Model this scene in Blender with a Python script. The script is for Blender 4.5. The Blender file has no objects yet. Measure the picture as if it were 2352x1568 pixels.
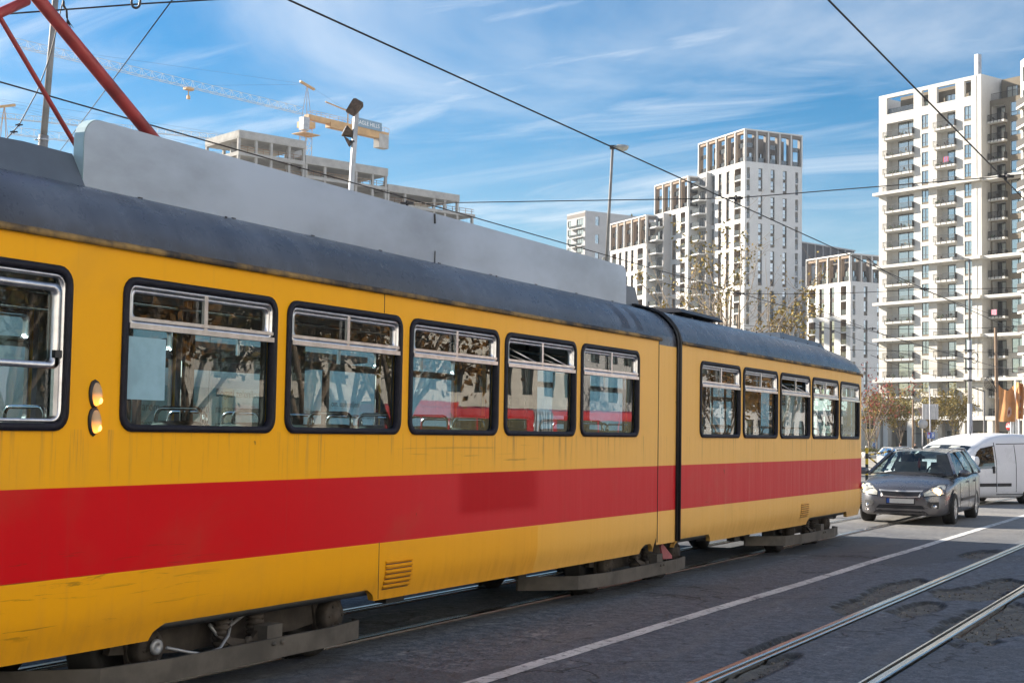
import bpy, math, random
from mathutils import Vector, Matrix, noise
S = bpy.context.scene
COL = S.collection
R = math.radians
rnd = random.Random(7)

# ---------------------------------------------------------------- camera
CAM_H = 1.65
F_PX = 3267.0                      # focal length in pixels of a 2352 px wide picture
RT = Vector((0.88475165, 0.46577179, 0.0164667))
UP = Vector((0.0147091, -0.06321954, 0.99789124))
FW = Vector((-0.46583061, 0.88264372, 0.06278468))
cam_d = bpy.data.cameras.new("camera")
cam = bpy.data.objects.new("camera", cam_d)
COL.objects.link(cam)
cam_d.sensor_width = 36.0
cam_d.lens = 36.0 * F_PX / 2352.0
cam_d.clip_start = 0.1
cam_d.clip_end = 6000.0
cam.matrix_world = Matrix(((RT.x, UP.x, -FW.x, 0), (RT.y, UP.y, -FW.y, 0), (RT.z, UP.z, -FW.z, CAM_H), (0, 0, 0, 1)))
S.camera = cam

# ---------------------------------------------------------------- light
SUN_EL, SUN_AZ = R(24), math.atan2(-1.0, 0.0)       # azimuth measured from +Y towards +X
sun_dir = Vector((math.sin(SUN_AZ) * math.cos(SUN_EL), math.cos(SUN_AZ) * math.cos(SUN_EL), math.sin(SUN_EL)))
sun_d = bpy.data.lights.new("sun", 'SUN')
sun_d.energy = 5.0
sun_d.angle = R(0.5)
sun_d.color = (1.0, 0.91, 0.78)
sun = bpy.data.objects.new("sun", sun_d)
COL.objects.link(sun)
sun.rotation_euler = sun_dir.to_track_quat('Z', 'Y').to_euler()
S.view_settings.view_transform = 'Standard'
S.view_settings.look = 'None'
S.view_settings.exposure = 1.55
S.view_settings.gamma = 1.0
S.cycles.max_bounces = 8
S.cycles.transparent_max_bounces = 24
S.cycles.caustics_reflective = False
S.cycles.caustics_refractive = False
S.cycles.use_denoising = True

W = bpy.data.worlds.new("World")
S.world = W
W.use_nodes = True
nt = W.node_tree
nt.nodes.clear()
def wn(t, **k):
    n = nt.nodes.new(t)
    for a, b in k.items():
        setattr(n, a, b)
    return n
sky = wn('ShaderNodeTexSky', sky_type='NISHITA', sun_disc=False)
sky.sun_elevation = SUN_EL
sky.sun_rotation = SUN_AZ
sky.air_density = 1.0
sky.dust_density = 0.6
sky.ozone_density = 2.0
hsv = wn('ShaderNodeHueSaturation')
hsv.inputs['Saturation'].default_value = 1.85
hsv.inputs['Value'].default_value = 0.84
hsv.inputs['Hue'].default_value = 0.500
nt.links.new(sky.outputs[0], hsv.inputs['Color'])
tc = wn('ShaderNodeTexCoord')
sep = wn('ShaderNodeSeparateXYZ')
nt.links.new(tc.outputs['Generated'], sep.inputs[0])
zz = wn('ShaderNodeMath', operation='ADD')
nt.links.new(sep.outputs[2], zz.inputs[0])
zz.inputs[1].default_value = 0.16
zm = wn('ShaderNodeMath', operation='MAXIMUM')
nt.links.new(zz.outputs[0], zm.inputs[0])
zm.inputs[1].default_value = 0.05
vd = wn('ShaderNodeVectorMath', operation='DIVIDE')
cmb = wn('ShaderNodeCombineXYZ')
for k in range(3):
    nt.links.new(zm.outputs[0], cmb.inputs[k])
nt.links.new(tc.outputs['Generated'], vd.inputs[0])
nt.links.new(cmb.outputs[0], vd.inputs[1])
def cloud(rot, sc, nscale, lo, hi, seed, detail=9.0, dist=0.8):
    mp = wn('ShaderNodeMapping')
    mp.inputs['Rotation'].default_value = (0, 0, R(rot))
    mp.inputs['Scale'].default_value = sc
    mp.inputs['Location'].default_value = (seed, seed * 0.7, 0)
    nt.links.new(vd.outputs[0], mp.inputs[0])
    n = wn('ShaderNodeTexNoise')
    n.inputs['Scale'].default_value = nscale
    n.inputs['Detail'].default_value = detail
    n.inputs['Roughness'].default_value = 0.58
    n.inputs['Distortion'].default_value = dist
    nt.links.new(mp.outputs[0], n.inputs['Vector'])
    mr = wn('ShaderNodeMapRange', interpolation_type='SMOOTHSTEP')
    mr.inputs['From Min'].default_value = lo
    mr.inputs['From Max'].default_value = hi
    nt.links.new(n.outputs['Fac'], mr.inputs['Value'])
    return mr.outputs[0]
c1 = cloud(28, (0.7, 1.15, 1), 0.85, 0.47, 0.82, 3.1, 7.0, 0.5)
c2 = cloud(62, (0.75, 2.9, 1), 1.25, 0.44, 0.80, 9.4, 9, 0.9)
mx = wn('ShaderNodeMath', operation='MAXIMUM')
nt.links.new(c1, mx.inputs[0])
nt.links.new(c2, mx.inputs[1])
hz = wn('ShaderNodeMapRange')
hz.inputs['From Min'].default_value = 0.0
hz.inputs['From Max'].default_value = 0.25
hz.inputs['To Min'].default_value = 0.28
hz.inputs['To Max'].default_value = 0.0
nt.links.new(sep.outputs[2], hz.inputs['Value'])
ad = wn('ShaderNodeMath', operation='MULTIPLY_ADD')
ad.use_clamp = True
nt.links.new(mx.outputs[0], ad.inputs[0])
ad.inputs[1].default_value = 0.80
nt.links.new(hz.outputs[0], ad.inputs[2])
cm = wn('ShaderNodeMix', data_type='RGBA')
nt.links.new(ad.outputs[0], cm.inputs['Factor'])
nt.links.new(hsv.outputs[0], cm.inputs['A'])
cm.inputs['B'].default_value = (6.3, 6.8, 7.3, 1)
# unseen bright cloud bank, added behind the camera to light the tram's shaded side
bk = wn('ShaderNodeMapRange', interpolation_type='SMOOTHSTEP')
bk.inputs['From Min'].default_value = 0.15
bk.inputs['From Max'].default_value = 0.75
nt.links.new(sep.outputs[0], bk.inputs['Value'])
c3 = cloud(10, (1, 1, 1), 0.8, 0.30, 0.62, 5.5, 6)
bm = wn('ShaderNodeMath', operation='MULTIPLY')
nt.links.new(bk.outputs[0], bm.inputs[0])
nt.links.new(c3, bm.inputs[1])
cm2 = wn('ShaderNodeMix', data_type='RGBA')
nt.links.new(bm.outputs[0], cm2.inputs['Factor'])
nt.links.new(cm.outputs['Result'], cm2.inputs['A'])
cm2.inputs['B'].default_value = (11.8, 12.3, 13.6, 1)
bg = wn('ShaderNodeBackground')
bg.inputs['Strength'].default_value = 0.052
out = wn('ShaderNodeOutputWorld')
nt.links.new(cm2.outputs['Result'], bg.inputs['Color'])
nt.links.new(bg.outputs[0], out.inputs[0])

# ---------------------------------------------------------------- helpers
def ray(px, py):
    """direction through a point of the photograph (2352 px wide), unit depth along the view axis"""
    return FW + RT * ((px - 1176.0) / F_PX) - UP * ((py - 784.0) / F_PX)
EYE = Vector((0, 0, CAM_H))
def at(px, py, depth):
    return EYE + ray(px, py) * depth
def on_x(px, py, X):
    d = ray(px, py)
    return EYE + d * (X / d.x)
def on_z(px, py, Z):
    d = ray(px, py)
    return EYE + d * ((Z - CAM_H) / d.z)
def sstep(a, b, x):
    t = min(1.0, max(0.0, (x - a) / (b - a)))
    return t * t * (3 - 2 * t)
def gz(y):
    """height of the ground: level street, the square beyond lies a little lower"""
    return -0.6 * sstep(38.0, 110.0, y)

class MB:
    def __init__(s):
        s.v = []; s.f = []; s.m = []; s.sm = []
    def add(s, vs, fs, mi=0, sm=False):
        o = len(s.v)
        s.v.extend([tuple(p) for p in vs])
        for f in fs:
            s.f.append(tuple(o + i for i in f)); s.m.append(mi); s.sm.append(sm)
    def quad(s, a, b, c, d, mi=0):
        s.add([a, b, c, d], [(0, 1, 2, 3)], mi)
    def box(s, x0, x1, y0, y1, z0, z1, mi=0):
        s.add([(x0, y0, z0), (x1, y0, z0), (x1, y1, z0), (x0, y1, z0), (x0, y0, z1), (x1, y0, z1), (x1, y1, z1), (x0, y1, z1)],
              [(0, 3, 2, 1), (4, 5, 6, 7), (0, 1, 5, 4), (1, 2, 6, 5), (2, 3, 7, 6), (3, 0, 4, 7)], mi)
    def obox(s, c, a, b, d, mi=0):
        c, a, b, d = Vector(c), Vector(a), Vector(b), Vector(d)
        vs = [c - a - b - d, c + a - b - d, c + a + b - d, c - a + b - d, c - a - b + d, c + a - b + d, c + a + b + d, c - a + b + d]
        s.add(vs, [(0, 3, 2, 1), (4, 5, 6, 7), (0, 1, 5, 4), (1, 2, 6, 5), (2, 3, 7, 6), (3, 0, 4, 7)], mi)
    def beam(s, p, q, w, h, mi=0, up=(0, 0, 1)):
        p, q = Vector(p), Vector(q)
        d = q - p
        u = Vector(up)
        sd = d.cross(u)
        if sd.length < 1e-6:
            sd = d.cross(Vector((1, 0, 0)))
        sd.normalize()
        u = sd.cross(d).normalized()
        s.obox((p + q) / 2, d / 2, sd * (w / 2), u * (h / 2), mi)
    def tube(s, pts, r, n=8, mi=0, cap=True, sm=True):
        pts = [Vector(p) for p in pts]
        rs = r if isinstance(r, (list, tuple)) else [r] * len(pts)
        vs, fs = [], []
        prev = None
        for i, p in enumerate(pts):
            t = (pts[min(i + 1, len(pts) - 1)] - pts[max(i - 1, 0)]).normalized()
            if prev is None:
                a = t.cross(Vector((0, 0, 1)))
                if a.length < 1e-3:
                    a = t.cross(Vector((1, 0, 0)))
            else:
                a = prev - t * prev.dot(t)
            a.normalize()
            prev = a
            b = t.cross(a)
            for k in range(n):
                w = 2 * math.pi * k / n
                vs.append(p + (a * math.cos(w) + b * math.sin(w)) * rs[i])
        for i in range(len(pts) - 1):
            for k in range(n):
                k2 = (k + 1) % n
                fs.append((i * n + k, i * n + k2, (i + 1) * n + k2, (i + 1) * n + k))
        s.add(vs, fs, mi, sm)
        if cap:
            o = len(s.v) - len(vs)
            s.f.append(tuple(o + k for k in range(n))[::-1]); s.m.append(mi); s.sm.append(False)
            s.f.append(tuple(o + (len(pts) - 1) * n + k for k in range(n))); s.m.append(mi); s.sm.append(False)
    def lathe(s, prof, c, ax=(0, 0, 1), n=24, mi=0, sm=True, ref=None):
        c, ax = Vector(c), Vector(ax).normalized()
        a = Vector(ref) if ref else ax.cross(Vector((0, 0, 1)))
        if a.length < 1e-3:
            a = Vector((1, 0, 0))
        a.normalize()
        b = ax.cross(a)
        vs, fs = [], []
        for (r, h) in prof:
            for k in range(n):
                w = 2 * math.pi * k / n
                vs.append(c + ax * h + (a * math.cos(w) + b * math.sin(w)) * r)
        for i in range(len(prof) - 1):
            for k in range(n):
                k2 = (k + 1) % n
                fs.append((i * n + k, i * n + k2, (i + 1) * n + k2, (i + 1) * n + k))
        s.add(vs, fs, mi, sm)
    def prism(s, pts, off, mi=0, sm=False):
        """closed polygon of 3-D points pushed along the vector off"""
        n = len(pts)
        off = Vector(off)
        a = [Vector(p) for p in pts]
        b = [p + off for p in a]
        fs = [tuple(range(n))[::-1], tuple(range(n, 2 * n))]
        fs += [(i, (i + 1) % n, n + (i + 1) % n, n + i) for i in range(n)]
        s.add(a + b, fs, mi, sm)
    def grid(s, fn, us, vs_, mi=0, sm=True, skip=None, flip=False):
        P = [fn(u, v) for u in us for v in vs_]
        m = len(vs_)
        fs = []
        for i in range(len(us) - 1):
            for j in range(m - 1):
                if skip and skip(i, j):
                    continue
                q = (i * m + j, (i + 1) * m + j, (i + 1) * m + j + 1, i * m + j + 1)
                fs.append(q[::-1] if flip else q)
        s.add(P, fs, mi, sm)
    def mesh(s, name, mats):
        me = bpy.data.meshes.new(name)
        me.from_pydata(s.v, [], s.f)
        for mt in (mats if isinstance(mats, (list, tuple)) else [mats]):
            me.materials.append(mt)
        me.polygons.foreach_set('material_index', s.m)
        me.polygons.foreach_set('use_smooth', s.sm)
        me.update()
        return me
    def build(s, name, mats, parent=None, loc=(0, 0, 0), rz=0.0):
        o = bpy.data.objects.new(name, s.mesh(name, mats))
        COL.objects.link(o)
        o.location = loc
        o.rotation_euler = (0, 0, rz)
        if parent:
            o.parent = parent
        return o

def inst(name, me, parent=None, loc=(0, 0, 0), rz=0.0):
    o = bpy.data.objects.new(name, me)
    COL.objects.link(o)
    o.location = loc
    o.rotation_euler = (0, 0, rz)
    if parent:
        o.parent = parent
    return o
def tag(o, label=None, cat=None, group=None, kind=None):
    if label: o['label'] = label
    if cat: o['category'] = cat
    if group: o['group'] = group
    if kind: o['kind'] = kind
    return o
def thing(name, label, cat, loc=(0, 0, 0), rz=0.0, group=None):
    o = bpy.data.objects.new(name, None)
    COL.objects.link(o)
    o.location = loc
    o.rotation_euler = (0, 0, rz)
    o.empty_display_size = 0.2
    return tag(o, label, cat, group)
def copy_tree(o, parent=None):
    c = o.copy()
    COL.objects.link(c)
    c.parent = parent
    for ch in list(o.children):
        copy_tree(ch, c)
    return c
def text_mesh(body, size, align='CENTER'):
    cu = bpy.data.curves.new('text', 'FONT')
    cu.body = body
    cu.size = size
    cu.align_x = align
    cu.align_y = 'CENTER'
    o = bpy.data.objects.new('text', cu)
    COL.objects.link(o)
    dg = bpy.context.evaluated_depsgraph_get()
    me = bpy.data.meshes.new_from_object(o.evaluated_get(dg))
    vs = [v.co.copy() for v in me.vertices]
    fs = [tuple(p.vertices) for p in me.polygons]
    bpy.data.objects.remove(o)
    bpy.data.meshes.remove(me)
    return vs, fs
def put_text(mb, body, size, o, u, v, mi=0, align='CENTER'):
    vs, fs = text_mesh(body, size, align)
    o, u, v = Vector(o), Vector(u), Vector(v)
    mb.add([o + u * p.x + v * p.y for p in vs], fs, mi)

# ---------------------------------------------------------------- materials
class NT:
    def __init__(s, name):
        s.mat = bpy.data.materials.new(name)
        s.mat.use_nodes = True
        s.t = s.mat.node_tree
        s.b = s.t.nodes['Principled BSDF']
        s.out = s.t.nodes['Material Output']
    def n(s, t, **k):
        x = s.t.nodes.new(t)
        for a, b in k.items():
            setattr(x, a, b)
        return x
    def l(s, a, b):
        s.t.links.new(a, b)
    def coord(s, kind='Object', scale=(1, 1, 1), rot=(0, 0, 0), loc=(0, 0, 0)):
        c = s.n('ShaderNodeTexCoord')
        m = s.n('ShaderNodeMapping')
        m.inputs['Scale'].default_value = scale
        m.inputs['Rotation'].default_value = rot
        m.inputs['Location'].default_value = loc
        s.l(c.outputs[kind], m.inputs[0])
        return m.outputs[0]
    def noise(s, vec, scale, detail=6, rough=0.6, dist=0.0):
        x = s.n('ShaderNodeTexNoise')
        x.inputs['Scale'].default_value = scale
        x.inputs['Detail'].default_value = detail
        x.inputs['Roughness'].default_value = rough
        x.inputs['Distortion'].default_value = dist
        if vec is not None:
            s.l(vec, x.inputs['Vector'])
        return x.outputs['Fac']
    def ramp(s, f, lo, hi, a=0.0, b=1.0, smooth=True):
        x = s.n('ShaderNodeMapRange')
        if smooth:
            x.interpolation_type = 'SMOOTHSTEP'
        x.inputs['From Min'].default_value = lo
        x.inputs['From Max'].default_value = hi
        x.inputs['To Min'].default_value = a
        x.inputs['To Max'].default_value = b
        s.l(f, x.inputs['Value'])
        return x.outputs[0]
    def mix(s, f, a, b, mode='MIX'):
        x = s.n('ShaderNodeMix', data_type='RGBA', blend_type=mode)
        for k, q in (('Factor', f), ('A', a), ('B', b)):
            i = x.inputs[k]
            if isinstance(q, (int, float)):
                i.default_value = q
            elif isinstance(q, tuple):
                i.default_value = q + (1.0,) if len(q) == 3 else q
            else:
                s.l(q, i)
        return x.outputs['Result']
    def math(s, op, a, b=0.0):
        x = s.n('ShaderNodeMath', operation=op)
        for i, q in ((0, a), (1, b)):
            if isinstance(q, (int, float)):
                x.inputs[i].default_value = q
            else:
                s.l(q, x.inputs[i])
        return x.outputs[0]
    def bump(s, h, strength=0.3, dist=0.02):
        x = s.n('ShaderNodeBump')
        x.inputs['Strength'].default_value = strength
        x.inputs['Distance'].default_value = dist
        s.l(h, x.inputs['Height'])
        s.l(x.outputs[0], s.b.inputs['Normal'])
    def set(s, **k):
        for a, q in k.items():
            i = s.b.inputs[a.replace('_', ' ')]
            if isinstance(q, (int, float)):
                i.default_value = q
            elif isinstance(q, tuple):
                i.default_value = q + (1.0,) if len(q) == 3 else q
            else:
                s.l(q, i)

def simple(name, col, rough=0.6, metal=0.0, var=0.18, scale=4.0, bump=0.0, stretch=(1, 1, 1), spec=None):
    m = NT(name)
    v = m.coord('Object', stretch)
    f = m.noise(v, scale, 7, 0.62)
    dark = tuple(c * (1 - var) for c in col)
    lite = tuple(min(1, c * (1 + var)) for c in col)
    m.set(Base_Color=m.mix(m.ramp(f, 0.3, 0.7), dark, lite), Roughness=rough, Metallic=metal)
    if spec is not None:
        m.set(Specular_IOR_Level=spec)
    if bump:
        m.bump(f, bump, 0.02)
    return m.mat
def glass_mat(name, tint=(0.82, 0.9, 0.9), ior=1.52, dirt=0.0, boost=1.0):
    """thin pane: sees through, reflects by fresnel"""
    m = NT(name)
    m.t.nodes.remove(m.b)
    tr = m.n('ShaderNodeBsdfTransparent')
    tr.inputs[0].default_value = tint + (1,)
    gl = m.n('ShaderNodeBsdfGlossy')
    gl.inputs['Roughness'].default_value = 0.0
    v = m.coord('Object', (1, 1, 1))
    nz = m.noise(v, 1.3, 2, 0.5)
    bp = m.n('ShaderNodeBump')
    bp.inputs['Strength'].default_value = 0.025
    bp.inputs['Distance'].default_value = 0.03
    m.l(nz, bp.inputs['Height'])
    m.l(bp.outputs[0], gl.inputs['Normal'])
    fr = m.n('ShaderNodeFresnel')
    fr.inputs['IOR'].default_value = ior
    k = m.math('MINIMUM', m.math('MULTIPLY', fr.outputs[0], boost), 1.0)
    mx = m.n('ShaderNodeMixShader')
    m.l(k, mx.inputs[0])
    m.l(tr.outputs[0], mx.inputs[1])
    m.l(gl.outputs[0], mx.inputs[2])
    last = mx.outputs[0]
    if dirt:
        df = m.n('ShaderNodeBsdfDiffuse')
        df.inputs[0].default_value = (0.5, 0.48, 0.44, 1)
        d = m.ramp(m.noise(m.coord('Object', (3, 3, 0.5)), 3.0, 8, 0.7), 0.35, 0.8, 0.0, dirt)
        m2 = m.n('ShaderNodeMixShader')
        m.l(d, m2.inputs[0]); m.l(last, m2.inputs[1]); m.l(df.outputs[0], m2.inputs[2])
        last = m2.outputs[0]
    m.l(last, m.out.inputs[0])
    return m.mat
def far_glass(name, base, k=0.55, rough=0.04):
    """a window pane of a building far away: dark room or pale curtain behind reflecting glass"""
    m = NT(name)
    oi = m.n('ShaderNodeObjectInfo')
    r = oi.outputs['Random']
    c = m.coord('Object', (1, 1, 1))
    col = m.mix(m.ramp(r, 0.0, 1.0), tuple(b * 0.55 for b in base), tuple(min(1, b * 1.5) for b in base))
    st = m.noise(m.coord('Object', (6, 6, 0.2)), 2.0, 3, 0.5)
    col = m.mix(m.ramp(st, 0.35, 0.65), col, tuple(b * 0.6 for b in base))
    df = m.n('ShaderNodeBsdfDiffuse')
    m.l(col, df.inputs[0])
    gl = m.n('ShaderNodeBsdfGlossy')
    gl.inputs['Roughness'].default_value = rough
    gl.inputs['Color'].default_value = (0.86, 0.95, 0.97, 1)
    nz = m.noise(c, 0.45, 2, 0.5)
    bp = m.n('ShaderNodeBump')
    bp.inputs['Strength'].default_value = 0.12
    bp.inputs['Distance'].default_value = 0.1
    m.l(nz, bp.inputs['Height'])
    m.l(bp.outputs[0], gl.inputs['Normal'])
    mx = m.n('ShaderNodeMixShader')
    mx.inputs[0].default_value = k
    m.l(df.outputs[0], mx.inputs[1]); m.l(gl.outputs[0], mx.inputs[2])
    m.t.nodes.remove(m.b)
    m.l(mx.outputs[0], m.out.inputs[0])
    return m.mat
def lit(name, col, strength):
    m = NT(name)
    m.set(Base_Color=col, Emission_Color=col, Emission_Strength=strength, Roughness=0.3)
    return m.mat

M = {}
M['black'] = simple('black_rubber', (0.012, 0.012, 0.015), 0.55, var=0.3)
M['seal'] = simple('window_rubber', (0.012, 0.012, 0.020), 0.5, var=0.3, scale=20, spec=0.15)
M['alu'] = simple('aluminium', (0.62, 0.62, 0.64), 0.28, 1.0, 0.15, 9.0)
M['chrome'] = simple('chrome', (0.75, 0.75, 0.76), 0.12, 1.0, 0.05)
M['dark_metal'] = simple('dark_steel', (0.05, 0.05, 0.055), 0.5, 0.6, 0.3)
M['steel'] = simple('galvanised_steel', (0.33, 0.34, 0.36), 0.5, 0.5, 0.2, 2.0)
M['grime'] = simple('brake_dust_steel', (0.045, 0.037, 0.031), 0.8, 0.1, 0.45, 5.0, 0.4)
M['grime_dark'] = simple('oily_steel', (0.013, 0.012, 0.011), 0.7, 0.2, 0.4, 6.0, 0.4)
M['fender'] = simple('fender_steel', (0.082, 0.073, 0.063), 0.75, 0.1, 0.35, 3.0, 0.2)
M['wire'] = simple('wire_copper', (0.022, 0.02, 0.02), 0.6, 0.3, 0.2)
M['white'] = simple('white_paint', (0.8, 0.8, 0.78), 0.5, 0, 0.04)
M['wood'] = simple('weathered_wood', (0.24, 0.15, 0.09), 0.85, 0, 0.3, 3.0, 0.3, (4, 4, 0.4))
M['concrete'] = simple('raw_concrete', (0.36, 0.35, 0.33), 0.9, 0, 0.16, 0.5, 0.1)
M['teal_seat'] = simple('seat_vinyl', (0.03, 0.06, 0.06), 0.35, 0, 0.25)
M['lining'] = simple('interior_lining', (0.10, 0.105, 0.105), 0.6, 0, 0.15)
M['interior_dark'] = simple('interior_dark', (0.03, 0.03, 0.03), 0.7, 0, 0.2)
M['glass'] = glass_mat('tram_glass', (0.62, 0.75, 0.77), 1.7, 0.05, 1.15)
M['glass_far'] = glass_mat('tram_far_glass', (0.72, 0.86, 0.86), 1.5)
M['car_glass'] = glass_mat('car_glass', (0.70, 0.80, 0.79), 1.5, 0.02)
M['tyre'] = simple('tyre_rubber', (0.02, 0.019, 0.018), 0.85, 0, 0.3, 30, 0.3)
# ================================================================ SETTING
def asphalt():
    m = NT('asphalt')
    v = m.coord('Object')
    grain = m.noise(v, 38.0, 5, 0.8)
    fine = m.noise(v, 9.0, 8, 0.7)
    big = m.noise(v, 0.45, 6, 0.62, 1.2)
    lane = m.noise(m.coord('Object', (1.3, 0.10, 1)), 1.6, 5, 0.6)
    col = m.mix(m.ramp(fine, 0.38, 0.62), (0.066, 0.079, 0.101), (0.168, 0.186, 0.214))
    col = m.mix(m.ramp(big, 0.5, 0.66, 0, 0.55), col, (0.088, 0.088, 0.092))
    col = m.mix(m.ramp(lane, 0.52, 0.75, 0, 0.5), col, (0.21, 0.20, 0.188))
    col = m.mix(m.ramp(grain, 0.53, 0.65, 0, 0.7), col, (0.30, 0.30, 0.30))
    col = m.mix(m.ramp(grain, 0.36, 0.47, 0.75, 0.0), col, (0.035, 0.035, 0.037))
    # pale worn scuffs
    sc = m.noise(m.coord('Object', (1.0, 0.35, 1), (0, 0, 0.4)), 1.1, 10, 0.72, 2.0)
    col = m.mix(m.math('MULTIPLY', m.ramp(sc, 0.57, 0.68, 0, 0.75), m.ramp(fine, 0.38, 0.6)), col, (0.34, 0.34, 0.34))
    # oil spots
    ol = m.noise(m.coord('Object', (1, 1, 1), loc=(5, 3, 0)), 3.2, 4, 0.6, 0.6)
    col = m.mix(m.ramp(ol, 0.62, 0.72, 0, 0.7), col, (0.03, 0.029, 0.03))
    pv_ = m.n('ShaderNodeTexVoronoi', feature='F1', distance='CHEBYCHEV')
    pv_.inputs['Scale'].default_value = 0.28
    m.l(m.coord('Object', (1.5, 0.5, 1), (0, 0, 0.03)), pv_.inputs['Vector'])
    col = m.mix(m.ramp(pv_.outputs['Color'], 0.62, 0.64, 0, 0.45), col, (0.072, 0.074, 0.08))
    sp3 = m.noise(m.coord('Object', (1.0, 0.6, 1), loc=(2, 9, 0)), 11.0, 3, 0.55, 0.3)
    col = m.mix(m.ramp(sp3, 0.66, 0.71, 0, 0.75), col, (0.022, 0.021, 0.022))
    sp4 = m.noise(m.coord('Object', (1.0, 0.5, 1), loc=(7, 1, 0)), 9.0, 6, 0.75, 0.3)
    col = m.mix(m.ramp(sp4, 0.64, 0.70, 0, 0.55), col, (0.36, 0.36, 0.36))
    # cracks
    vo = m.n('ShaderNodeTexVoronoi', feature='DISTANCE_TO_EDGE')
    vo.inputs['Scale'].default_value = 0.55
    wp = m.n('ShaderNodeVectorMath', operation='ADD')
    nz = m.n('ShaderNodeTexNoise')
    nz.inputs['Scale'].default_value = 2.2
    nz.inputs['Detail'].default_value = 7
    m.l(v, nz.inputs['Vector'])
    ms = m.n('ShaderNodeVectorMath', operation='SCALE')
    ms.inputs['Scale'].default_value = 0.9
    m.l(nz.outputs['Color'], ms.inputs[0])
    m.l(v, wp.inputs[0]); m.l(ms.outputs[0], wp.inputs[1])
    m.l(wp.outputs[0], vo.inputs['Vector'])
    crk = m.math('MULTIPLY', m.ramp(vo.outputs['Distance'], 0.003, 0.016, 1, 0), m.ramp(big, 0.46, 0.58, 0, 1))
    col = m.mix(m.math('MULTIPLY', crk, 0.6), col, (0.018, 0.017, 0.017))
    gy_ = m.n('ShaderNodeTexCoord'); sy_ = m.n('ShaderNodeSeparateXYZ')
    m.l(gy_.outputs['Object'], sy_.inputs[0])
    sunlit_pale = m.math('MULTIPLY', m.ramp(sy_.outputs[1], 21.0, 30.0, 0, 0.85), m.ramp(big, 0.35, 0.6, 1.0, 0.6))  # paler far road, its sunlit brightness partly put into the colour
    col = m.mix(sunlit_pale, col, m.mix(m.ramp(fine, 0.3, 0.7), (0.20, 0.19, 0.175), (0.36, 0.335, 0.30)))
    # broken edges full of grit
    at_ = m.n('ShaderNodeAttribute', attribute_name='rubble')
    rub = m.mix(m.ramp(fine, 0.3, 0.7), (0.070, 0.066, 0.060), (0.20, 0.188, 0.162))
    rub = m.mix(m.ramp(grain, 0.55, 0.7, 0, 0.6), rub, (0.33, 0.30, 0.25))
    col = m.mix(at_.outputs['Fac'], col, rub)
    ed = m.n('ShaderNodeAttribute', attribute_name='edge')
    col = m.mix(m.math('MULTIPLY', ed.outputs['Fac'], m.ramp(fine, 0.3, 0.6, 0.4, 0.9)), col, (0.020, 0.019, 0.019))  # dark rim at the pothole lips, shade put into the colour
    m.set(Base_Color=col, Roughness=m.ramp(fine, 0.3, 0.7, 0.62, 0.9), Specular_IOR_Level=0.35)
    h = m.math('ADD', m.math('MULTIPLY', grain, 0.5), m.math('ADD', m.math('MULTIPLY', fine, 0.6), m.math('MULTIPLY', crk, -0.6)))
    m.bump(h, 0.75, 0.02)
    return m.mat
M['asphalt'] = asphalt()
M['paving'] = simple('pale_paving', (0.30, 0.275, 0.235), 0.85, 0, 0.2, 0.8, 0.1)
M['soil'] = simple('dry_ground', (0.20, 0.17, 0.13), 0.95, 0, 0.3, 0.3, 0.2)
M['kerb'] = simple('kerb_stone', (0.34, 0.33, 0.31), 0.85, 0, 0.15, 3, 0.1)
def mark_mat():
    m = NT('worn_road_paint')
    v = m.coord('Object')
    a = m.noise(v, 14.0, 8, 0.75)
    b = m.noise(m.coord('Object', (1, 0.5, 1)), 2.3, 6, 0.7)
    col = m.mix(m.ramp(b, 0.3, 0.7), (0.50, 0.50, 0.49), (0.72, 0.72, 0.70))
    c2_ = m.noise(m.coord('Object', (1, 0.6, 1)), 6.0, 5, 0.7)
    col = m.mix(m.ramp(a, 0.53, 0.62, 0, 0.9), col, (0.13, 0.13, 0.134))
    col = m.mix(m.ramp(c2_, 0.56, 0.64, 0, 0.85), col, (0.12, 0.12, 0.125))
    m.set(Base_Color=col, Roughness=0.75)
    m.bump(a, 0.4, 0.01)
    return m.mat
M['mark'] = mark_mat()

RAILS = (-7.33, -6.30, -3.33, -2.36)
def in_rail(x):
    for r in RAILS:
        if r - 0.075 < x < r + 0.075:
            return True
    return False
def rubble(x, y):
    e = 0.0
    for (cx, cy, rx, ry) in ((-3.54, 15.1, 0.26, 1.9), (-3.42, 11.2, 0.10, 0.8), (-2.74, 15.9, 0.45, 0.9), (-2.62, 17.0, 0.28, 1.0), (-3.0, 14.2, 0.22, 0.8),
                             (-2.08, 13.8, 0.36, 2.0), (-2.47, 13.3, 0.10, 1.2), (-3.17, 9.6, 0.09, 1.0), (-2.1, 18.5, 0.30, 1.6), (-3.0, 27.0, 0.7, 1.6),
                             (-3.6, 21.5, 0.25, 1.0)):
        d = math.hypot((x - cx) / rx, (y - cy) / ry)
        e = max(e, 1.2 - d)
    if e <= 0:
        return 0.0
    n = noise.fractal(Vector((x * 3.2, y * 0.8, 3.3)), 1.0, 2.0, 4)
    n += 0.35 * noise.noise(Vector((x * 9, y * 6, 7)))
    return sstep(0.19, 0.25, e * 0.75 + 0.30 * n)
def frange(a, b, st):
    n = max(1, int(round((b - a) / st)))
    return [a + (b - a) * i / n for i in range(n)]
xs = frange(-26, -9, 1.5) + frange(-9, -4.3, 0.3) + frange(-4.3, -1.3, 0.035) + frange(-1.3, 12, 0.6) + [12.0]
for r in RAILS:
    xs += [r - 0.0751, r + 0.0751]
xs = sorted(x for x in xs if not any(abs(x - r) < 0.0745 for r in RAILS))
ys = frange(-12, 7, 1.0) + frange(7, 20, 0.05) + frange(20, 30, 0.2) + frange(30, 140, 2.0) + [140.0]
rv = MB()
rub_a, lip_shade_a = [], []
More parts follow.
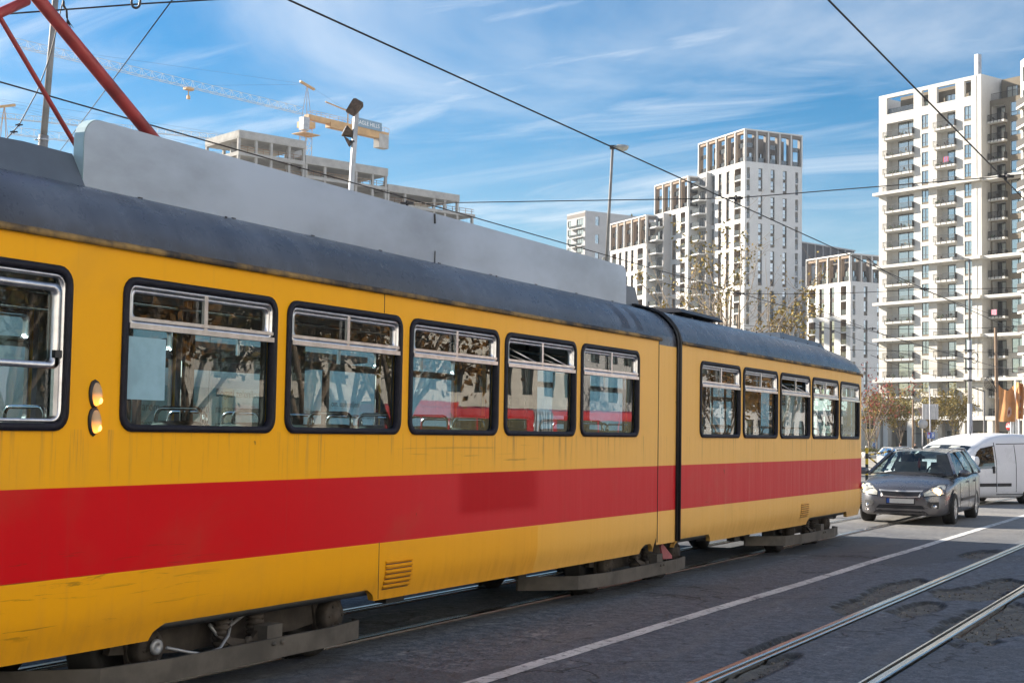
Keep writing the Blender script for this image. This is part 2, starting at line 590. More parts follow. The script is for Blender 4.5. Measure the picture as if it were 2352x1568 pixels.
pts, m_ = [], len(ys)
for x in xs:
    for y in ys:
        q = rubble(x, y) if (-4.5 < x < -1.2 and 7 < y < 30) else 0.0
        bumpy = 0.012 * noise.noise(Vector((x * 14, y * 9, 1))) + 0.008 * noise.noise(Vector((x * 31, y * 23, 4)))
        z = gz(y) + 0.010 * noise.noise(Vector((x * 0.5, y * 0.35, 0))) * (1 if -5.2 < x < -1 and y < 34 else 0) - q * 0.030 + q * bumpy * 1.2
        if in_rail(x) or any(abs(x - r) < 0.08 for r in RAILS):
            z = min(z, gz(y) - 0.004)
        pts.append((x, y, z)); rub_a.append(q)
def hidden_strip(i, j):
    a, b = xs[i], xs[i + 1]
    return any(abs((a + b) / 2 - r) < 0.07 for r in RAILS)
fs = []
for i in range(len(xs) - 1):
    if hidden_strip(i, 0):
        continue
    for j in range(m_ - 1):
        fs.append((i * m_ + j, (i + 1) * m_ + j, (i + 1) * m_ + j + 1, i * m_ + j + 1))
for i in range(len(xs)):
    for j in range(m_):
        k = i * m_ + j
        lo = hi = rub_a[k]
        for di, dj in ((-1, 0), (1, 0), (0, 1), (0, -1)):
            if 0 <= i + di < len(xs) and 0 <= j + dj < m_:
                w = rub_a[k + di * m_ + dj]
                lo, hi = min(lo, w), max(hi, w)
        lip_shade_a.append(min(1.0, max(0.0, (hi - lo) * 1.6 - 0.55)) * (1.0 if j + 2 < m_ and rub_a[min(len(rub_a) - 1, k + 1)] <= rub_a[k] else 0.35))
rv.add(pts, fs, 0, True)
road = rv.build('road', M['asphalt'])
tag(road, kind='structure')
a_ = road.data.attributes.new('rubble', 'FLOAT', 'POINT'); a_.data.foreach_set('value', rub_a)
a_ = road.data.attributes.new('edge', 'FLOAT', 'POINT'); a_.data.foreach_set('value', lip_shade_a)

# loose stones lying in the broken patches
b = MB()
r3 = random.Random(5)
nst = 0
while nst < 1500:
    x, y = r3.uniform(-4.2, -1.4), 8 + 14 * r3.random() ** 1.3
    if rubble(x, y) < 0.7 or any(abs(x - r) < 0.085 for r in RAILS):
        continue
    nst += 1
    s = r3.uniform(0.004, 0.015) * (2.0 if r3.random() < 0.04 else 1.0)
    c = Vector((x, y, gz(y) - 0.030 + s * 0.4))
    vs = [c + Vector((r3.gauss(0, 1), r3.gauss(0, 1), r3.gauss(0, .6))).normalized() * s * r3.uniform(.8, 1.2) for _ in range(6)]
    b.add(vs, [(0, 1, 2), (0, 2, 3), (0, 3, 4), (1, 2, 5), (2, 3, 5), (3, 4, 5), (4, 1, 5), (0, 4, 1)])
M['gravel'] = simple('gravel', (0.20, 0.18, 0.155), 0.9, 0, 0.6, 40)
tag(b.build('gravel', M['gravel']), 'loose stones and asphalt crumbs in the broken patches beside the rails', 'gravel', None, 'stuff')

g = MB()
gy = [-600, -100, -12, 20, 38] + frange(40, 120, 6) + [120, 300, 900, 3000]
g.grid(lambda x, y: (x, y, gz(y) - 0.16), [-3000, -900, -300, -100, -26, 12, 60, 200, 900, 3000], gy)
tag(g.build('ground', M['soil']), kind='structure')
g = MB()
g.grid(lambda x, y: (x, y, gz(y) + 0.02), [-160, -60, -26.3], [-40, 0, 38] + frange(44, 120, 8) + [120, 400])
g.grid(lambda x, y: (x, y, gz(y) + 0.02), [-26.3, 12.3, 60], [66] + frange(70, 120, 8) + [120, 400])
g.grid(lambda x, y: (x, y, gz(y) + 0.02), [12.3, 60], [-40, 0, 38, 66])
tag(g.build('pavement', M['paving']), kind='structure')
g = MB()
for y0 in range(-40, 66, 2):
    g.box(-26.3, -26.0, y0, y0 + 1.99, gz(y0) - 0.15, gz(y0) + 0.10)
    g.box(12.0, 12.3, y0, y0 + 1.99, gz(y0) - 0.15, gz(y0) + 0.10)
for x0 in range(-26, 12, 2):
    if x0 < -12 or x0 > -1:
        g.box(x0, x0 + 1.99, 65.7, 66.0, gz(66) - 0.15, gz(66) + 0.10)
tag(g.build('kerb', M['kerb']), kind='structure')
g = MB()
yy = frange(4, 38, 0.4) + frange(38, 120, 3)
for j in range(len(yy) - 1):
    w = 0.068
    zf = lambda y: gz(y) + 0.010 * noise.noise(Vector((-4.6 * 0.5, y * 0.35, 0))) * (1 if y < 34 else 0) + 0.005
    j0, j1 = 0.012 * noise.noise(Vector((yy[j] * 2, 0, 0))), 0.012 * noise.noise(Vector((yy[j + 1] * 2, 0, 0)))
    g.quad((-4.60 - w + j0, yy[j], zf(yy[j])), (-4.60 + w + j0, yy[j], zf(yy[j])), (-4.60 + w + j1, yy[j + 1], zf(yy[j + 1])), (-4.60 - w + j1, yy[j + 1], zf(yy[j + 1])))
for k in range(10):
    g.quad((-24, 84 + k * 0.9, gz(84) + 0.026), (-10, 84 + k * 0.9, gz(84) + 0.026), (-10, 84.4 + k * 0.9, gz(84) + 0.026), (-24, 84.4 + k * 0.9, gz(84) + 0.026))
tag(g.build('road_marking', M['mark']), kind='structure')

# ---- rails: head, groove and lip, sunk in the asphalt
M['rail_top'] = simple('polished_rail', (0.62, 0.60, 0.56), 0.24, 1.0, 0.12, 3.0, 0, (6, 0.15, 1))
M['rail_side'] = simple('rusty_rail', (0.09, 0.06, 0.05), 0.7, 0.3, 0.3, 6)
def make_rail(x, label, side):
    r = thing('tram_rail', label, 'rail', (x, 0, 0), 0, 'tram rails set in the street')
    ya = [-12, 8] + frange(9, 38, 1.0) + frange(38, 140, 4) + [140]
    def strip(name, prof, mt):
        b = MB()
        b.grid(lambda y, k: (prof[int(k)][0] * side, y, gz(y) + prof[int(k)][1]), ya, list(range(len(prof))), 0, False, flip=(side < 0))
        return b.build(name, mt, r)
    strip('rail_head', [(-0.062, -0.03), (-0.060, 0.012), (-0.052, 0.018), (-0.004, 0.018), (0.002, 0.010), (0.006, -0.030)], M['rail_top'])
    strip('groove', [(0.006, -0.030), (0.034, -0.030)], M['rail_side'])
    strip('rail_lip', [(0.034, -0.030), (0.038, 0.012), (0.056, 0.013), (0.061, 0.006), (0.062, -0.05)], M['rail_top'])
    strip('rail_web', [(-0.074, -0.06), (-0.062, -0.03)], M['rail_side'])
    return r
make_rail(RAILS[0], 'steel rail under the far side of the yellow tram', 1)
make_rail(RAILS[1], 'steel rail under the near side of the tram, running on beneath the grey car', -1)
make_rail(RAILS[2], 'polished steel rail nearest the white line, past the first pothole', 1)
make_rail(RAILS[3], 'polished steel rail in the bottom right corner, right of the potholes', -1)

# ================================================================ TRAM
def tram_paint():
    m = NT('tram_paint')
    g = m.n('ShaderNodeTexCoord')
    sp = m.n('ShaderNodeSeparateXYZ')
    m.l(g.outputs['Object'], sp.inputs[0])
    y, z = sp.outputs[1], sp.outputs[2]
    st = m.noise(m.coord('Object', (9, 9, 0.35)), 1.6, 8, 0.68)
    big = m.noise(m.coord('Object', (1, 0.8, 1)), 0.9, 5, 0.6, 0.8)
    fine = m.noise(m.coord('Object'), 24, 5, 0.7)
    fade = m.ramp(y, 7.5, 15.0)
    yel = m.mix(fade, (0.86, 0.405, 0.010), (0.80, 0.46, 0.125))
    # a repainted lower panel ends at a sharp edge
    pn = m.math('MULTIPLY', m.math('LESS_THAN', y, 11.35), m.math('LESS_THAN', z, 0.815))
    yel = m.mix(m.math('MULTIPLY', pn, 0.55), yel, (0.80, 0.345, 0.004))
    red = m.mix(m.ramp(y, 7.0, 11.0), (0.58, 0.003, 0.008), (0.54, 0.026, 0.032))
    # square of fresh red where something was painted over
    ya_ = m.ramp(y, 9.85, 10.05); yb_ = m.ramp(y, 11.15, 11.5, 1, 0)
    za_ = m.ramp(z, 0.93, 1.02)
    pt = m.math('MULTIPLY', m.math('MULTIPLY', ya_, yb_), za_)
    red = m.mix(m.math('MULTIPLY', pt, 0.95), red, (0.42, 0.001, 0.006))
    isr = m.math('MULTIPLY', m.math('GREATER_THAN', z, 0.822), m.math('LESS_THAN', z, 1.306))
    col = m.mix(isr, yel, red)
    col = m.mix(m.ramp(st, 0.52, 0.80, 0, 0.22), col, m.mix(0.5, col, (0.20, 0.15, 0.10)))
    col = m.mix(m.math('MULTIPLY', fade, m.ramp(st, 0.28, 0.42, 0.20, 0)), col, m.mix(0.5, col, (0.62, 0.50, 0.30)))
    col = m.mix(m.ramp(big, 0.52, 0.75, 0, 0.22), col, m.mix(0.5, col, (0.25, 0.17, 0.08)))
    # road dirt along the bottom edge
    low = m.math('MULTIPLY', m.ramp(z, 0.40, 0.72, 1, 0), m.ramp(st, 0.2, 0.8, 0.3, 0.6))
    col = m.mix(low, col, m.mix(0.55, col, (0.16, 0.095, 0.04)))
    # dirt running down below the window corners
    dr = m.math('MULTIPLY', m.math('MULTIPLY', m.ramp(z, 1.25, 1.60, 0, 1), m.math('LESS_THAN', z, 1.62)), m.ramp(st, 0.52, 0.68, 0, 0.5))
    col = m.mix(dr, col, (0.16, 0.12, 0.08))
    # scratches
    sc = m.noise(m.coord('Object', (1, 0.28, 9), (0.06, 0, 0)), 3.4, 6, 0.6, 0.5)
    scm = m.math('MULTIPLY', m.ramp(sc, 0.70, 0.735), m.ramp(big, 0.5, 0.6))
    col = m.mix(m.math('MULTIPLY', scm, 0.55), col, (0.10, 0.09, 0.05))
    s5 = m.noise(m.coord('Object', (1, 0.55, 11), (0.10, 0, 0)), 2.2, 8, 0.68, 1.2)
    reg = m.math('MULTIPLY', m.ramp(y, 6.2, 7.2, 1, 0), m.math('MULTIPLY', m.ramp(z, 0.5, 0.56), m.ramp(z, 0.92, 1.0, 1, 0)))
    col = m.mix(m.math('MULTIPLY', m.math('MULTIPLY', m.ramp(s5, 0.57, 0.64), reg), 0.5), col, (0.05, 0.045, 0.012))
    s6 = m.noise(m.coord('Object', (1, 0.3, 16), (0.02, 0, 0), (0, 4, 1)), 2.0, 7, 0.62, 0.8)
    reg2 = m.math('MULTIPLY', m.math('MULTIPLY', m.ramp(y, 8.9, 9.2), m.ramp(y, 11.0, 11.6, 1, 0)), m.math('MULTIPLY', m.ramp(z, 1.34, 1.38), m.ramp(z, 1.50, 1.56, 1, 0)))
    col = m.mix(m.math('MULTIPLY', m.math('MULTIPLY', m.ramp(s6, 0.57, 0.63), reg2), 0.5), col, (0.20, 0.12, 0.03))
    sp2 = m.noise(m.coord('Object', (1, 1.5, 0.9)), 6.0, 3, 0.5)
    col = m.mix(m.ramp(sp2, 0.755, 0.775, 0, 0.7), col, (0.09, 0.05, 0.02))
    m.set(Base_Color=col, Roughness=m.ramp(st, 0.3, 0.7, 0.30, 0.46), Specular_IOR_Level=0.10)
    m.bump(m.math('ADD', m.math('MULTIPLY', big, 1.0), m.math('MULTIPLY', fine, 0.03)), 0.12, 0.05)
    return m.mat
def roof_paint():
    m = NT('roof_paint')
    g = m.n('ShaderNodeTexCoord')
    sp = m.n('ShaderNodeSeparateXYZ')
    m.l(g.outputs['Object'], sp.inputs[0])
    y, z = sp.outputs[1], sp.outputs[2]
    st = m.noise(m.coord('Object', (0.5, 3.2, 0.5)), 1.1, 6, 0.6)
    fine = m.noise(m.coord('Object'), 8, 7, 0.7)
    cl = m.noise(m.coord('Object', (1, 0.6, 1)), 0.8, 4, 0.6, 0.5)
    col = m.mix(m.ramp(st, 0.3, 0.7), (0.048, 0.060, 0.088), (0.095, 0.113, 0.152))
    col = m.mix(m.ramp(cl, 0.42, 0.62, 0, 0.6), col, (0.034, 0.040, 0.056))
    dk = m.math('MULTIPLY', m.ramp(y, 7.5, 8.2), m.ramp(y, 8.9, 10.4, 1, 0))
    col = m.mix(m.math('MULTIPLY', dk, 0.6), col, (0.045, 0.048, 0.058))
    low = m.math('MULTIPLY', m.ramp(z, 2.66, 2.80, 1, 0), m.ramp(fine, 0.3, 0.65, 0.3, 1))
    col = m.mix(low, col, (0.035, 0.033, 0.034))
    # a patch of paint that peeled off
    pk = m.noise(m.coord('Object', (2.5, 5.0, 1.4), (0, 0, 0)), 1.9, 5, 0.6, 0.8)
    box = m.math('MULTIPLY', m.math('MULTIPLY', m.ramp(y, 13.0, 13.12), m.ramp(y, 13.72, 13.85, 1, 0)), m.math('MULTIPLY', m.ramp(z, 2.69, 2.73), m.ramp(z, 2.94, 2.99, 1, 0)))
    stp = m.math('SINE', m.math('MULTIPLY', m.math('ADD', y, m.math('MULTIPLY', pk, 0.35)), 15.5))
    peel = m.math('MULTIPLY', m.ramp(box, 0.5, 0.6), m.ramp(stp, -0.15, 0.05))
    col = m.mix(peel, col, (0.020, 0.010, 0.010))
    m.set(Base_Color=col, Roughness=m.ramp(fine, 0.3, 0.7, 0.24, 0.36), Specular_IOR_Level=0.45)
    m.bump(fine, 0.1, 0.02)
    return m.mat
M['tram'] = tram_paint()
M['roof'] = roof_paint()
def gutter_mat():
    m = NT('gutter')
    f = m.noise(m.coord('Object', (1, 1.2, 1)), 1.6, 7, 0.7)
    col = m.mix(m.ramp(f, 0.40, 0.62), (0.022, 0.018, 0.016), (0.30, 0.185, 0.055))
    m.set(Base_Color=col, Roughness=0.7)
    return m.mat
M['gutter'] = gutter_mat()
M['board'] = simple('advert_board', (0.33, 0.385, 0.46), 0.33, 0.65, 0.22, 1.0, 0.06, (1, 0.55, 1.3))
M['board_edge'] = simple('board_edge', (0.40, 0.55, 0.60), 0.5, 0.2, 0.1)
M['hood'] = simple('grey_hood', (0.10, 0.125, 0.16), 0.45, 0.2, 0.2, 1.5)
M['red_steel'] = simple('red_painted_tube', (0.27, 0.030, 0.028), 0.5, 0, 0.35, 5.0, 0.1)
M['pink_steel'] = simple('faded_red_steel', (0.33, 0.10, 0.11), 0.7, 0, 0.2)

TL = (-5.70, 0.0, 0.0)
tram = thing('articulated_tram', 'yellow and red articulated tram with a blank grey board along its roof', 'tram', TL)
# plan outline of the near side: straight, then the tail tapers and rounds off
HW = 1.10
tab = [(0.0, 21.2)]
s_, th = 21.2, 0.0
while tab[-1][0] > -HW and len(tab) < 2000:
    s_ += 0.01
    if s_ < 22.9: th = R(3.5) * ((s_ - 21.2) / 1.7) ** 1.3
    else: th = min(R(89), R(3.5) + R(85.5) * sstep(0, 1, (s_ - 22.9) / 1.45))
    tab.append((tab[-1][0] - 0.01 * math.sin(th), tab[-1][1] + 0.01 * math.cos(th)))
S_END = 21.2 + 0.01 * (len(tab) - 1)
S_FRONT = 4.0 - (S_END - 21.2)
def path(s):
    if s < 4.0:
        x, y, nx, ny = path(21.2 + (4.0 - s))
        return x, 4.0 - (y - 21.2), nx, -ny
    if s <= 21.2:
        return 0.0, s, 1.0, 0.0
    k = min(len(tab) - 1.001, (s - 21.2) / 0.01)
    i = int(k); f = k - i
    x = tab[i][0] * (1 - f) + tab[i + 1][0] * f
    y = tab[i][1] * (1 - f) + tab[i + 1][1] * f
    tx, ty = tab[i + 1][0] - tab[i][0], tab[i + 1][1] - tab[i][1]
    L = math.hypot(tx, ty)
    return x, y, ty / L, -tx / L
def side(s, z, d=0.0, far=False):
    """point on the body side; d outwards"""
    x, y, nx, ny = path(s)
    # slight tumble-in of the skirt
    dd = d - (0.05 * (1 - sstep(0.38, 0.62, z)))
    x, y = x + nx * dd, y + ny * dd
    if far:
        x = -2 * HW - x
    return (x, y, z)
WZ0, WZ1 = 1.61, 2.495
WINS = [(2.72, 4.14), (4.255, 5.675)] + [(6.07 + 1.5325 * k, 7.49 + 1.5325 * k) for k in range(5)]
WINR = [(15.43 + 1.5325 * k, 16.85 + 1.5325 * k) for k in range(4)] + [(21.56, 22.90)]
RW0 = 23.62
def shell(name, s0, s1, wins, ztop, cuts, mt, far=False, bottom=0.40, d=0.0, flip=False, mb=None):
    b = mb or MB()
    sb = {s0, s1}
    for (a, c) in wins:
        sb |= {a + 0.03, c - 0.03}
    for (a, c, zc) in cuts:
        sb |= {a, c}
        for q in (0.03, 0.07, 0.12): sb |= {a + q, c - q}
    s = s0
    while s < s1:
        sb.add(s)
        s += 0.06 if (s > 21.2 or s < 4.0) else 0.5
    sb = sorted(sb)
    sb = [q for i, q in enumerate(sb) if i == 0 or q - sb[i - 1] > 0.004]
    zb = [bottom, 0.44, 0.48, 0.55, 0.62, 0.8, 1.0, 1.3, WZ0 + 0.03, 1.9, 2.2, WZ1 - 0.03, ztop]
    def cutz(s):
        z = bottom
        for (a, c, zc) in cuts:
            if a <= s <= c:
                e = min(s - a, c - s)
                z = max(z, bottom + (zc - bottom) * min(1.0, math.sqrt(max(0, e) / 0.12)) if e < 0.12 else zc)
        return z
    def fn(s, z):
        if z < 0.5:
            lo = cutz(s)
            z = lo + (z - bottom) / (0.55 - bottom) * (0.55 - lo)
        return side(s, z, d, far)
    def skip(i, j):
        z = (zb[j] + zb[j + 1]) / 2
        if not (WZ0 + 0.03 < z < WZ1 - 0.03):
            return False
        q = (sb[i] + sb[i + 1]) / 2
        return any(a + 0.03 < q < c - 0.03 for (a, c) in wins)
    b.grid(fn, sb, zb, 0, True, skip, flip=(not far) ^ flip ^ True)
    # folded-in bottom edge and window reveals
    for i in range(len(sb) - 1):
        p, q = fn(sb[i], bottom), fn(sb[i + 1], bottom)
        sg = -0.05 if not far else 0.05
        b.quad(p, q, (q[0] + sg, q[1], q[2] + 0.004), (p[0] + sg, p[1], p[2] + 0.004))
    for (a, c) in wins:
        a, c, z0, z1 = a + 0.03, c - 0.03, WZ0 + 0.03, WZ1 - 0.03
        n = 8
        for i in range(n):
            u, w = a + (c - a) * i / n, a + (c - a) * (i + 1) / n
            for z in (z0, z1):
                b.quad(side(u, z, d, far), side(w, z, d, far), side(w, z, d - 0.05, far), side(u, z, d - 0.05, far))
        for u in (a, c):
            b.quad(side(u, z0, d, far), side(u, z1, d, far), side(u, z1, d - 0.05, far), side(u, z0, d - 0.05, far))
    return b
CUT_F = [(6.42, 8.80, 0.49), (13.80, 14.17, 0.49)]
CUT_R = [(14.79, 15.95, 0.49), (19.92, 22.2, 0.49)]
ZG = 2.65
b = shell('front_body', S_FRONT, 14.165, WINS, ZG, CUT_F, None)
shell('', S_FRONT, 14.165, WINS, ZG, CUT_F, None, far=True, mb=b)
front_body = b.build('front_body', [M['tram']], tram)
b = shell('rear_body', 14.80, S_END, WINR + [(RW0 - 0.03, S_END + 0.03)], ZG, CUT_R, None)
shell('', 14.80, S_END, WINR + [(RW0 - 0.03, S_END + 0.03)], ZG, CUT_R, None, far=True, mb=b)
rear_body = b.build('rear_body', [M['tram']], tram)
# inner lining, with the same openings
b = MB()
shell('', 3.0, 14.16, WINS, ZG, [], None, bottom=0.78, d=-0.05, flip=True, mb=b)
shell('', 3.0, 14.16, WINS, ZG, [], None, far=True, bottom=0.78, d=-0.05, flip=True, mb=b)
shell('', 14.82, 23.0, WINR, ZG, [], None, bottom=0.78, d=-0.05, flip=True, mb=b)
shell('', 14.82, 23.0, WINR, ZG, [], None, far=True, bottom=0.78, d=-0.05, flip=True, mb=b)
b.box(-2 * HW + 0.08, -0.08, 3.2, 23.3, 0.74, 0.78)
b.box(-2 * HW + 0.08, -0.08, 3.2, 23.0, 2.60, 2.62)
b.build('interior_lining', M['lining'], tram)

# roof: from the gutter up to the ridge
PR = [(0.0, 2.665), (0.018, 2.74), (0.055, 2.82), (0.115, 2.90), (0.20, 2.975), (0.32, 3.03), (0.50, 3.08), (0.75, 3.115), (1.0, 3.125)]
def roof_pt(s, k, far, lift=0.0):
    x, y, nx, ny = path(s)
    t, z = PR[int(k)]
    yc = min(y, 21.9) if s > 12 else max(y, 4.0)
    tail = max(0.0, (y - 21.3) / 3.0) if s > 12 else max(0.0, (4.0 - y) / 3.0)
    z = 2.665 + (z - 2.665) * (1 - 0.22 * tail)
    px, py = x + t * (-HW - x), y + t * (yc - y)
    if far: px = -2 * HW - px
    return (px, py, z + lift)
def roof(name, s0, s1):
    b = MB()
    ss = [s0]
    while ss[-1] < s1 - 1e-6:
        ss.append(min(s1, ss[-1] + (0.08 if (ss[-1] > 21.1 or ss[-1] < 4.0) else 0.6)))
    ks = list(range(len(PR)))
    b.grid(lambda s, k: roof_pt(s, k, False), ss, ks, 0, True)
    b.grid(lambda s, k: roof_pt(s, k, True), ss, ks, 0, True, flip=True)
    return b.build(name, M['roof'], tram)
rf1 = roof('roof', S_FRONT, 14.165)
rf2 = roof('roof', 14.80, S_END)
def gutter(s0, s1):
    b = MB()
    ss = [s0]
    while ss[-1] < s1 - 1e-6:
        ss.append(min(s1, ss[-1] + (0.08 if (ss[-1] > 21.1 or ss[-1] < 4.0) else 0.6)))
    pr = [(-0.01, 2.640), (0.026, 2.636), (0.034, 2.652), (0.026, 2.672), (-0.01, 2.682)]
    for far in (False, True):
        b.grid(lambda s, k: side(s, pr[int(k)][1], pr[int(k)][0], far), ss, list(range(5)), 0, True, flip=far)
    return b.build('gutter', M['gutter'], tram)
gutter(S_FRONT, 14.20)
gutter(14.80, S_END)
# articulation: a smooth cover, then a black gap
b = MB()
AP = [(0.0, z) for z in (0.49, 0.8, 1.3, 2.0, 2.56)]
def art(name, y0, y1, off, z1cut, mats, split):
    b = MB()
    prof = [(off, 0.47), (off, 0.82), (off, 1.306), (off, split)]
    prof_t = [(off - 0.003, split), (off - 0.010, 2.70)] + [(-HW * t + off * (1 - t), z + off * 0.9) for (t, z) in PR[1:]]
    for far in (False, True):
        f = (lambda p, y: (-2 * HW - p[0], y, p[1])) if far else (lambda p, y: (p[0], y, p[1]))
        b.grid(lambda y, k: f(prof[int(k)], y), [y0, y1], list(range(len(prof))), 0, True, flip=far)
        b.grid(lambda y, k: f(prof_t[int(k)], y), [y0, y1], list(range(len(prof_t))), 1, True, flip=far)
    return b.build(name, mats, tram)
art('joint_cover', 14.172, 14.725, -0.012, 0, [M['tram'], M['roof']], 2.60)
art('gangway_gap', 14.727, 14.798, -0.10, 0, [M['black'], M['black']], 2.60)
b = MB()
for y in (14.725, 14.800):
    pts_ = [(0.004, y, 0.48), (0.004, y, 2.62)] + [(-HW * t + 0.004, y, z + 0.012) for (t, z) in PR]
    b.tube(pts_, 0.013 if y < 14.75 else 0.020, 6)
b.build('gangway_seal', M['black'], tram)
b = MB()
b.tube([(0.002, 14.168, 0.5), (0.002, 14.168, 2.64)], 0.0045, 5)
b.build('panel_seam', M['interior_dark'], tram)
b = MB()
b.tube([(0.001, 8.78, 2.50), (0.001, 8.78, 2.64)], 0.0035, 5)
b.build('panel_seam', M['interior_dark'], tram)
b = MB()
b.tube([(0.001, 8.78, 0.42), (0.001, 8.78, 0.83)], 0.0025, 5)
b.build('panel_seam', M['interior_dark'], tram)

# ---- windows
def rring(o, i, sz, d0, d1, mb, far=False, n=5, mi=0):
    """rounded frame: o and i are (s0,s1,z0,z1,r) rectangles; raised from d0 to d1"""
    def loop(q, d):
        s0, s1, z0, z1, r = q
        L = []
        for (cx, cz, a0) in ((s1 - r, z1 - r, 0), (s0 + r, z1 - r, 90), (s0 + r, z0 + r, 180), (s1 - r, z0 + r, 270)):
            for k in range(n + 1):
                w = R(a0 + 90 * k / n)
                L.append((cx + r * math.cos(w), cz + r * math.sin(w)))
            # along the long sides a few more points so that the frame follows the tapering tail
            nx_ = {0: (s0 + r, z1), 90: (s0, z0 + r), 180: (s1 - r, z0), 270: (s1, z1 - r)}[a0]
            ax_ = L[-1]
            for k in (1, 2, 3):
                L.append((ax_[0] + (nx_[0] - ax_[0]) * k / 4, ax_[1] + (nx_[1] - ax_[1]) * k / 4))
        return [side(s, z, d, far) for (s, z) in L]
    m_ = 4 * (n + 4)
    Ls = [loop(o, d0), loop(o, d1), loop(i, d1), loop(i, d0 - 0.03)]
    vs = [p for L in Ls for p in L]
    fs = []
    for a in range(3):
        for k in range(m_):
            k2 = (k + 1) % m_
            q = (a * m_ + k, a * m_ + k2, (a + 1) * m_ + k2, (a + 1) * m_ + k)
            fs.append(q[::-1] if far else q)
    mb.add(vs, fs, mi, True)
def bar(mb, s0, s1, z0, z1, d0, d1, far=False, mi=0):
    n = 5
    for k in range(n):
        a, c = s0 + (s1 - s0) * k / n, s0 + (s1 - s0) * (k + 1) / n
        P = lambda s, z, d: side(s, z, d, far)
        mb.add([P(a, z0, d0), P(c, z0, d0), P(c, z1, d0), P(a, z1, d0), P(a, z0, d1), P(c, z0, d1), P(c, z1, d1), P(a, z1, d1)],
               [(0, 1, 2, 3), (4, 5, 6, 7), (0, 1, 5, 4), (2, 3, 7, 6), (1, 2, 6, 5), (0, 3, 7, 4)], mi)
def pane(mb, s0, s1, z0, z1, d, far=False, d_top=None):
    n = 6
    for k in range(n):
        a, c = s0 + (s1 - s0) * k / n, s0 + (s1 - s0) * (k + 1) / n
        dt = d if d_top is None else d_top
        mb.quad(side(a, z0, d, far), side(c, z0, d, far), side(c, z1, dt, far), side(a, z1, dt, far))
def tram_window(s0, s1, kind, far=False):
    zt = 2.235
    b = MB()
    rring((s0, s1, WZ0, WZ1, 0.10), (s0 + 0.042, s1 - 0.042, WZ0 + 0.042, WZ1 - 0.042, 0.065), None, 0.0, 0.016, b, far)
    w = b.build('window', M['seal'], tram)
    f = MB()
    e = 0.043
    if kind == 'drop':
        rring((s0 + e, s1 - e, WZ0 + e, WZ1 - e, 0.065), (s0 + e + .022, s1 - e - .022, WZ0 + e + .022, WZ1 - e - .022, 0.05), None, -0.006, 0.008, f, far)
        rring((s0 + e + .01, s1 - e - .035, WZ0 + 0.33, WZ1 - 0.10, 0.05), (s0 + e + .045, s1 - e - .075, WZ0 + 0.365, WZ1 - 0.137, 0.03), None, -0.012, 0.012, f, far)
        bar(f, s1 - 0.115, s1 - 0.085, WZ0 + 0.08, WZ0 + 0.40, -0.01, 0.012, far)
        f.build('window_frame', M['alu'], w)
        g = MB()
        pane(g, s0 + e, s1 - e, WZ0 + e, WZ1 - e, -0.02, far)
        g.build('pane', M['glass'] if not far else M['glass_far'], w)
        h = MB()
        bar(h, s1 - 0.125, s1 - 0.075, WZ0 + 0.39, WZ0 + 0.43, 0.0, 0.025, far)
        h.build('window_catch', M['black'], w)
        return w
    rring((s0 + e, s1 - e, zt - 0.03, WZ1 - e, 0.05), (s0 + e + .020, s1 - e - .020, zt + 0.012, WZ1 - e - .022, 0.035), None, -0.008, 0.008, f, far)
    rring((s0 + e + 0.026, s1 - e - 0.026, zt + 0.002, WZ1 - e - 0.028, 0.04), (s0 + e + .044, s1 - e - .044, zt + 0.03, WZ1 - e - .045, 0.03), None, -0.012, -0.002, f, far)
    sm = (s0 + s1) / 2 - 0.0
    bar(f, sm - 0.016, sm + 0.016, zt - 0.01, WZ1 - e - 0.01, -0.012, 0.010, far)
    bar(f, s0 + e, s1 - e, zt - 0.036, zt - 0.006, -0.012, 0.022, far)
    bar(f, s0 + e, s1 - e, zt + 0.010, zt + 0.030, -0.012, 0.014, far)
    f.build('window_frame', M['alu'], w)
    g = MB()
    pane(g, s0 + e - 0.01, s1 - e + 0.01, WZ0 + e - 0.01, zt - 0.02, -0.02, far)
    if kind == 'open':
        for a, c in ((s0 + e + 0.05, sm - 0.02), (sm + 0.02, s1 - e - 0.05)):
            pane(g, a, c, zt + 0.02, WZ1 - 0.10, -0.025, far, -0.24)
            st = MB()
            st.tube([side(c - 0.30, WZ1 - 0.12, -0.16, far), side(c - 0.03, zt + 0.02, -0.015, far)], 0.008, 5)
            st.build('window_stay', M['alu'], w)
    else:
        pane(g, s0 + e, s1 - e, zt - 0.02, WZ1 - e, -0.024, far)
    g.build('pane', M['glass'] if not far else M['glass_far'], w)
    return w
near_w = []
for k, (a, c) in enumerate(WINS):
    near_w.append(tram_window(a, c, 'drop' if k < 2 else ('open' if k == 5 else 'vent')))
for k, (a, c) in enumerate(WINR):
    near_w.append(tram_window(a, c, 'open' if k == 2 else 'vent'))
near_w[5]['label'] = 'tram window with both upper panes tilted open'
near_w[9]['label'] = 'small rear tram window with its upper panes tilted open'
for (a, c) in WINS + WINR:
    tram_window(a, c, 'vent', True)
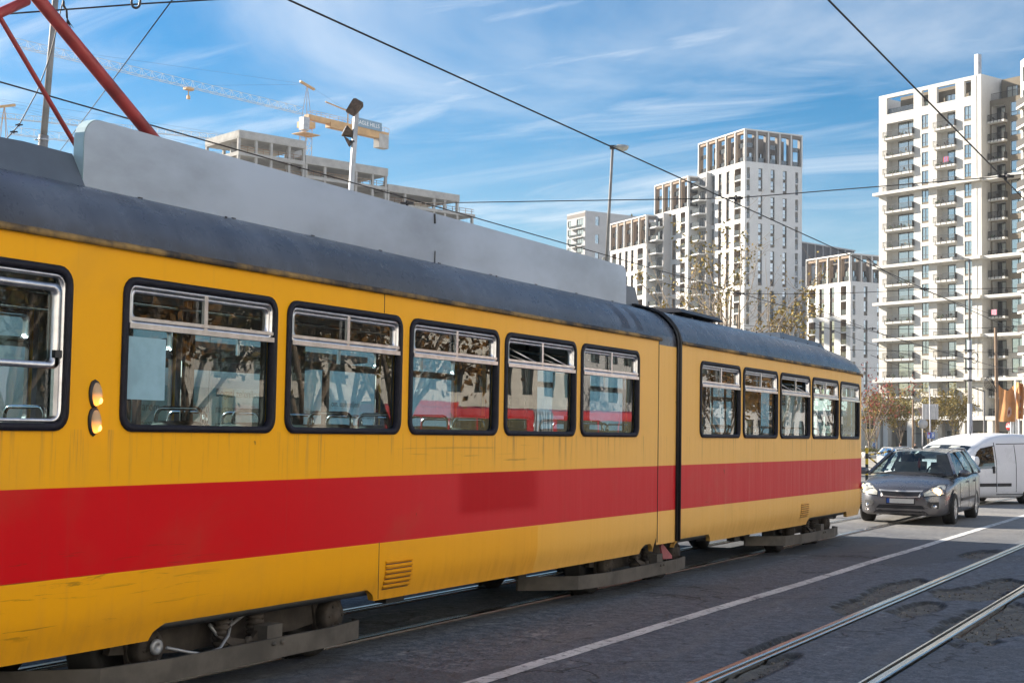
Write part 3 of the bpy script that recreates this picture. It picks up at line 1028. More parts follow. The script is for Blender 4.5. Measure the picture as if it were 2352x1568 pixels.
# paper stuck inside the pane of one window
M['paper'] = simple('pale_blue_paper', (0.24, 0.42, 0.52), 0.25, 0, 0.16, 3.0)
b = MB()
for k in range(6):
    u0, u1 = 6.125 + 0.055 * k, 6.125 + 0.055 * (k + 1)
    b.add([side(u0, 1.795, -0.013), side(u1, 1.795, -0.013), side(u1, 2.155, -0.013), side(u0, 2.155, -0.013),
           side(u0, 1.795, -0.017), side(u1, 1.795, -0.017), side(u1, 2.155, -0.017), side(u0, 2.155, -0.017)], [(0, 1, 2, 3), (7, 6, 5, 4), (0, 4, 5, 1), (3, 2, 6, 7)])
pp = b.build('paper_sheet', M['paper'], near_w[2])
M['blind'] = simple('blue_blind', (0.20, 0.42, 0.56), 0.6, 0, 0.1)
b = MB()
b.add([side(s, z, d) for d in (-0.05, -0.056) for (s, z) in ((11.72, 1.80), (12.02, 1.80), (12.02, 2.19), (11.72, 2.19))], [(0, 1, 2, 3), (7, 6, 5, 4), (0, 4, 5, 1), (3, 2, 6, 7)])
b.build('sun_blind', M['blind'], near_w[5])

# ---- indicator lamps
def amber_mat():
    m = NT('amber_lens')
    g = m.n('ShaderNodeTexCoord'); sp = m.n('ShaderNodeSeparateXYZ')
    m.l(g.outputs['Generated'], sp.inputs[0])
    e = m.ramp(sp.outputs[2], 0.10, 0.62, 1.0, 0.0)
    m.set(Base_Color=(0.50, 0.33, 0.18), Roughness=0.2, Emission_Color=(1.0, 0.30, 0.035), Emission_Strength=m.math('MULTIPLY', e, 0.95))
    return m.mat
M['amber'] = amber_mat()
M['amber_lit'] = lit('lit_amber_bulb', (1.0, 0.50, 0.12), 1.3)
for zc in (1.665, 1.815):
    b = MB()
    n, r_ = 14, 0.042
    b.grid(lambda a, t: side(5.872 + r_ * 1.05 * math.cos(a) * math.sqrt(max(0, 1 - t * t)) * (1.0 + 0.12 * t), zc + 0.083 * t, 0.016 + 0.020 * math.sin(a) * math.sqrt(max(0, 1 - t * t)) - 0.012),
           [math.pi * 2 * k / n for k in range(n + 1)], [-1 + 2 * k / 12 for k in range(13)], 0, True)
    bz = b.build('indicator_lamp', M['black'], tram)
    b = MB()
    b.grid(lambda a, t: side(5.876 + r_ * 0.9 * math.cos(a) * math.sqrt(max(0, 1 - t * t)) * (1.0 + 0.10 * t), zc + 0.072 * t, 0.004 + 0.036 * math.sin(a) * math.sqrt(max(0, 1 - t * t)) * (1.1 - 0.3 * t)),
           [math.pi * k / n for k in range(n + 1)], [-1 + 2 * k / 12 for k in range(13)], 0, True)
    b.build('lens', M['amber'], bz)
    b = MB()
    b.grid(lambda a, t: side(5.882 + 0.016 * math.cos(a) * math.sqrt(max(0, 1 - t * t)), zc - 0.036 + 0.022 * t, 0.026 + 0.026 * math.sin(a) * math.sqrt(max(0, 1 - t * t))),
           [math.pi * k / 10 for k in range(11)], [-1 + 2 * k / 8 for k in range(9)], 0, True)
    b.build('bulb', M['amber_lit'], bz)

# ---- louvred vents
def vent(s0, s1, z0, z1, n):
    b = MB()
    dz = (z1 - z0) / n
    for k in range(n):
        zc = z0 + dz * (k + 0.5)
        b.add([side(s0, zc - dz * .30, 0.002), side(s1, zc - dz * .30, 0.002), side(s1, zc + dz * .12, 0.018), side(s0, zc + dz * .12, 0.018), side(s1, zc + dz * .34, 0.002), side(s0, zc + dz * .34, 0.002)],
              [(0, 1, 2, 3), (3, 2, 4, 5)], 0)
        b.add([side(s0 + .004, zc - dz * .44, 0.003), side(s1 - .004, zc - dz * .44, 0.003), side(s1 - .004, zc - dz * .22, 0.004), side(s0 + .004, zc - dz * .22, 0.004)], [(0, 1, 2, 3)], 1)
    return b.build('vent_grille', [M['tram'], M['interior_dark']], tram)
vent(8.87, 9.235, 0.47, 0.69, 6)
vent(19.50, 19.88, 0.51, 0.71, 7)
vent(23.02, 23.16, 0.56, 0.76, 6)
# tail lamp, lit by a low yellow bulb
b = MB()
x, y, nx, ny = path(23.04)
b.lathe([(0.0, 0.0), (0.05, 0.005), (0.055, 0.03), (0.045, 0.045), (0.0, 0.05)], (x, y, 0.86), (nx, ny, 0), 16)
tl = b.build('tail_lamp', M['chrome'], tram)
b = MB()
b.lathe([(0.042, 0.046), (0.03, 0.058), (0.0, 0.062)], (x, y, 0.86), (nx, ny, 0), 16)
b.build('lens', lit('lit_tail_bulb', (1.0, 0.62, 0.2), 4.0), tl)
# coupler under the tail
b = MB()
b.beam((-0.75, 23.0, 0.40), (-0.75, 23.75, 0.34), 0.16, 0.14)
b.lathe([(0.0, 0.0), (0.10, 0.0), (0.12, 0.05), (0.10, 0.10), (0.0, 0.10)], (-0.75, 23.75, 0.28), (0, 0, 1), 14)
b.build('coupler', M['grime_dark'], tram)
b = MB()
b.box(-2.0, -0.25, 3.6, 14.0, 0.52, 0.70)
b.box(-2.0, -0.25, 15.0, 22.6, 0.52, 0.70)
for yb in (9.9, 11.6, 16.3, 17.6):
    b.box(-1.8, -0.35, yb, yb + 0.9, 0.36, 0.56)
b.beam((-0.12, 9.0, 0.40), (-0.12, 9.25, 0.40), 0.1, 0.08)
b.beam((-0.16, 11.2, 0.39), (-0.16, 11.35, 0.39), 0.1, 0.08)
b.beam((-0.16, 17.0, 0.38), (-0.16, 17.2, 0.38), 0.1, 0.10)
b.build('underframe', M['grime_dark'], tram)
# black step recess in the skirt corners
# ---- bogies
def bogie(yc, y0, y1, hubs, extra):
    bg_ = MB()
    # side frame, pressed steel beam with cut-outs
    bg_.prism([(-0.30, hubs[0] - 0.25, 0.30), (-0.30, hubs[0] + 0.35, 0.24), (-0.30, hubs[1] - 0.35, 0.24), (-0.30, hubs[1] + 0.25, 0.30), (-0.30, hubs[1] + 0.2, 0.46), (-0.30, hubs[0] - 0.2, 0.46)], (-0.05, 0, 0))
    bg_.prism([(-1.90, hubs[0] - 0.25, 0.30), (-1.90, hubs[1] + 0.25, 0.30), (-1.90, hubs[1] + 0.2, 0.46), (-1.90, hubs[0] - 0.2, 0.46)], (0.05, 0, 0))
    for yy_ in (yc - 0.35, yc + 0.35):
        bg_.box(-1.85, -0.34, yy_ - 0.08, yy_ + 0.08, 0.30, 0.50)
    o = bg_.build('bogie', M['grime'], tram)
    for h in hubs:
        for sd, xx_ in ((1, -0.42), (-1, -1.62)):
            w = MB()
            w.lathe([(0.0, 0.02), (0.20, 0.02), (0.22, 0.05), (0.29, 0.05), (0.33, 0.04), (0.33, -0.08), (0.36, -0.085), (0.36, -0.11), (0.0, -0.11)], (xx_, h, 0.34), (sd, 0, 0), 28)
            w.build('wheel', M['grime_dark'], o)
        a = MB()
        a.lathe([(0.0, 0.13), (0.045, 0.13), (0.05, 0.115), (0.10, 0.11), (0.115, 0.09), (0.12, 0.0), (0.0, 0.0)], (-0.30, h, 0.315), (1, 0, 0), 20)
        for q in range(6):
            w = q * math.pi / 3
            a.lathe([(0.0, 0.012), (0.012, 0.012), (0.012, 0.0)], (-0.19, h + 0.075 * math.cos(w), 0.315 + 0.075 * math.sin(w)), (1, 0, 0), 6)
        a.prism([(-0.28, h - 0.16, 0.46), (-0.28, h - 0.10, 0.20), (-0.28, h + 0.10, 0.20), (-0.28, h + 0.16, 0.46)], (-0.03, 0, 0))
        a.build('axle_box', M['grime'], o)
    sp = MB()
    for dy in (-0.28, 0.06):
        sp.tube([(-0.20, yc + dy, 0.24), (-0.20, yc + dy, 0.48)], 0.045, 10)
        for q in range(6):
            sp.lathe([(0.055, 0.0), (0.062, 0.012), (0.055, 0.024)], (-0.20, yc + dy, 0.26 + q * 0.034), (0, 0, 1), 12)
    sp.prism([(-0.13, yc - 0.42, 0.34), (-0.13, yc - 0.18, 0.22), (-0.13, yc + 0.02, 0.22), (-0.13, yc + 0.02, 0.34), (-0.13, yc - 0.06, 0.27)], (-0.03, 0, 0))
    sp.lathe([(0.0, 0.03), (0.03, 0.03), (0.03, 0.0)], (-0.14, yc - 0.1, 0.27), (1, 0, 0), 10)
    sp.build('suspension', M['grime'], o)
    f = MB()
    pl_ = [(-0.55, y0, 0), (-0.12, y0 + 0.42, 0), (-0.03, y0 + 0.9, 0), (-0.02, y1 - 0.5, 0), (-0.08, y1 - 0.06, 0), (-0.16, y1, 0)]
    for i in range(len(pl_) - 1):
        (xa, ya, _), (xb, yb, _) = pl_[i], pl_[i + 1]
        f.prism([(xa, ya, 0.145), (xb, yb, 0.145), (xb, yb, 0.275), (xa, ya, 0.275)], (-0.025, 0.0, 0))
    f.box(-0.16, -0.05, yc + 0.0, yc + 0.16, 0.24, 0.36)
    for q in (0.03, 0.12):
        f.lathe([(0.0, 0.012), (0.014, 0.012), (0.016, 0.0)], (-0.02, yc + q, 0.245), (1, 0, 0), 8)
    f.build('fender_bar', M['fender'], o)
    if extra == 'hose':
        h = MB()
        h.tube([(-0.10, hubs[0] + 0.02, 0.33), (-0.06, hubs[0] + 0.16, 0.29), (-0.06, hubs[0] + 0.32, 0.255), (-0.07, hubs[0] + 0.48, 0.27), (-0.12, hubs[0] + 0.62, 0.33), (-0.2, hubs[0] + 0.75, 0.42)], 0.010, 7)
        h.tube([(-0.22, hubs[0] + 0.55, 0.40), (-0.2, hubs[0] + 0.60, 0.33), (-0.2, hubs[0] + 0.70, 0.36), (-0.2, hubs[0] + 0.9, 0.44)], 0.012, 7)
        h.lathe([(0.0, 0.012), (0.018, 0.012), (0.02, 0.02), (0.045, 0.02), (0.048, 0.0)], (-0.15, hubs[0] - 0.02, 0.335), (1, 0, 0), 14)
        h.build('hose', M['steel'], o)
    if extra == 'bracket':
        h = MB()
        h.prism([(-0.12, yc + 0.28, 0.43), (-0.12, yc + 0.36, 0.28), (-0.12, yc + 0.62, 0.27), (-0.12, yc + 0.62, 0.30), (-0.12, yc + 0.34, 0.45)], (-0.02, 0, 0))
        h.build('bracket', M['pink_steel'], o)
    return o
bogie(7.55, 5.70, 8.72, (6.62, 8.52), 'hose')
bogie(14.30, 12.05, 15.28, (13.35, 15.25), 'bracket')
bogie(20.7, 18.75, 21.8, (19.75, 21.6), '')

# ---- roof fittings
b = MB()
pts_ = []
y0, y1, z0, z1, r = 6.13, 14.20, 3.03, 3.455, 0.13
pts_ += [(-0.40, y0, z0)]
for k in range(7):
    w = R(180 - 90 * k / 6); pts_.append((-0.40, y0 + r + r * math.cos(w), z1 - r + r * math.sin(w)))
for k in range(5):
    w = R(90 - 90 * k / 4); pts_.append((-0.40, y1 - 0.1 + 0.1 * math.cos(w), z1 - 0.1 + 0.1 * math.sin(w)))
pts_ += [(-0.40, y1, z0)]
b.prism(pts_[::-1], (-0.012, 0, 0))
bd = b.build('roof_board', M['board'], tram)
b = MB()
rim = [(p[1], p[2]) for p in pts_[:8]]
for (a, c) in zip(rim[:-1], rim[1:]):
    b.quad((-0.398, a[0], a[1]), (-0.398, c[0], c[1]), (-0.47, c[0] - 0.004, c[1]), (-0.47, a[0] - 0.004, a[1]))
    b.quad((-0.398, a[0] - 0.006, a[1]), (-0.398, c[0] - 0.006, c[1] + 0.003), (-0.47, c[0] - 0.01, c[1] + 0.003), (-0.47, a[0] - 0.01, a[1]))
b.build('board_rim', M['board_edge'], bd)
b = MB()
b.beam((-0.43, 6.2, 3.012), (-0.43, 14.2, 3.012), 0.05, 0.03)
for k in range(9):
    b.beam((-0.385, 6.6 + 0.9 * k, 3.0), (-0.385, 6.6 + 0.9 * k, 3.045), 0.015, 0.03, up=(0, 1, 0))
    b.beam((-0.43, 6.6 + 0.9 * k, 3.40), (-0.75, 6.6 + 0.9 * k, 3.08), 0.03, 0.03)
b.build('board_bracket', M['dark_metal'], bd)
b = MB()
b.beam((-0.397, 10.13, 3.45), (-0.397, 10.14, 3.37), 0.006, 0.02, up=(0, 1, 0))
b.build('board_scratch', M['interior_dark'], bd)
b = MB()
b.beam((-0.397, 10.15, 3.14), (-0.397, 10.15, 3.03), 0.004, 0.008, up=(0, 1, 0))
b.build('board_scratch', M['interior_dark'], bd)
b = MB()
b.prism([(-0.55, 14.25, 3.05), (-0.55, 14.95, 3.05), (-0.55, 14.80, 3.29), (-0.55, 14.25, 3.29)], (-1.1, 0, 0))
b.box(-1.5, -0.7, 14.3, 14.85, 3.02, 3.06)
b.build('equipment_box', M['hood'], tram)
b = MB()
top = [(-0.36, 4.6, 3.10), (-0.36, 5.05, 3.17), (-0.36, 5.45, 3.225), (-0.36, 5.75, 3.24), (-0.36, 6.12, 3.235), (-0.36, 6.12, 3.02), (-0.36, 4.6, 3.02)]
b.prism([(p[0] - (p[2] - 3.02) * 0.55, p[1], p[2]) for p in top][::-1], (-1.3, 0, 0))
b.build('roof_hood', M['hood'], tram)
b = MB()
b.prism([(-0.40, 15.9, 3.10), (-0.40, 17.4, 3.09), (-0.48, 17.35, 3.15), (-0.48, 15.95, 3.155)][::-1], (-1.2, 0, 0))
b.build('roof_hatch', M['dark_metal'], tram)
b = MB()
b.prism([(-0.52, 20.2, 3.08), (-0.52, 22.6, 3.05), (-0.56, 22.5, 3.135), (-0.56, 20.3, 3.165)][::-1], (-1.0, 0, 0))
b.build('roof_hatch', M['hood'], tram)
for k in range(11):
    yk = 15.6 + 0.62 * k
    b = MB()
    b.lathe([(0.0, 0.02), (0.010, 0.02), (0.012, 0.0)], (-0.40, yk, 3.04), (0.4, 0, 1), 8)
    b.build('roof_bolt', M['dark_metal'], tram)
for yk in (7.35, 11.1):
    b = MB()
    b.lathe([(0.0, 0.016), (0.008, 0.016), (0.010, 0.0)], (-0.33, yk, 3.015), (0.4, 0, 1), 8)
    b.build('roof_bolt', M['dark_metal'], tram)
# pantograph: thick lower arm, thin guide rod, knee
b = MB()
b.box(-1.75, -0.65, 7.6, 9.4, 3.14, 3.22)
for xx_ in (-1.65, -0.75):
    for yy_ in (7.7, 9.3):
        b.lathe([(0.05, 0.0), (0.07, 0.03), (0.05, 0.06), (0.07, 0.09), (0.05, 0.12)], (xx_, yy_, 3.08), (0, 0, 1), 10)
pan = b.build('pantograph', M['red_steel'], tram)
def pp_(px, py, X=-6.60):
    p = on_x(px, py, X)
    return Vector((p.x + 5.70, p.y, p.z))
A, B = pp_(345, 310), pp_(78, -14)
d_ = (B - A).normalized()
b = MB()
b.tube([A - d_ * 0.75, B + d_ * 0.55], [0.044, 0.040], 14)
b.build('lower_arm', M['red_steel'], pan)
C_, D_ = pp_(183, 350), pp_(-2, 38)
d2 = (D_ - C_).normalized()
b = MB()
b.tube([C_ - d2 * 0.6, D_ + d2 * 0.9], 0.0155, 10)
b.build('guide_rod', M['red_steel'], pan)
b = MB()
K = B - d_ * 0.0
e1, e2 = pp_(62, 2), pp_(-60, 58)
b.tube([e1, e2], 0.030, 10)
b.build('upper_arm', M['red_steel'], pan)
b = MB()
b.beam(pp_(70, -4), pp_(106, -2), 0.03, 0.02)
b.build('knee_bolt', M['dark_metal'], pan)

# ---- inside: seats with grab rails, poles, ceiling rail
def make_seat():
    b = MB()
    prof = [(0.0, 1.22), (-0.02, 1.45), (-0.05, 1.655), (-0.07, 1.68), (-0.09, 1.66), (-0.06, 1.45), (-0.05, 1.22)]
    b.grid(lambda x, k: (x, prof[int(k)][0], prof[int(k)][1] - 0.012 * (2 * abs(x) / 0.42) ** 4), [-0.21 + 0.06 * i for i in range(8)], list(range(len(prof))), 0, True)
    b.box(-0.21, 0.21, 0.0, 0.42, 1.17, 1.23)
    b.box(-0.03, 0.03, 0.1, 0.3, 0.78, 1.17)
    return b.mesh('seat', M['teal_seat'])
def make_grab():
    b = MB()
    L = [(-0.19, -0.06, 1.64)]
    for k in range(7):
        w = R(180 - 90 * k / 6); L.append((-0.13 + 0.06 * math.cos(w), -0.065, 1.70 + 0.06 * math.sin(w)))
    for k in range(7):
        w = R(90 - 90 * k / 6); L.append((0.13 + 0.06 * math.cos(w), -0.065, 1.70 + 0.06 * math.sin(w)))
    L.append((0.19, -0.06, 1.64))
    b.tube(L, 0.014, 8)
    return b.mesh('grab_handle', M['chrome'])
seat_me, grab_me = make_seat(), make_grab()
seat_y = [4.7, 5.45, 6.35, 7.12, 7.9, 8.66, 9.45, 10.2, 10.95, 11.75, 12.5, 13.3] + [15.7, 16.5, 17.3, 18.1, 18.9, 19.7, 20.5, 21.3]
for k, sy in enumerate(seat_y):
    for lx in (-0.42, -1.78):
        o = inst('seat', seat_me, tram, (lx, sy, 0), 0 if k % 5 else R(180))
        inst('grab_handle', grab_me, o)
b = MB()
b.tube([(-0.75, 6.95, 0.78), (-0.75, 6.95, 2.6)], 0.017, 8)
gp_me = b.mesh('grab_pole', M['dark_metal'])
for k, (lx, ly) in enumerate([(-0.0, 0.0), (-0.85, 0.35), (0.02, 0.55), (-0.85, 1.5), (0.0, 1.7), (0.0, 3.4), (-0.85, 4.2), (0.0, 5.6), (-0.85, 6.4), (0, 9.2), (-0.85, 10.0), (0, 11.5), (-0.8, 13.2)]):
    inst('grab_pole', gp_me, tram, (lx + 0.0, ly, 0))
b = MB()
for lx in (-0.62, -1.58):
    b.tube([(lx, 3.4, 2.42), (lx, 14.0, 2.42)], 0.015, 8)
    b.tube([(lx, 15.0, 2.42), (lx, 22.5, 2.42)], 0.015, 8)
b.build('ceiling_rail', M['chrome'], tram)
# web address stuck inside the rear window, read backwards from here
M['sticker'] = simple('sticker_film', (0.50, 0.60, 0.60), 0.6, 0, 0.05)
M['sticker_ink'] = simple('sticker_ink', (0.02, 0.05, 0.05), 0.6, 0, 0.05)
def tail_pt(s, z, d, far=False):
    x, y, nx, ny = path(s)
    p = (x + nx * d, y + ny * d, z)
    return (-2 * HW - p[0], p[1], z) if far else p
b = MB()
ns = 10
for far in (False, True):
    for k in range(ns):
        a, c = RW0 + (S_END - RW0) * k / ns, RW0 + (S_END - RW0) * (k + 1) / ns
        b.quad(tail_pt(a, WZ0 + 0.03, -0.02, far), tail_pt(c, WZ0 + 0.03, -0.02, far), tail_pt(c, WZ1 - 0.03, -0.02, far), tail_pt(a, WZ1 - 0.03, -0.02, far))
rwin = b.build('rear_window', M['glass_far'], tram)
b = MB()
L = [tail_pt(RW0 + (S_END - RW0) * k / ns, WZ0 + 0.03, 0.004) for k in range(ns + 1)] + [tail_pt(S_END - (S_END - RW0) * k / ns, WZ0 + 0.03, 0.004, True) for k in range(ns + 1)]
U_ = [(p[0], p[1], WZ1 - 0.03) for p in L[::-1]]
b.tube(L + U_ + L[:1], 0.028, 6)
b.build('window_seal', M['seal'], rwin)
P0, P1 = None, None
for q in range(200):
    x, y, nx, ny = path(RW0 + (S_END - RW0) * q / 200)
    if P0 is None and x < -0.30: P0 = Vector((x - nx * 0.06, y - ny * 0.06, 1.765))
    if P1 is None and x < -0.88: P1 = Vector((x - nx * 0.06, y - ny * 0.06, 1.765))
if P1 is None:
    P1 = P0 + Vector((-0.55, 0.35, 0))
u_ = (P1 - P0); Lw = u_.length; u_.normalize()
nrm = u_.cross(Vector((0, 0, 1)))
b = MB()
b.obox((P0 + P1) / 2, u_ * (Lw / 2), nrm * 0.002, (0, 0, 0.06), 0)
for sg in (-1, 1):
    put_text(b, 'www.gsp.co.rs', 0.098, (P0 + P1) / 2 + nrm * 0.004 * sg, u_, (0, 0, 1), 1)
b.build('window_sticker', [M['sticker'], M['sticker_ink']], rwin)
# ================================================================ VEHICLES
def car_paint(name, col, dust=(0.34, 0.30, 0.25), metal=0.55, k=0.35):
    m = NT(name)
    f = m.noise(m.coord('Object'), 3.0, 7, 0.65)
    g = m.n('ShaderNodeTexCoord'); sp = m.n('ShaderNodeSeparateXYZ')
    m.l(g.outputs['Object'], sp.inputs[0])
    low = m.ramp(sp.outputs[2], 0.15, 0.75, 0.75, 0.12)
    d = m.math('MULTIPLY', m.math('MULTIPLY', m.ramp(f, 0.25, 0.75, 0.5, 1.0), low), k * 2)
    m.set(Base_Color=m.mix(d, col, dust), Roughness=m.ramp(f, 0.3, 0.7, 0.22, 0.42), Metallic=metal, Coat_Weight=0.5, Coat_Roughness=0.08)
    return m.mat
M['car_paint'] = car_paint('silver_grey_car_paint', (0.135, 0.136, 0.152), metal=0.65, k=0.16)
M['van_paint'] = car_paint('white_van_paint', (0.78, 0.78, 0.80), (0.5, 0.46, 0.42), 0.0, 0.12)
M['trim'] = simple('black_plastic', (0.018, 0.018, 0.02), 0.6, 0, 0.2)
M['lamp_glass'] = simple('cloudy_headlamp', (0.66, 0.64, 0.55), 0.15, 0.1, 0.15, 10)
M['rim'] = simple('wheel_trim', (0.55, 0.54, 0.53), 0.4, 0.7, 0.2)
M['plate'] = simple('number_plate', (0.62, 0.60, 0.56), 0.5, 0, 0.08)
M['plate_blue'] = simple('plate_blue', (0.02, 0.09, 0.36), 0.5, 0, 0.08)
M['headlight_on'] = lit('lit_headlight', (1.0, 0.55, 0.18), 4.5)
M['dash'] = simple('dashboard', (0.022, 0.022, 0.025), 0.7, 0, 0.2)

def lerp_tab(tab, y):
    if y <= tab[0][0]: return tab[0][1:]
    for a, c in zip(tab[:-1], tab[1:]):
        if y <= c[0]:
            t = (y - a[0]) / (c[0] - a[0])
            t = t * t * (3 - 2 * t) * 0.35 + t * 0.65
            return tuple(p + (q - p) * t for p, q in zip(a[1:], c[1:]))
    return tab[-1][1:]
def boolean_cut(ob, cutters):
    for cme in cutters:
        c = bpy.data.objects.new('cutter', cme)
        COL.objects.link(c)
        md = ob.modifiers.new('b', 'BOOLEAN')
        md.operation = 'DIFFERENCE'; md.object = c; md.solver = 'EXACT'
        dg = bpy.context.evaluated_depsgraph_get()
        me = bpy.data.meshes.new_from_object(ob.evaluated_get(dg))
        ob.modifiers.clear()
        ob.data = me
        bpy.data.objects.remove(c)
def cyl_mesh(x0, x1, y, z, r):
    b = MB()
    b.lathe([(0.0, x0), (r, x0), (r, x1), (0.0, x1)], (0, y, z), (1, 0, 0), 40, 0, False)
    return b.mesh('cut', M['trim'])
def wheel(parent, x, y, r, w, sgn, rim='spoke'):
    b = MB()
    b.lathe([(r * 0.62, 0.0), (r * 0.66, 0.02), (r * 0.9, 0.022), (r * 0.985, 0.0), (r, -0.03), (r, -w + 0.03), (r * 0.96, -w), (r * 0.6, -w), (0, -w)], (x, y, r), (sgn, 0, 0), 36)
    t = b.build('wheel', M['tyre'], parent)
    c = MB()
    R_ = r * 0.66
    c.lathe([(R_, 0.012), (R_ * 0.93, 0.014), (R_ * 0.9, -0.015)], (x, y, r), (sgn, 0, 0), 30)
    c.lathe([(0.0, 0.012), (R_ * 0.2, 0.010), (R_ * 0.26, -0.02)], (x, y, r), (sgn, 0, 0), 16)
    n = 9 if rim == 'spoke' else 6
    for k in range(n):
        a = 2 * math.pi * k / n
        p0 = Vector((x + sgn * 0.0, y + R_ * 0.2 * math.cos(a), r + R_ * 0.2 * math.sin(a)))
        p1 = Vector((x + sgn * 0.0, y + R_ * 0.93 * math.cos(a), r + R_ * 0.93 * math.sin(a)))
        c.beam(p0, p1, 0.036 if rim == 'spoke' else 0.07, 0.02, up=(1, 0, 0))
    c.build('wheel_trim', M['rim'], t)
    d = MB()
    d.lathe([(0.0, -0.03), (R_ * 0.95, -0.03)], (x, y, r), (sgn, 0, 0), 24)
    d.build('brake_disc', M['grime_dark'], t)
    return t

# ---- the grey estate car, its nose towards us (local: x to its left side, y from nose to tail)
def estate_car(loc, rz):
    car = thing('estate_car', 'silver grey estate car with its headlight on, behind the tram', 'car', loc, rz)
    L = 4.47
    #      y     w      zb    zs(side top)  ze(edge)  zc(centre)
    T = [(0.00, 0.50, 0.24, 0.46, 0.55, 0.58), (0.03, 0.60, 0.20, 0.50, 0.63, 0.665), (0.10, 0.70, 0.18, 0.55, 0.69, 0.735), (0.25, 0.79, 0.175, 0.62, 0.745, 0.80), (0.50, 0.845, 0.18, 0.69, 0.81, 0.865),
         (0.85, 0.875, 0.18, 0.75, 0.87, 0.93), (1.20, 0.885, 0.18, 0.80, 0.92, 0.985), (1.45, 0.89, 0.18, 0.83, 0.945, 1.0), (2.2, 0.895, 0.18, 0.855, 0.965, 1.0), (3.4, 0.895, 0.18, 0.88, 0.985, 1.01),
         (4.05, 0.88, 0.19, 0.89, 1.0, 1.02), (4.33, 0.83, 0.22, 0.90, 1.0, 1.02), (4.47, 0.72, 0.30, 0.86, 0.96, 0.98)]
    def sect(y):
        w, zb, zs, ze, zc = lerp_tab(T, y)
        return [(0, zb), (w * 0.86, zb), (w * 0.975, zb + 0.05), (w * 0.995, zb + 0.16), (w, zb + (zs - zb) * 0.62), (w * 0.992, zs), (w * 0.955, zs + (ze - zs) * 0.55), (w * 0.87, ze), (w * 0.60, ze + (zc - ze) * 0.55), (w * 0.30, zc - 0.006), (0, zc)]
    ys_ = [0, 0.015, 0.03, 0.06, 0.10, 0.16, 0.25, 0.36, 0.5, 0.66, 0.85, 1.02, 1.2, 1.32, 1.45, 1.8, 2.2, 2.8, 3.4, 3.75, 4.05, 4.2, 4.33, 4.42, 4.47]
    b = MB()
    ring = []
    for y in ys_:
        s = sect(y)
        full = [(x, y, z) for (x, z) in s] + [(-x, y, z) for (x, z) in s[1:-1][::-1]]
        ring.append(full)
    n = len(ring[0])
    vs = [p for r_ in ring for p in r_]
    fs = []
    for i in range(len(ring) - 1):
        for k in range(n):
            k2 = (k + 1) % n
            fs.append((i * n + k, (i + 1) * n + k, (i + 1) * n + k2, i * n + k2))
    fs.append(tuple(range(n)))
    fs.append(tuple((len(ring) - 1) * n + k for k in range(n))[::-1])
    b.add(vs, fs, 0, True)
    body = b.build('body', [M['car_paint'], M['trim']], car)
    WB, YF, RW = 2.64, 0.83, 0.315
    cutters = []
    for yw in (YF, YF + WB):
        cutters += [cyl_mesh(0.62, 1.2, yw, 0.33, 0.365), cyl_mesh(-1.2, -0.62, yw, 0.33, 0.365)]
    boolean_cut(body, cutters)
    for yw in (YF, YF + WB):
        for sg in (1, -1):
            wheel(car, sg * 0.872, yw, RW, 0.20, sg)
            a = MB()
            for k in range(18):
                w0, w1 = R(-12 + 204 * k / 18), R(-12 + 204 * (k + 1) / 18)
                a.quad((sg * 0.878, yw + 0.366 * math.cos(w0), 0.33 + 0.366 * math.sin(w0)), (sg * 0.878, yw + 0.366 * math.cos(w1), 0.33 + 0.366 * math.sin(w1)),
                       (sg * 0.62, yw + 0.366 * math.cos(w1), 0.33 + 0.366 * math.sin(w1)), (sg * 0.62, yw + 0.366 * math.cos(w0), 0.33 + 0.366 * math.sin(w0)))
            a.build('wheel_arch', M['trim'], car)
    def yf(x, z):
        """how far back the nose surface is at this width and height"""
        best = None
        for i in range(400):
            y = i * 0.003
            w, zb, zs, ze, zc = lerp_tab(T, y)
            s = sect(y)
            # half width of the section at height z
            hw = 0
            for (p, q) in zip(s[:-1], s[1:]):
                if min(p[1], q[1]) <= z <= max(p[1], q[1]) and abs(p[1] - q[1]) > 1e-6:
                    t = (z - p[1]) / (q[1] - p[1])
                    hw = max(hw, p[0] + (q[0] - p[0]) * t)
            if hw >= abs(x) and zb <= z:
                return y
        return 1.0
    def patch(mb, pts, lift, mi=0, thick=0.0):
        """polygon given as (x, z) laid on the nose"""
        P = [(x, yf(x, z) - lift, z) for (x, z) in pts]
        mb.add(P, [tuple(range(len(P)))], mi)
    def strip(mb, rows, lift, mi=0):
        n_ = len(rows[0])
        vs_ = [(x, yf(x, z) - lift, z) for r_ in rows for (x, z) in r_]
        fs_ = []
        for i in range(len(rows) - 1):
            for k in range(n_ - 1):
                fs_.append((i * n_ + k, i * n_ + k + 1, (i + 1) * n_ + k + 1, (i + 1) * n_ + k))
        mb.add(vs_, fs_, mi, True)
    xx = [-0.36 + 0.06 * k for k in range(13)]
    def hrow(x0, x1, z0, z1, n_=12, bow=0.0):
        return [(x0 + (x1 - x0) * k / n_, z0 + (z1 - z0) * k / n_ + bow * (1 - (2 * k / n_ - 1) ** 2)) for k in range(n_ + 1)]
    g = MB()
    strip(g, [hrow(-0.37, 0.37, 0.655, 0.655, bow=-0.01), hrow(-0.33, 0.33, 0.565, 0.565, bow=-0.012)], 0.006, 0)
    for k in range(26):
        x = -0.35 + 0.028 * k
        strip(g, [[(x, 0.65), (x + 0.007, 0.65)], [(x * 0.92, 0.572), (x * 0.92 + 0.007, 0.572)]], 0.010, 1)
    for z in (0.585, 0.602, 0.619, 0.636):
        strip(g, [hrow(-0.35, 0.35, z, z, bow=-0.01), hrow(-0.35, 0.35, z - 0.005, z - 0.005, bow=-0.01)], 0.010, 1)
    g.build('grille', [M['black'], M['dark_metal']], car)
    g = MB()
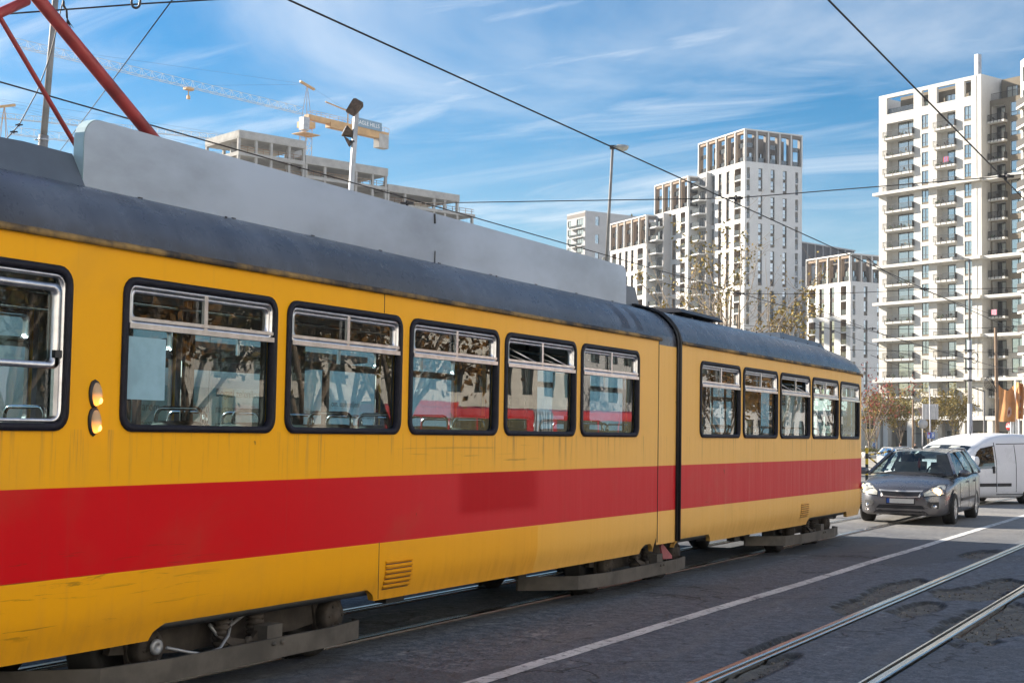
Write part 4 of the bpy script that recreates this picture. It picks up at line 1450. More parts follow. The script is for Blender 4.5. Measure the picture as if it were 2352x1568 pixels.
    strip(g, [hrow(-0.41, 0.41, 0.685, 0.685, bow=-0.012), hrow(-0.385, 0.385, 0.655, 0.655, bow=-0.01)], 0.012, 0)
    strip(g, [hrow(-0.335, 0.335, 0.567, 0.567, bow=-0.012), hrow(-0.36, 0.36, 0.545, 0.545, bow=-0.012)], 0.012, 0)
    for sg in (-1, 1):
        strip(g, [[(sg * 0.41, 0.685), (sg * 0.36, 0.545)], [(sg * 0.385, 0.655), (sg * 0.33, 0.567)]], 0.012, 0)
    g.build('grille_surround', M['rim'], car)
    for sg in (-1, 1):
        h = MB()
        rows = []
        for t in [k / 8 for k in range(9)]:
            x0 = 0.435 + 0.345 * t
            top = 0.645 + 0.150 * math.sin(min(1, t * 1.15) * math.pi * 0.55)
            bot = 0.560 + 0.045 * t
            rows.append([(sg * x0, bot + (top - bot) * k / 5) for k in range(6)])
        strip(h, rows, 0.010, 0)
        rim_ = [r_[0] for r_ in rows] + rows[-1][1:] + [r_[-1] for r_ in rows[::-1]][1:]
        hl = h.build('headlight', M['lamp_glass'], car)
        o = MB(); o.tube([(x, yf(x, z) - 0.010, z) for (x, z) in rim_ + rim_[:1]], 0.008, 4); o.build('lamp_seal', M['trim'], hl)
        o = MB()
        cx = 0.66
        cz = 0.655
        y0 = yf(cx, cz) - 0.018
        o.lathe([(0.0, 0.014), (0.06, 0.008), (0.078, 0.0)], (sg * cx, y0, cz), (0.3 * sg, -1, 0), 18)
        o.build('lamp_bulb', M['headlight_on'] if sg > 0 else M['lamp_glass'], hl)
    g = MB()
    strip(g, [hrow(-0.27, 0.27, 0.52, 0.52), hrow(-0.27, 0.27, 0.40, 0.40)], 0.012, 0)
    g.build('plate_holder', M['trim'], car)
    g = MB()
    strip(g, [hrow(-0.20, 0.255, 0.51, 0.51), hrow(-0.20, 0.255, 0.42, 0.42)], 0.020, 0)
    strip(g, [hrow(-0.255, -0.2, 0.51, 0.51), hrow(-0.255, -0.2, 0.42, 0.42)], 0.020, 1)
    g.build('number_plate', [M['plate'], M['plate_blue']], car)
    for (z0, z1, w0, w1) in ((0.385, 0.315, 0.40, 0.46), (0.27, 0.215, 0.46, 0.52)):
        g = MB()
        strip(g, [hrow(-w0, w0, z0, z0), hrow(-w1, w1, z1, z1)], 0.006, 0)
        strip(g, [hrow(-w0, w0, (z0 + z1) / 2 + 0.006, (z0 + z1) / 2 + 0.006), hrow(-w0, w0, (z0 + z1) / 2 - 0.006, (z0 + z1) / 2 - 0.006)], 0.010, 1)
        g.build('bumper_opening', [M['black'], M['dark_metal']], car)
    for sg in (-1, 1):
        g = MB()
        strip(g, [[(sg * 0.50, 0.455), (sg * 0.60, 0.46), (sg * 0.70, 0.465)], [(sg * 0.52, 0.40), (sg * 0.61, 0.39), (sg * 0.70, 0.38)], [(sg * 0.55, 0.345), (sg * 0.62, 0.335), (sg * 0.69, 0.33)]], 0.007, 0)
        fg = g.build('fog_lamp', M['trim'], car)
        o = MB()
        o.lathe([(0.0, 0.012), (0.03, 0.01), (0.036, 0.0)], (sg * 0.635, yf(0.635, 0.365) - 0.014, 0.368), (0.35 * sg, -1, 0), 14)
        o.build('lens', M['chrome'], fg)
    # greenhouse
    A0, A1, RF, RB, D1 = (0.755, 1.14, 0.955), (0.565, 2.02, 1.405), (0.60, 2.35, 1.455), (0.575, 4.05, 1.445), (0.73, 4.38, 1.0)
    m = MB()
    def rp(u, v):   # roof skin, u along, v across
        y = 2.0 + (4.06 - 2.0) * u
        hw = 0.565 + 0.04 * math.sin(u * math.pi) + 0.01 * u
        ze = 1.395 + 0.05 * math.sin(min(1, u * 1.25) * math.pi / 2)
        z = ze + 0.055 * (1 - (2 * v - 1) ** 2) * (0.7 + 0.3 * math.sin(u * math.pi))
        return (hw * (2 * v - 1), y - 0.06 * (1 - (2 * v - 1) ** 2) * (1 - u), z)
    m.grid(rp, [k / 12 for k in range(13)], [k / 10 for k in range(11)], 0, True)
    m.build('roof', M['car_paint'], car)
    belt = lambda y: 0.965 + 0.03 * (y - 1.2) / 3
    def sidept(y, t):
        """t 0 at the belt line, 1 at the roof"""
        hb, hr = 0.835, 0.565 + 0.04 * math.sin(max(0, min(1, (y - 2.0) / 2.06)) * math.pi)
        zr = 1.395 + 0.05 * math.sin(min(1, max(0, (y - 2.0) / 2.06) * 1.25) * math.pi / 2)
        return (hb + (hr - hb) * t, y, belt(y) + (zr - belt(y)) * t)
    for sg in (-1, 1):
        f = lambda p: (p[0] * sg, p[1], p[2])
        # pillars
        for nm, lo, hi, wd in (('pillar', 1.14, 2.0, 0.075), ('pillar', 2.42, 2.46, 0.09), ('pillar', 3.38, 3.32, 0.10), ('pillar', 4.30, 4.02, 0.14)):
            q = MB()
            n_ = 6
            for k in range(n_):
                t0, t1 = k / n_, (k + 1) / n_
                a_, c_ = sidept(lo + (hi - lo) * t0, t0), sidept(lo + (hi - lo) * t1, t1)
                q.beam(f(a_), f(c_), wd, 0.05, up=(sg, 0, 0.35))
            q.build(nm, M['car_paint'] if lo in (1.14, 4.30) else M['trim'], car)
        q = MB()
        for (lo0, lo1, hi0, hi1) in ((1.20, 2.40, 2.03, 2.43), (2.44, 3.36, 2.47, 3.30), (3.40, 4.26, 3.34, 4.0)):
            q = MB()
            n_ = 5
            for k in range(n_):
                for j in range(n_):
                    def P(u, v):
                        y = (lo0 + (lo1 - lo0) * u) * (1 - v) + (hi0 + (hi1 - hi0) * u) * v
                        p = sidept(y, v)
                        return f((p[0] + 0.006 + 0.02 * math.sin(v * math.pi), p[1], p[2]))
                    q.quad(P(k / n_, j / n_), P((k + 1) / n_, j / n_), P((k + 1) / n_, (j + 1) / n_), P(k / n_, (j + 1) / n_))
            q.build('side_window', M['car_glass'], car)
        # roof rail
        q = MB()
        q.tube([f((0.575, 2.10, 1.44)), f((0.585, 2.3, 1.485)), f((0.60, 3.0, 1.505)), f((0.585, 3.8, 1.50)), f((0.57, 4.0, 1.455))], 0.016, 8)
        q.build('roof_rail', M['rim'], car)
        # mirror
        q = MB()
        q.lathe([(0.0, -0.10), (0.055, -0.09), (0.075, -0.03), (0.078, 0.03), (0.06, 0.05), (0.0, 0.055)], f((0.985, 1.30, 1.01)), (0, -1, 0), 14, ref=(1, 0, 0))
        q.v = [(f((0.985, 0, 0))[0] + (p[0] - f((0.985, 0, 0))[0]) * 1.45, p[1], p[2]) for p in q.v]
        q.beam(f((0.86, 1.34, 0.97)), f((0.93, 1.33, 0.99)), 0.05, 0.05)
        q.build('wing_mirror', M['car_paint'], car)
        # doors: shut lines and handles
        for yl in (1.42, 2.46, 3.34):
            q = MB()
            pts_ = []
            for k in range(9):
                z = 0.30 + 0.66 * k / 8
                s = sect(yl)
                hw = 0
                for (p, r_) in zip(s[:-1], s[1:]):
                    if min(p[1], r_[1]) <= z <= max(p[1], r_[1]) and abs(p[1] - r_[1]) > 1e-6:
                        t = (z - p[1]) / (r_[1] - p[1]); hw = max(hw, p[0] + (r_[0] - p[0]) * t)
                if hw: pts_.append(f((hw + 0.0005, yl, z)))
            q.tube(pts_, 0.005, 4)
            q.build('door_gap', M['black'], car)
        for yl in (2.28, 3.18):
            q = MB()
            q.tube([f((0.893, yl - 0.10, 0.815)), f((0.915, yl - 0.06, 0.82)), f((0.915, yl + 0.05, 0.825)), f((0.89, yl + 0.09, 0.825))], 0.014, 6)
            q.build('door_handle', M['car_paint'], car)
        q = MB()
        q.beam(f((0.897, 1.5, 0.47)), f((0.897, 3.3, 0.48)), 0.006, 0.05)
        q.build('rubbing_strip', M['trim'], car)
    # windscreen, rear window
    def ws(u, v, lo, hi, bulge):
        x0 = lo[0] * (2 * u - 1); x1 = hi[0] * (2 * u - 1)
        c = 1 - (2 * u - 1) ** 2
        return (x0 + (x1 - x0) * v, lo[1] + (hi[1] - lo[1]) * v - bulge * c, lo[2] + (hi[2] - lo[2]) * v + 0.045 * c * v)
    q = MB()
    q.grid(lambda u, v: ws(u, v, (0.79, 1.16, 0.965), (0.55, 2.0, 1.40), 0.10), [k / 10 for k in range(11)], [k / 8 for k in range(9)], 0, True)
    q.build('windscreen', M['car_glass'], car)
    q = MB()
    q.grid(lambda u, v: ws(u, v, (0.80, 1.10, 0.958), (0.80, 1.20, 0.975), 0.12), [k / 10 for k in range(11)], [0, 1], 0, True)
    q.build('scuttle', M['trim'], car)
    q = MB()
    q.grid(lambda u, v: ws(u, v, (0.72, 4.36, 1.01), (0.55, 4.06, 1.40), -0.06), [k / 8 for k in range(9)], [k / 4 for k in range(5)], 0, True)
    q.build('rear_window', M['car_glass'], car)
    for sg in (-1, 1):
        q = MB(); q.tube([(sg * (0.40 + 0.36 * t ** 1.3), 0.12 + 1.0 * t, [p for p in sect(0.12 + 1.0 * t)][8][1] + 0.002 + 0.0 * t) for t in [k / 10 for k in range(11)]], 0.005, 4)
    for (xa, xb) in ((-0.62, 0.02), (0.0, 0.66)):
        q = MB()
        q.tube([(xa, 1.07, 0.985), ((xa + xb) / 2, 1.07, 0.995), (xb, 1.07, 0.985)], 0.010, 5)
        q.build('wiper', M['black'], car)
    q = MB()
    q.tube([(0.0, 2.25, 1.49), (0.0, 2.33, 1.62)], [0.010, 0.004], 6)
    q.lathe([(0.03, 0), (0.012, 0.02)], (0, 2.24, 1.47), (0, 0, 1), 10)
    q.build('aerial', M['black'], car)
    # cabin
    q = MB()
    q.box(-0.76, 0.76, 1.25, 4.2, 0.60, 0.72)
    q.prism([(-0.76, 1.18, 0.90), (-0.76, 1.75, 0.98), (-0.76, 1.82, 0.80), (-0.76, 1.3, 0.72)], (1.52, 0, 0))
    q.build('dashboard', M['dash'], car)
    for sx in (-0.36, 0.36):
        for sy in (2.35, 3.2):
            q = MB()
            q.prism([(sx - 0.24, sy, 0.72), (sx - 0.24, sy + 0.14, 0.72), (sx - 0.24, sy + 0.32, 1.18), (sx - 0.24, sy + 0.22, 1.20)], (0.48, 0, 0))
            q.box(sx - 0.13, sx + 0.13, sy + 0.24, sy + 0.32, 1.20, 1.36)
            q.build('car_seat', M['dash'], car)
    q = MB()
    q.tube([(0.36 + 0.185 * math.cos(w), 1.80 + 0.06 * math.sin(w), 1.0 + 0.165 * math.sin(w)) for w in [2 * math.pi * k / 18 for k in range(19)]], 0.016, 6)
    q.build('steering_wheel', M['black'], car)
    q = MB()
    q.box(-0.11, 0.11, 1.93, 1.96, 1.27, 1.34)
    rm = q.build('rear_view_mirror', M['dash'], car)
    q = MB()
    q.lathe([(0.0, -0.10), (0.025, -0.08), (0.03, 0.0), (0.012, 0.08), (0.003, 0.12)], (0.0, 1.92, 1.17), (0, 0, 1), 10)
    q.build('hanging_ornament', simple('coral_ornament', (0.55, 0.10, 0.06), 0.6), rm)
    q = MB()
    q.box(-0.62, -0.50, 1.35, 1.354, 1.02, 1.06)
    q.build('windscreen_sticker', simple('pale_sticker', (0.3, 0.55, 0.6), 0.5), car)
    return car
ec_ = estate_car((-6.12, 27.55, 0.0), R(1.5))
ec_.scale = (1.0, 1.0, 0.962)

# ---- the white panel van
def panel_van(loc, rz):
    van = thing('panel_van', 'white panel van with a black door strip, crossing behind the grey car', 'van', loc, rz)
    T = [(0.00, 0.62, 0.30, 0.60, 0.72, 0.76), (0.05, 0.74, 0.25, 0.68, 0.82, 0.88), (0.16, 0.82, 0.22, 0.76, 0.92, 0.98), (0.40, 0.885, 0.21, 0.84, 1.00, 1.08), (0.75, 0.91, 0.21, 0.90, 1.06, 1.15), (0.95, 0.915, 0.21, 0.94, 1.08, 1.17),
         (1.30, 0.915, 0.21, 1.00, 1.22, 1.35), (1.60, 0.915, 0.21, 1.05, 1.40, 1.52), (1.90, 0.915, 0.21, 1.08, 1.54, 1.66), (2.25, 0.915, 0.21, 1.10, 1.64, 1.76), (2.65, 0.915, 0.21, 1.12, 1.70, 1.82), (3.2, 0.915, 0.21, 1.12, 1.73, 1.85), (4.1, 0.91, 0.22, 1.12, 1.72, 1.83),
         (4.33, 0.88, 0.25, 1.10, 1.66, 1.78), (4.42, 0.80, 0.32, 1.05, 1.55, 1.66)]
    def sect(y):
        w, zb, zs, ze, zc = lerp_tab(T, y)
        top = w - 0.10 * max(0.0, (ze - 1.1) / 0.62)
        return [(0, zb), (w * 0.88, zb), (w * 0.98, zb + 0.06), (w, zb + 0.2), (w, zs - 0.1), (w * 0.992, zs), (top + (w - top) * 0.45, zs + (ze - zs) * 0.55), (top, ze - 0.02), (top * 0.94, ze + (zc - ze) * 0.55), (top * 0.6, zc - 0.012), (0, zc)]
    ys_ = [0, 0.02, 0.05, 0.1, 0.16, 0.28, 0.4, 0.55, 0.75, 0.95, 1.05, 1.18, 1.3, 1.5, 1.7, 1.85, 2.0, 2.15, 2.3, 2.7, 3.2, 3.7, 4.1, 4.24, 4.33, 4.39, 4.42]
    b = MB()
    ring = []
    for y in ys_:
        s = sect(y)
        ring.append([(x, y, z) for (x, z) in s] + [(-x, y, z) for (x, z) in s[1:-1][::-1]])
    n = len(ring[0])
    vs = [p for r_ in ring for p in r_]
    fs = []
    for i in range(len(ring) - 1):
        for k in range(n):
            k2 = (k + 1) % n
            fs.append((i * n + k, (i + 1) * n + k, (i + 1) * n + k2, i * n + k2))
    fs.append(tuple(range(n)))
    fs.append(tuple((len(ring) - 1) * n + k for k in range(n))[::-1])
    b.add(vs, fs, 0, True)
    body = b.build('body', [M['van_paint'], M['trim']], van)
    YF, WB, RW = 0.86, 2.76, 0.325
    cut = []
    for yw in (YF, YF + WB):
        cut += [cyl_mesh(0.64, 1.3, yw, 0.35, 0.385), cyl_mesh(-1.3, -0.64, yw, 0.35, 0.385)]
    boolean_cut(body, cut)
    def hw(y, z):
        s = sect(y); h = 0
        for (p, r_) in zip(s[:-1], s[1:]):
            if min(p[1], r_[1]) <= z <= max(p[1], r_[1]) and abs(p[1] - r_[1]) > 1e-6:
                t = (z - p[1]) / (r_[1] - p[1]); h = max(h, p[0] + (r_[0] - p[0]) * t)
        return h
    for yw in (YF, YF + WB):
        for sg in (1, -1):
            wheel(van, sg * 0.885, yw, RW, 0.21, sg, 'disc')
            a = MB()
            for k in range(18):
                w0, w1 = R(-10 + 200 * k / 18), R(-10 + 200 * (k + 1) / 18)
                a.quad((sg * 0.90, yw + 0.386 * math.cos(w0), 0.35 + 0.386 * math.sin(w0)), (sg * 0.90, yw + 0.386 * math.cos(w1), 0.35 + 0.386 * math.sin(w1)),
                       (sg * 0.64, yw + 0.386 * math.cos(w1), 0.35 + 0.386 * math.sin(w1)), (sg * 0.64, yw + 0.386 * math.cos(w0), 0.35 + 0.386 * math.sin(w0)))
            a.build('wheel_arch', M['trim'], van)
    M['van_glass'] = far_glass('van_window_glass', (0.02, 0.024, 0.028), 0.11, 0.02)
    # windscreen follows the sloping front
    def zc_(y, x):
        s = sect(y)
        z = s[-1][1]
        for (p, r_) in zip(s[6:-1], s[7:]):
            a_, c_ = p, r_
            if min(a_[0], c_[0]) <= abs(x) <= max(a_[0], c_[0]) and abs(a_[0] - c_[0]) > 1e-6:
                t = (abs(x) - a_[0]) / (c_[0] - a_[0]); z = a_[1] + (c_[1] - a_[1]) * t
        return z
    q = MB()
    q.grid(lambda u, v: ((0.80 - 0.10 * v) * (2 * u - 1), 0.99 + 0.62 * v, zc_(0.99 + 0.62 * v, (0.80 - 0.10 * v) * (2 * u - 1)) + 0.008), [k / 14 for k in range(15)], [k / 10 for k in range(11)], 0, True)
    wsn = q.build('windscreen', M['van_glass'], van)
    for (xa, xb) in ((-0.52, -0.20), (0.10, 0.44)):
        q = MB()
        q.add([(xa, 1.46, zc_(1.46, xa) + 0.012), (xb, 1.46, zc_(1.46, xb) + 0.012), (xb - 0.03, 1.56, zc_(1.56, xb) + 0.012), (xa + 0.03, 1.56, zc_(1.56, xa) + 0.012)], [(0, 1, 2, 3)])
        q.build('sun_visor', simple('grey_visor', (0.35, 0.37, 0.36), 0.7), wsn)
    q = MB()
    q.grid(lambda u, v: (0.84 * (2 * u - 1), 0.88 + 0.12 * v, zc_(0.88 + 0.12 * v, 0.84 * (2 * u - 1)) + 0.006), [k / 12 for k in range(13)], [0, 0.5, 1], 0, True)
    q.build('scuttle', M['trim'], van)
    for sg in (1, -1):
        f = lambda y, z, d=0.006: (sg * (hw(y, z) + d), y, z)
        q = MB()
        n_ = 8
        lo = lambda u: (1.10 + 1.13 * u, 0.95 - 0.03 * (1 - u))
        hi = lambda u: (1.72 + 0.50 * u, 1.43 + 0.09 * u)
        for k in range(n_):
            for j in range(n_):
                def P(u, v):
                    a_, c_ = lo(u), hi(u)
                    return f(a_[0] + (c_[0] - a_[0]) * v, a_[1] + (c_[1] - a_[1]) * v)
                q.quad(P(k / n_, j / n_), P((k + 1) / n_, j / n_), P((k + 1) / n_, (j + 1) / n_), P(k / n_, (j + 1) / n_))
        q.build('side_window', M['van_glass'], van)
        q = MB()
        for k in range(n_):
            q.quad(f(1.06 + 0.14 * k / n_, 0.96, 0.004), f(1.06 + 0.14 * (k + 1) / n_, 0.96, 0.004), f(1.68 + 0.06 * (k + 1) / n_, 1.41, 0.004), f(1.68 + 0.06 * k / n_, 1.41, 0.004))
        q.build('window_trim', M['trim'], van)
        for (ya_, za_, yb_, zb_) in ((2.30, 0.36, 2.30, 1.05), (2.30, 1.05, 2.28, 1.60), (1.20, 0.42, 1.20, 1.0), (1.74, 1.44, 2.28, 1.52), (2.36, 1.56, 4.2, 1.60), (2.3, 0.30, 4.1, 0.30), (3.05, 0.36, 3.05, 1.55)):  # the upper rear line is a body crease, its shade drawn dark
            q = MB()
            q.tube([f(ya_ + (yb_ - ya_) * t / 8, za_ + (zb_ - za_) * t / 8, 0.0) for t in range(9)], 0.011, 4)
            q.build('door_gap', M['interior_dark'], van)
        q = MB()
        q.box(*sorted((sg * 0.905, sg * 0.93)), 1.30, 2.27, 0.50, 0.58)
        q.box(*sorted((sg * 0.905, sg * 0.93)), 2.33, 2.85, 0.50, 0.58)
        q.build('rubbing_strip', M['trim'], van)
        q = MB()
        q.box(*sorted((sg * 0.91, sg * 0.945)), 2.16, 2.22, 0.83, 1.0)
        q.build('door_handle', M['trim'], van)
        q = MB()
        q.lathe([(0.0, -0.11), (0.07, -0.10), (0.10, -0.03), (0.10, 0.04), (0.075, 0.07), (0.0, 0.075)], (sg * 1.05, 1.32, 1.13), (0, -1, 0), 16, ref=(1, 0, 0))
        q.v = [(p[0], p[1], 1.13 + max(-0.12, min(0.125, (p[2] - 1.13) * 1.7))) for p in q.v]
        q.beam((sg * 0.90, 1.38, 1.06), (sg * 1.0, 1.36, 1.08), 0.08, 0.06)
        q.build('wing_mirror', M['van_paint'], van)
        q = MB()
        q.grid(lambda u, v: (sg * (0.42 + 0.38 * u), 0.05 + 0.30 * u * u, 0.70 + 0.16 * v + 0.06 * u), [k / 6 for k in range(7)], [0, 0.5, 1], 0, True)
        q.build('headlight', M['lamp_glass'], van)
    q = MB()
    q.box(-0.5, 0.5, -0.012, 0.05, 0.36, 0.50)
    q.build('bumper_opening', M['trim'], van)
    q = MB()
    q.tube([(0.3, 2.05, 1.78), (0.3, 2.12, 2.02)], [0.012, 0.005], 6)
    q.build('aerial', M['black'], van)
    return van
p = at(2347, 1152, 36.0)
vrz = math.atan2(0.86, 0.50) - math.pi / 2
_c, _s = math.cos(vrz), math.sin(vrz)
rear = Vector((-5.30, 38.7))
off = Vector((0.89, 0.86 + 2.76))
panel_van((rear.x - (_c * off.x - _s * off.y), rear.y - (_s * off.x + _c * off.y), gz(38) - 0.04), vrz)
# ================================================================ BUILDINGS
def wall_mat(name, col, var=0.06, panel=None, rough=0.85, streak=0.12):
    m = NT(name)
    f = m.noise(m.coord('Object'), 0.35, 8, 0.65)
    st = m.noise(m.coord('Object', (2.2, 2.2, 0.12)), 1.0, 6, 0.65)
    c = m.mix(m.ramp(f, 0.3, 0.7), tuple(x * (1 - var) for x in col), tuple(min(1, x * (1 + var)) for x in col))
    c = m.mix(m.ramp(st, 0.52, 0.75, 0, streak), c, tuple(x * 0.55 for x in col))
    if panel:
        br = m.n('ShaderNodeTexBrick')
        br.inputs['Scale'].default_value = 1.0
        br.inputs['Mortar Size'].default_value = 0.012
        br.inputs['Brick Width'].default_value = panel[0]
        br.inputs['Row Height'].default_value = panel[1]
        br.inputs['Color1'].default_value = (1, 1, 1, 1)
        br.inputs['Color2'].default_value = (0.86, 0.86, 0.86, 1)
        br.inputs['Mortar'].default_value = (0.55, 0.55, 0.55, 1)
        v = m.n('ShaderNodeTexCoord'); sp = m.n('ShaderNodeSeparateXYZ'); cb = m.n('ShaderNodeCombineXYZ')
        m.l(v.outputs['Object'], sp.inputs[0])
        m.l(m.math('ADD', sp.outputs[0], sp.outputs[1]), cb.inputs[0]); m.l(sp.outputs[2], cb.inputs[1])
        m.l(cb.outputs[0], br.inputs['Vector'])
        c = m.mix(1.0, c, br.outputs['Color'], 'MULTIPLY')
    m.set(Base_Color=c, Roughness=rough, Specular_IOR_Level=0.25)
    return m.mat
M['render_white'] = wall_mat('white_render', (0.60, 0.585, 0.55))
M['render_white2'] = wall_mat('white_cladding', (0.64, 0.635, 0.615))
M['stone'] = wall_mat('pale_stone_cladding', (0.62, 0.585, 0.52), 0.08, (1.2, 0.6))
M['beige'] = wall_mat('beige_render', (0.19, 0.163, 0.125))
M['tan'] = wall_mat('tan_panel', (0.30, 0.225, 0.165))
M['tan_dark'] = wall_mat('brown_grey_panel', (0.20, 0.18, 0.165))
M['spandrel'] = wall_mat('grey_brown_spandrel', (0.15, 0.135, 0.12))
M['grey_wall'] = wall_mat('grey_cladding', (0.42, 0.42, 0.42))
M['dark_wall'] = wall_mat('dark_cladding', (0.085, 0.09, 0.10))
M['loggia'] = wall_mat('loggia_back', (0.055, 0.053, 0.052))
M['rail_dark'] = simple('dark_railing', (0.045, 0.042, 0.04), 0.6, 0.2, 0.2)
M['frame_dark'] = simple('dark_window_frame', (0.03, 0.03, 0.032), 0.5, 0, 0.2)
M['bglass'] = far_glass('apartment_glass', (0.13, 0.17, 0.17), 0.45)
M['bglass_d'] = far_glass('tower_glass', (0.04, 0.05, 0.055), 0.38)
M['shop_glass'] = far_glass('shop_glass', (0.06, 0.065, 0.06), 0.2)
M['balustrade'] = far_glass('smoked_balustrade', (0.04, 0.042, 0.046), 0.10, 0.1)

def uniq(a):
    a = sorted(a)
    return [q for i, q in enumerate(a) if i == 0 or q - a[i - 1] > 1e-4]
def facade(mb, O, U, N, W, z0, H, holes, mi=0, rev=0, back=None):
    """flat wall with real openings; N points inwards; holes are (u0,u1,z0,z1,depth)"""
    O, U, N = Vector(O), Vector(U), Vector(N)
    P = lambda u, z, d=0.0: O + U * u + N * d + Vector((0, 0, z))
    us = uniq([0, W] + [h[0] for h in holes] + [h[1] for h in holes])
    zs = uniq([z0, H] + [h[2] for h in holes] + [h[3] for h in holes])
    V = [P(u, z) for u in us for z in zs]
    n = len(zs)
    fs = []
    for i in range(len(us) - 1):
        uc = (us[i] + us[i + 1]) / 2
        for j in range(n - 1):
            zc = (zs[j] + zs[j + 1]) / 2
            if any(h[0] < uc < h[1] and h[2] < zc < h[3] for h in holes):
                continue
            fs.append((i * n + j, (i + 1) * n + j, (i + 1) * n + j + 1, i * n + j + 1))
    mb.add(V, fs, mi)
    for (a, c, b, t, d) in holes:
        mb.quad(P(a, b), P(a, t), P(a, t, d), P(a, b, d), rev)
        mb.quad(P(c, t), P(c, b), P(c, b, d), P(c, t, d), rev)
        mb.quad(P(a, t), P(c, t), P(c, t, d), P(a, t, d), rev)
        mb.quad(P(c, b), P(a, b), P(a, b, d), P(c, b, d), rev)
        if back is not None:
            mb.quad(P(a, b, d), P(c, b, d), P(c, t, d), P(a, t, d), back)
_cache = {}
def cached(key, fn):
    if key not in _cache:
        _cache[key] = fn()
    return _cache[key]
def win_mesh(w, h, nv=1, nh=1, glass='bglass', fr=0.07, base=0.0):
    """framed window, origin at its lower left corner, facing -y; nv/nh: number of mullions; base: height of a fixed lower light"""
    b = MB()
    b.quad((0, 0.03, 0), (w, 0.03, 0), (w, 0.03, h), (0, 0.03, h), 1)
    for (x0, x1, z0, z1) in ((0, fr, 0, h), (w - fr, w, 0, h), (fr, w - fr, 0, fr), (fr, w - fr, h - fr, h)):
        b.box(x0, x1, -0.03, 0.028, z0, z1, 0)
    for k in range(nv):
        x = w * (k + 1) / (nv + 1)
        b.box(x - fr / 2, x + fr / 2, -0.025, 0.027, fr, h - fr, 0)
    if base:
        b.box(fr, w - fr, -0.02, 0.026, base - fr / 2, base + fr / 2, 0)
    return b.mesh('window', [M['frame_dark'], M[glass]])
def pair_mesh(w, h, floors, kind):
    """a bay running through several floors of the white towers"""
    b = MB()
    fh = h / floors
    if kind == 'strip':
        for k in range(floors):
            z = k * fh
            b.quad((0, 0.03, z + fh * 0.28), (w, 0.03, z + fh * 0.28), (w, 0.03, z + fh), (0, 0.03, z + fh), 1)
            b.box(0, w, 0.0, 0.06, z, z + fh * 0.28, 2)
            b.box(0, 0.06, -0.02, 0.028, z + fh * .28, z + fh, 0); b.box(w - 0.06, w, -0.02, 0.028, z + fh * .28, z + fh, 0)
            b.box(0.06, w - 0.06, -0.02, 0.028, z + fh * 0.55, z + fh * 0.58, 0)
        b.quad((0, 0.028, 0), (w, 0.028, 0), (w, 0.028, fh * 0.28), (0, 0.028, fh * 0.28), 1)
    return b.mesh('window', [M['frame_dark'], M['bglass_d'], M['spandrel']])
def loggia_mesh(w, h, floors, depth):
    b = MB()
    fh = h / floors
    for k in range(floors):
        z = k * fh
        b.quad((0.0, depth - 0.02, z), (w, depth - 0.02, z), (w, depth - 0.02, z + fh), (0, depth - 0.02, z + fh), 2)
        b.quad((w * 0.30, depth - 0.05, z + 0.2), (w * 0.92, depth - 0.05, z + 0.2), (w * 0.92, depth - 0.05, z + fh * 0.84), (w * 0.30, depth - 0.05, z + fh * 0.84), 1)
        if k:
            b.box(0.0, w, 0.05, depth - 0.03, z - 0.16, z + 0.10, 3)
        b.box(0.02, w - 0.02, 0.10, 0.13, z + 0.12, z + 1.15, 4)
    return b.mesh('balcony', [M['frame_dark'], M['bglass_d'], M['loggia'], M['render_white2'], M['balustrade']])

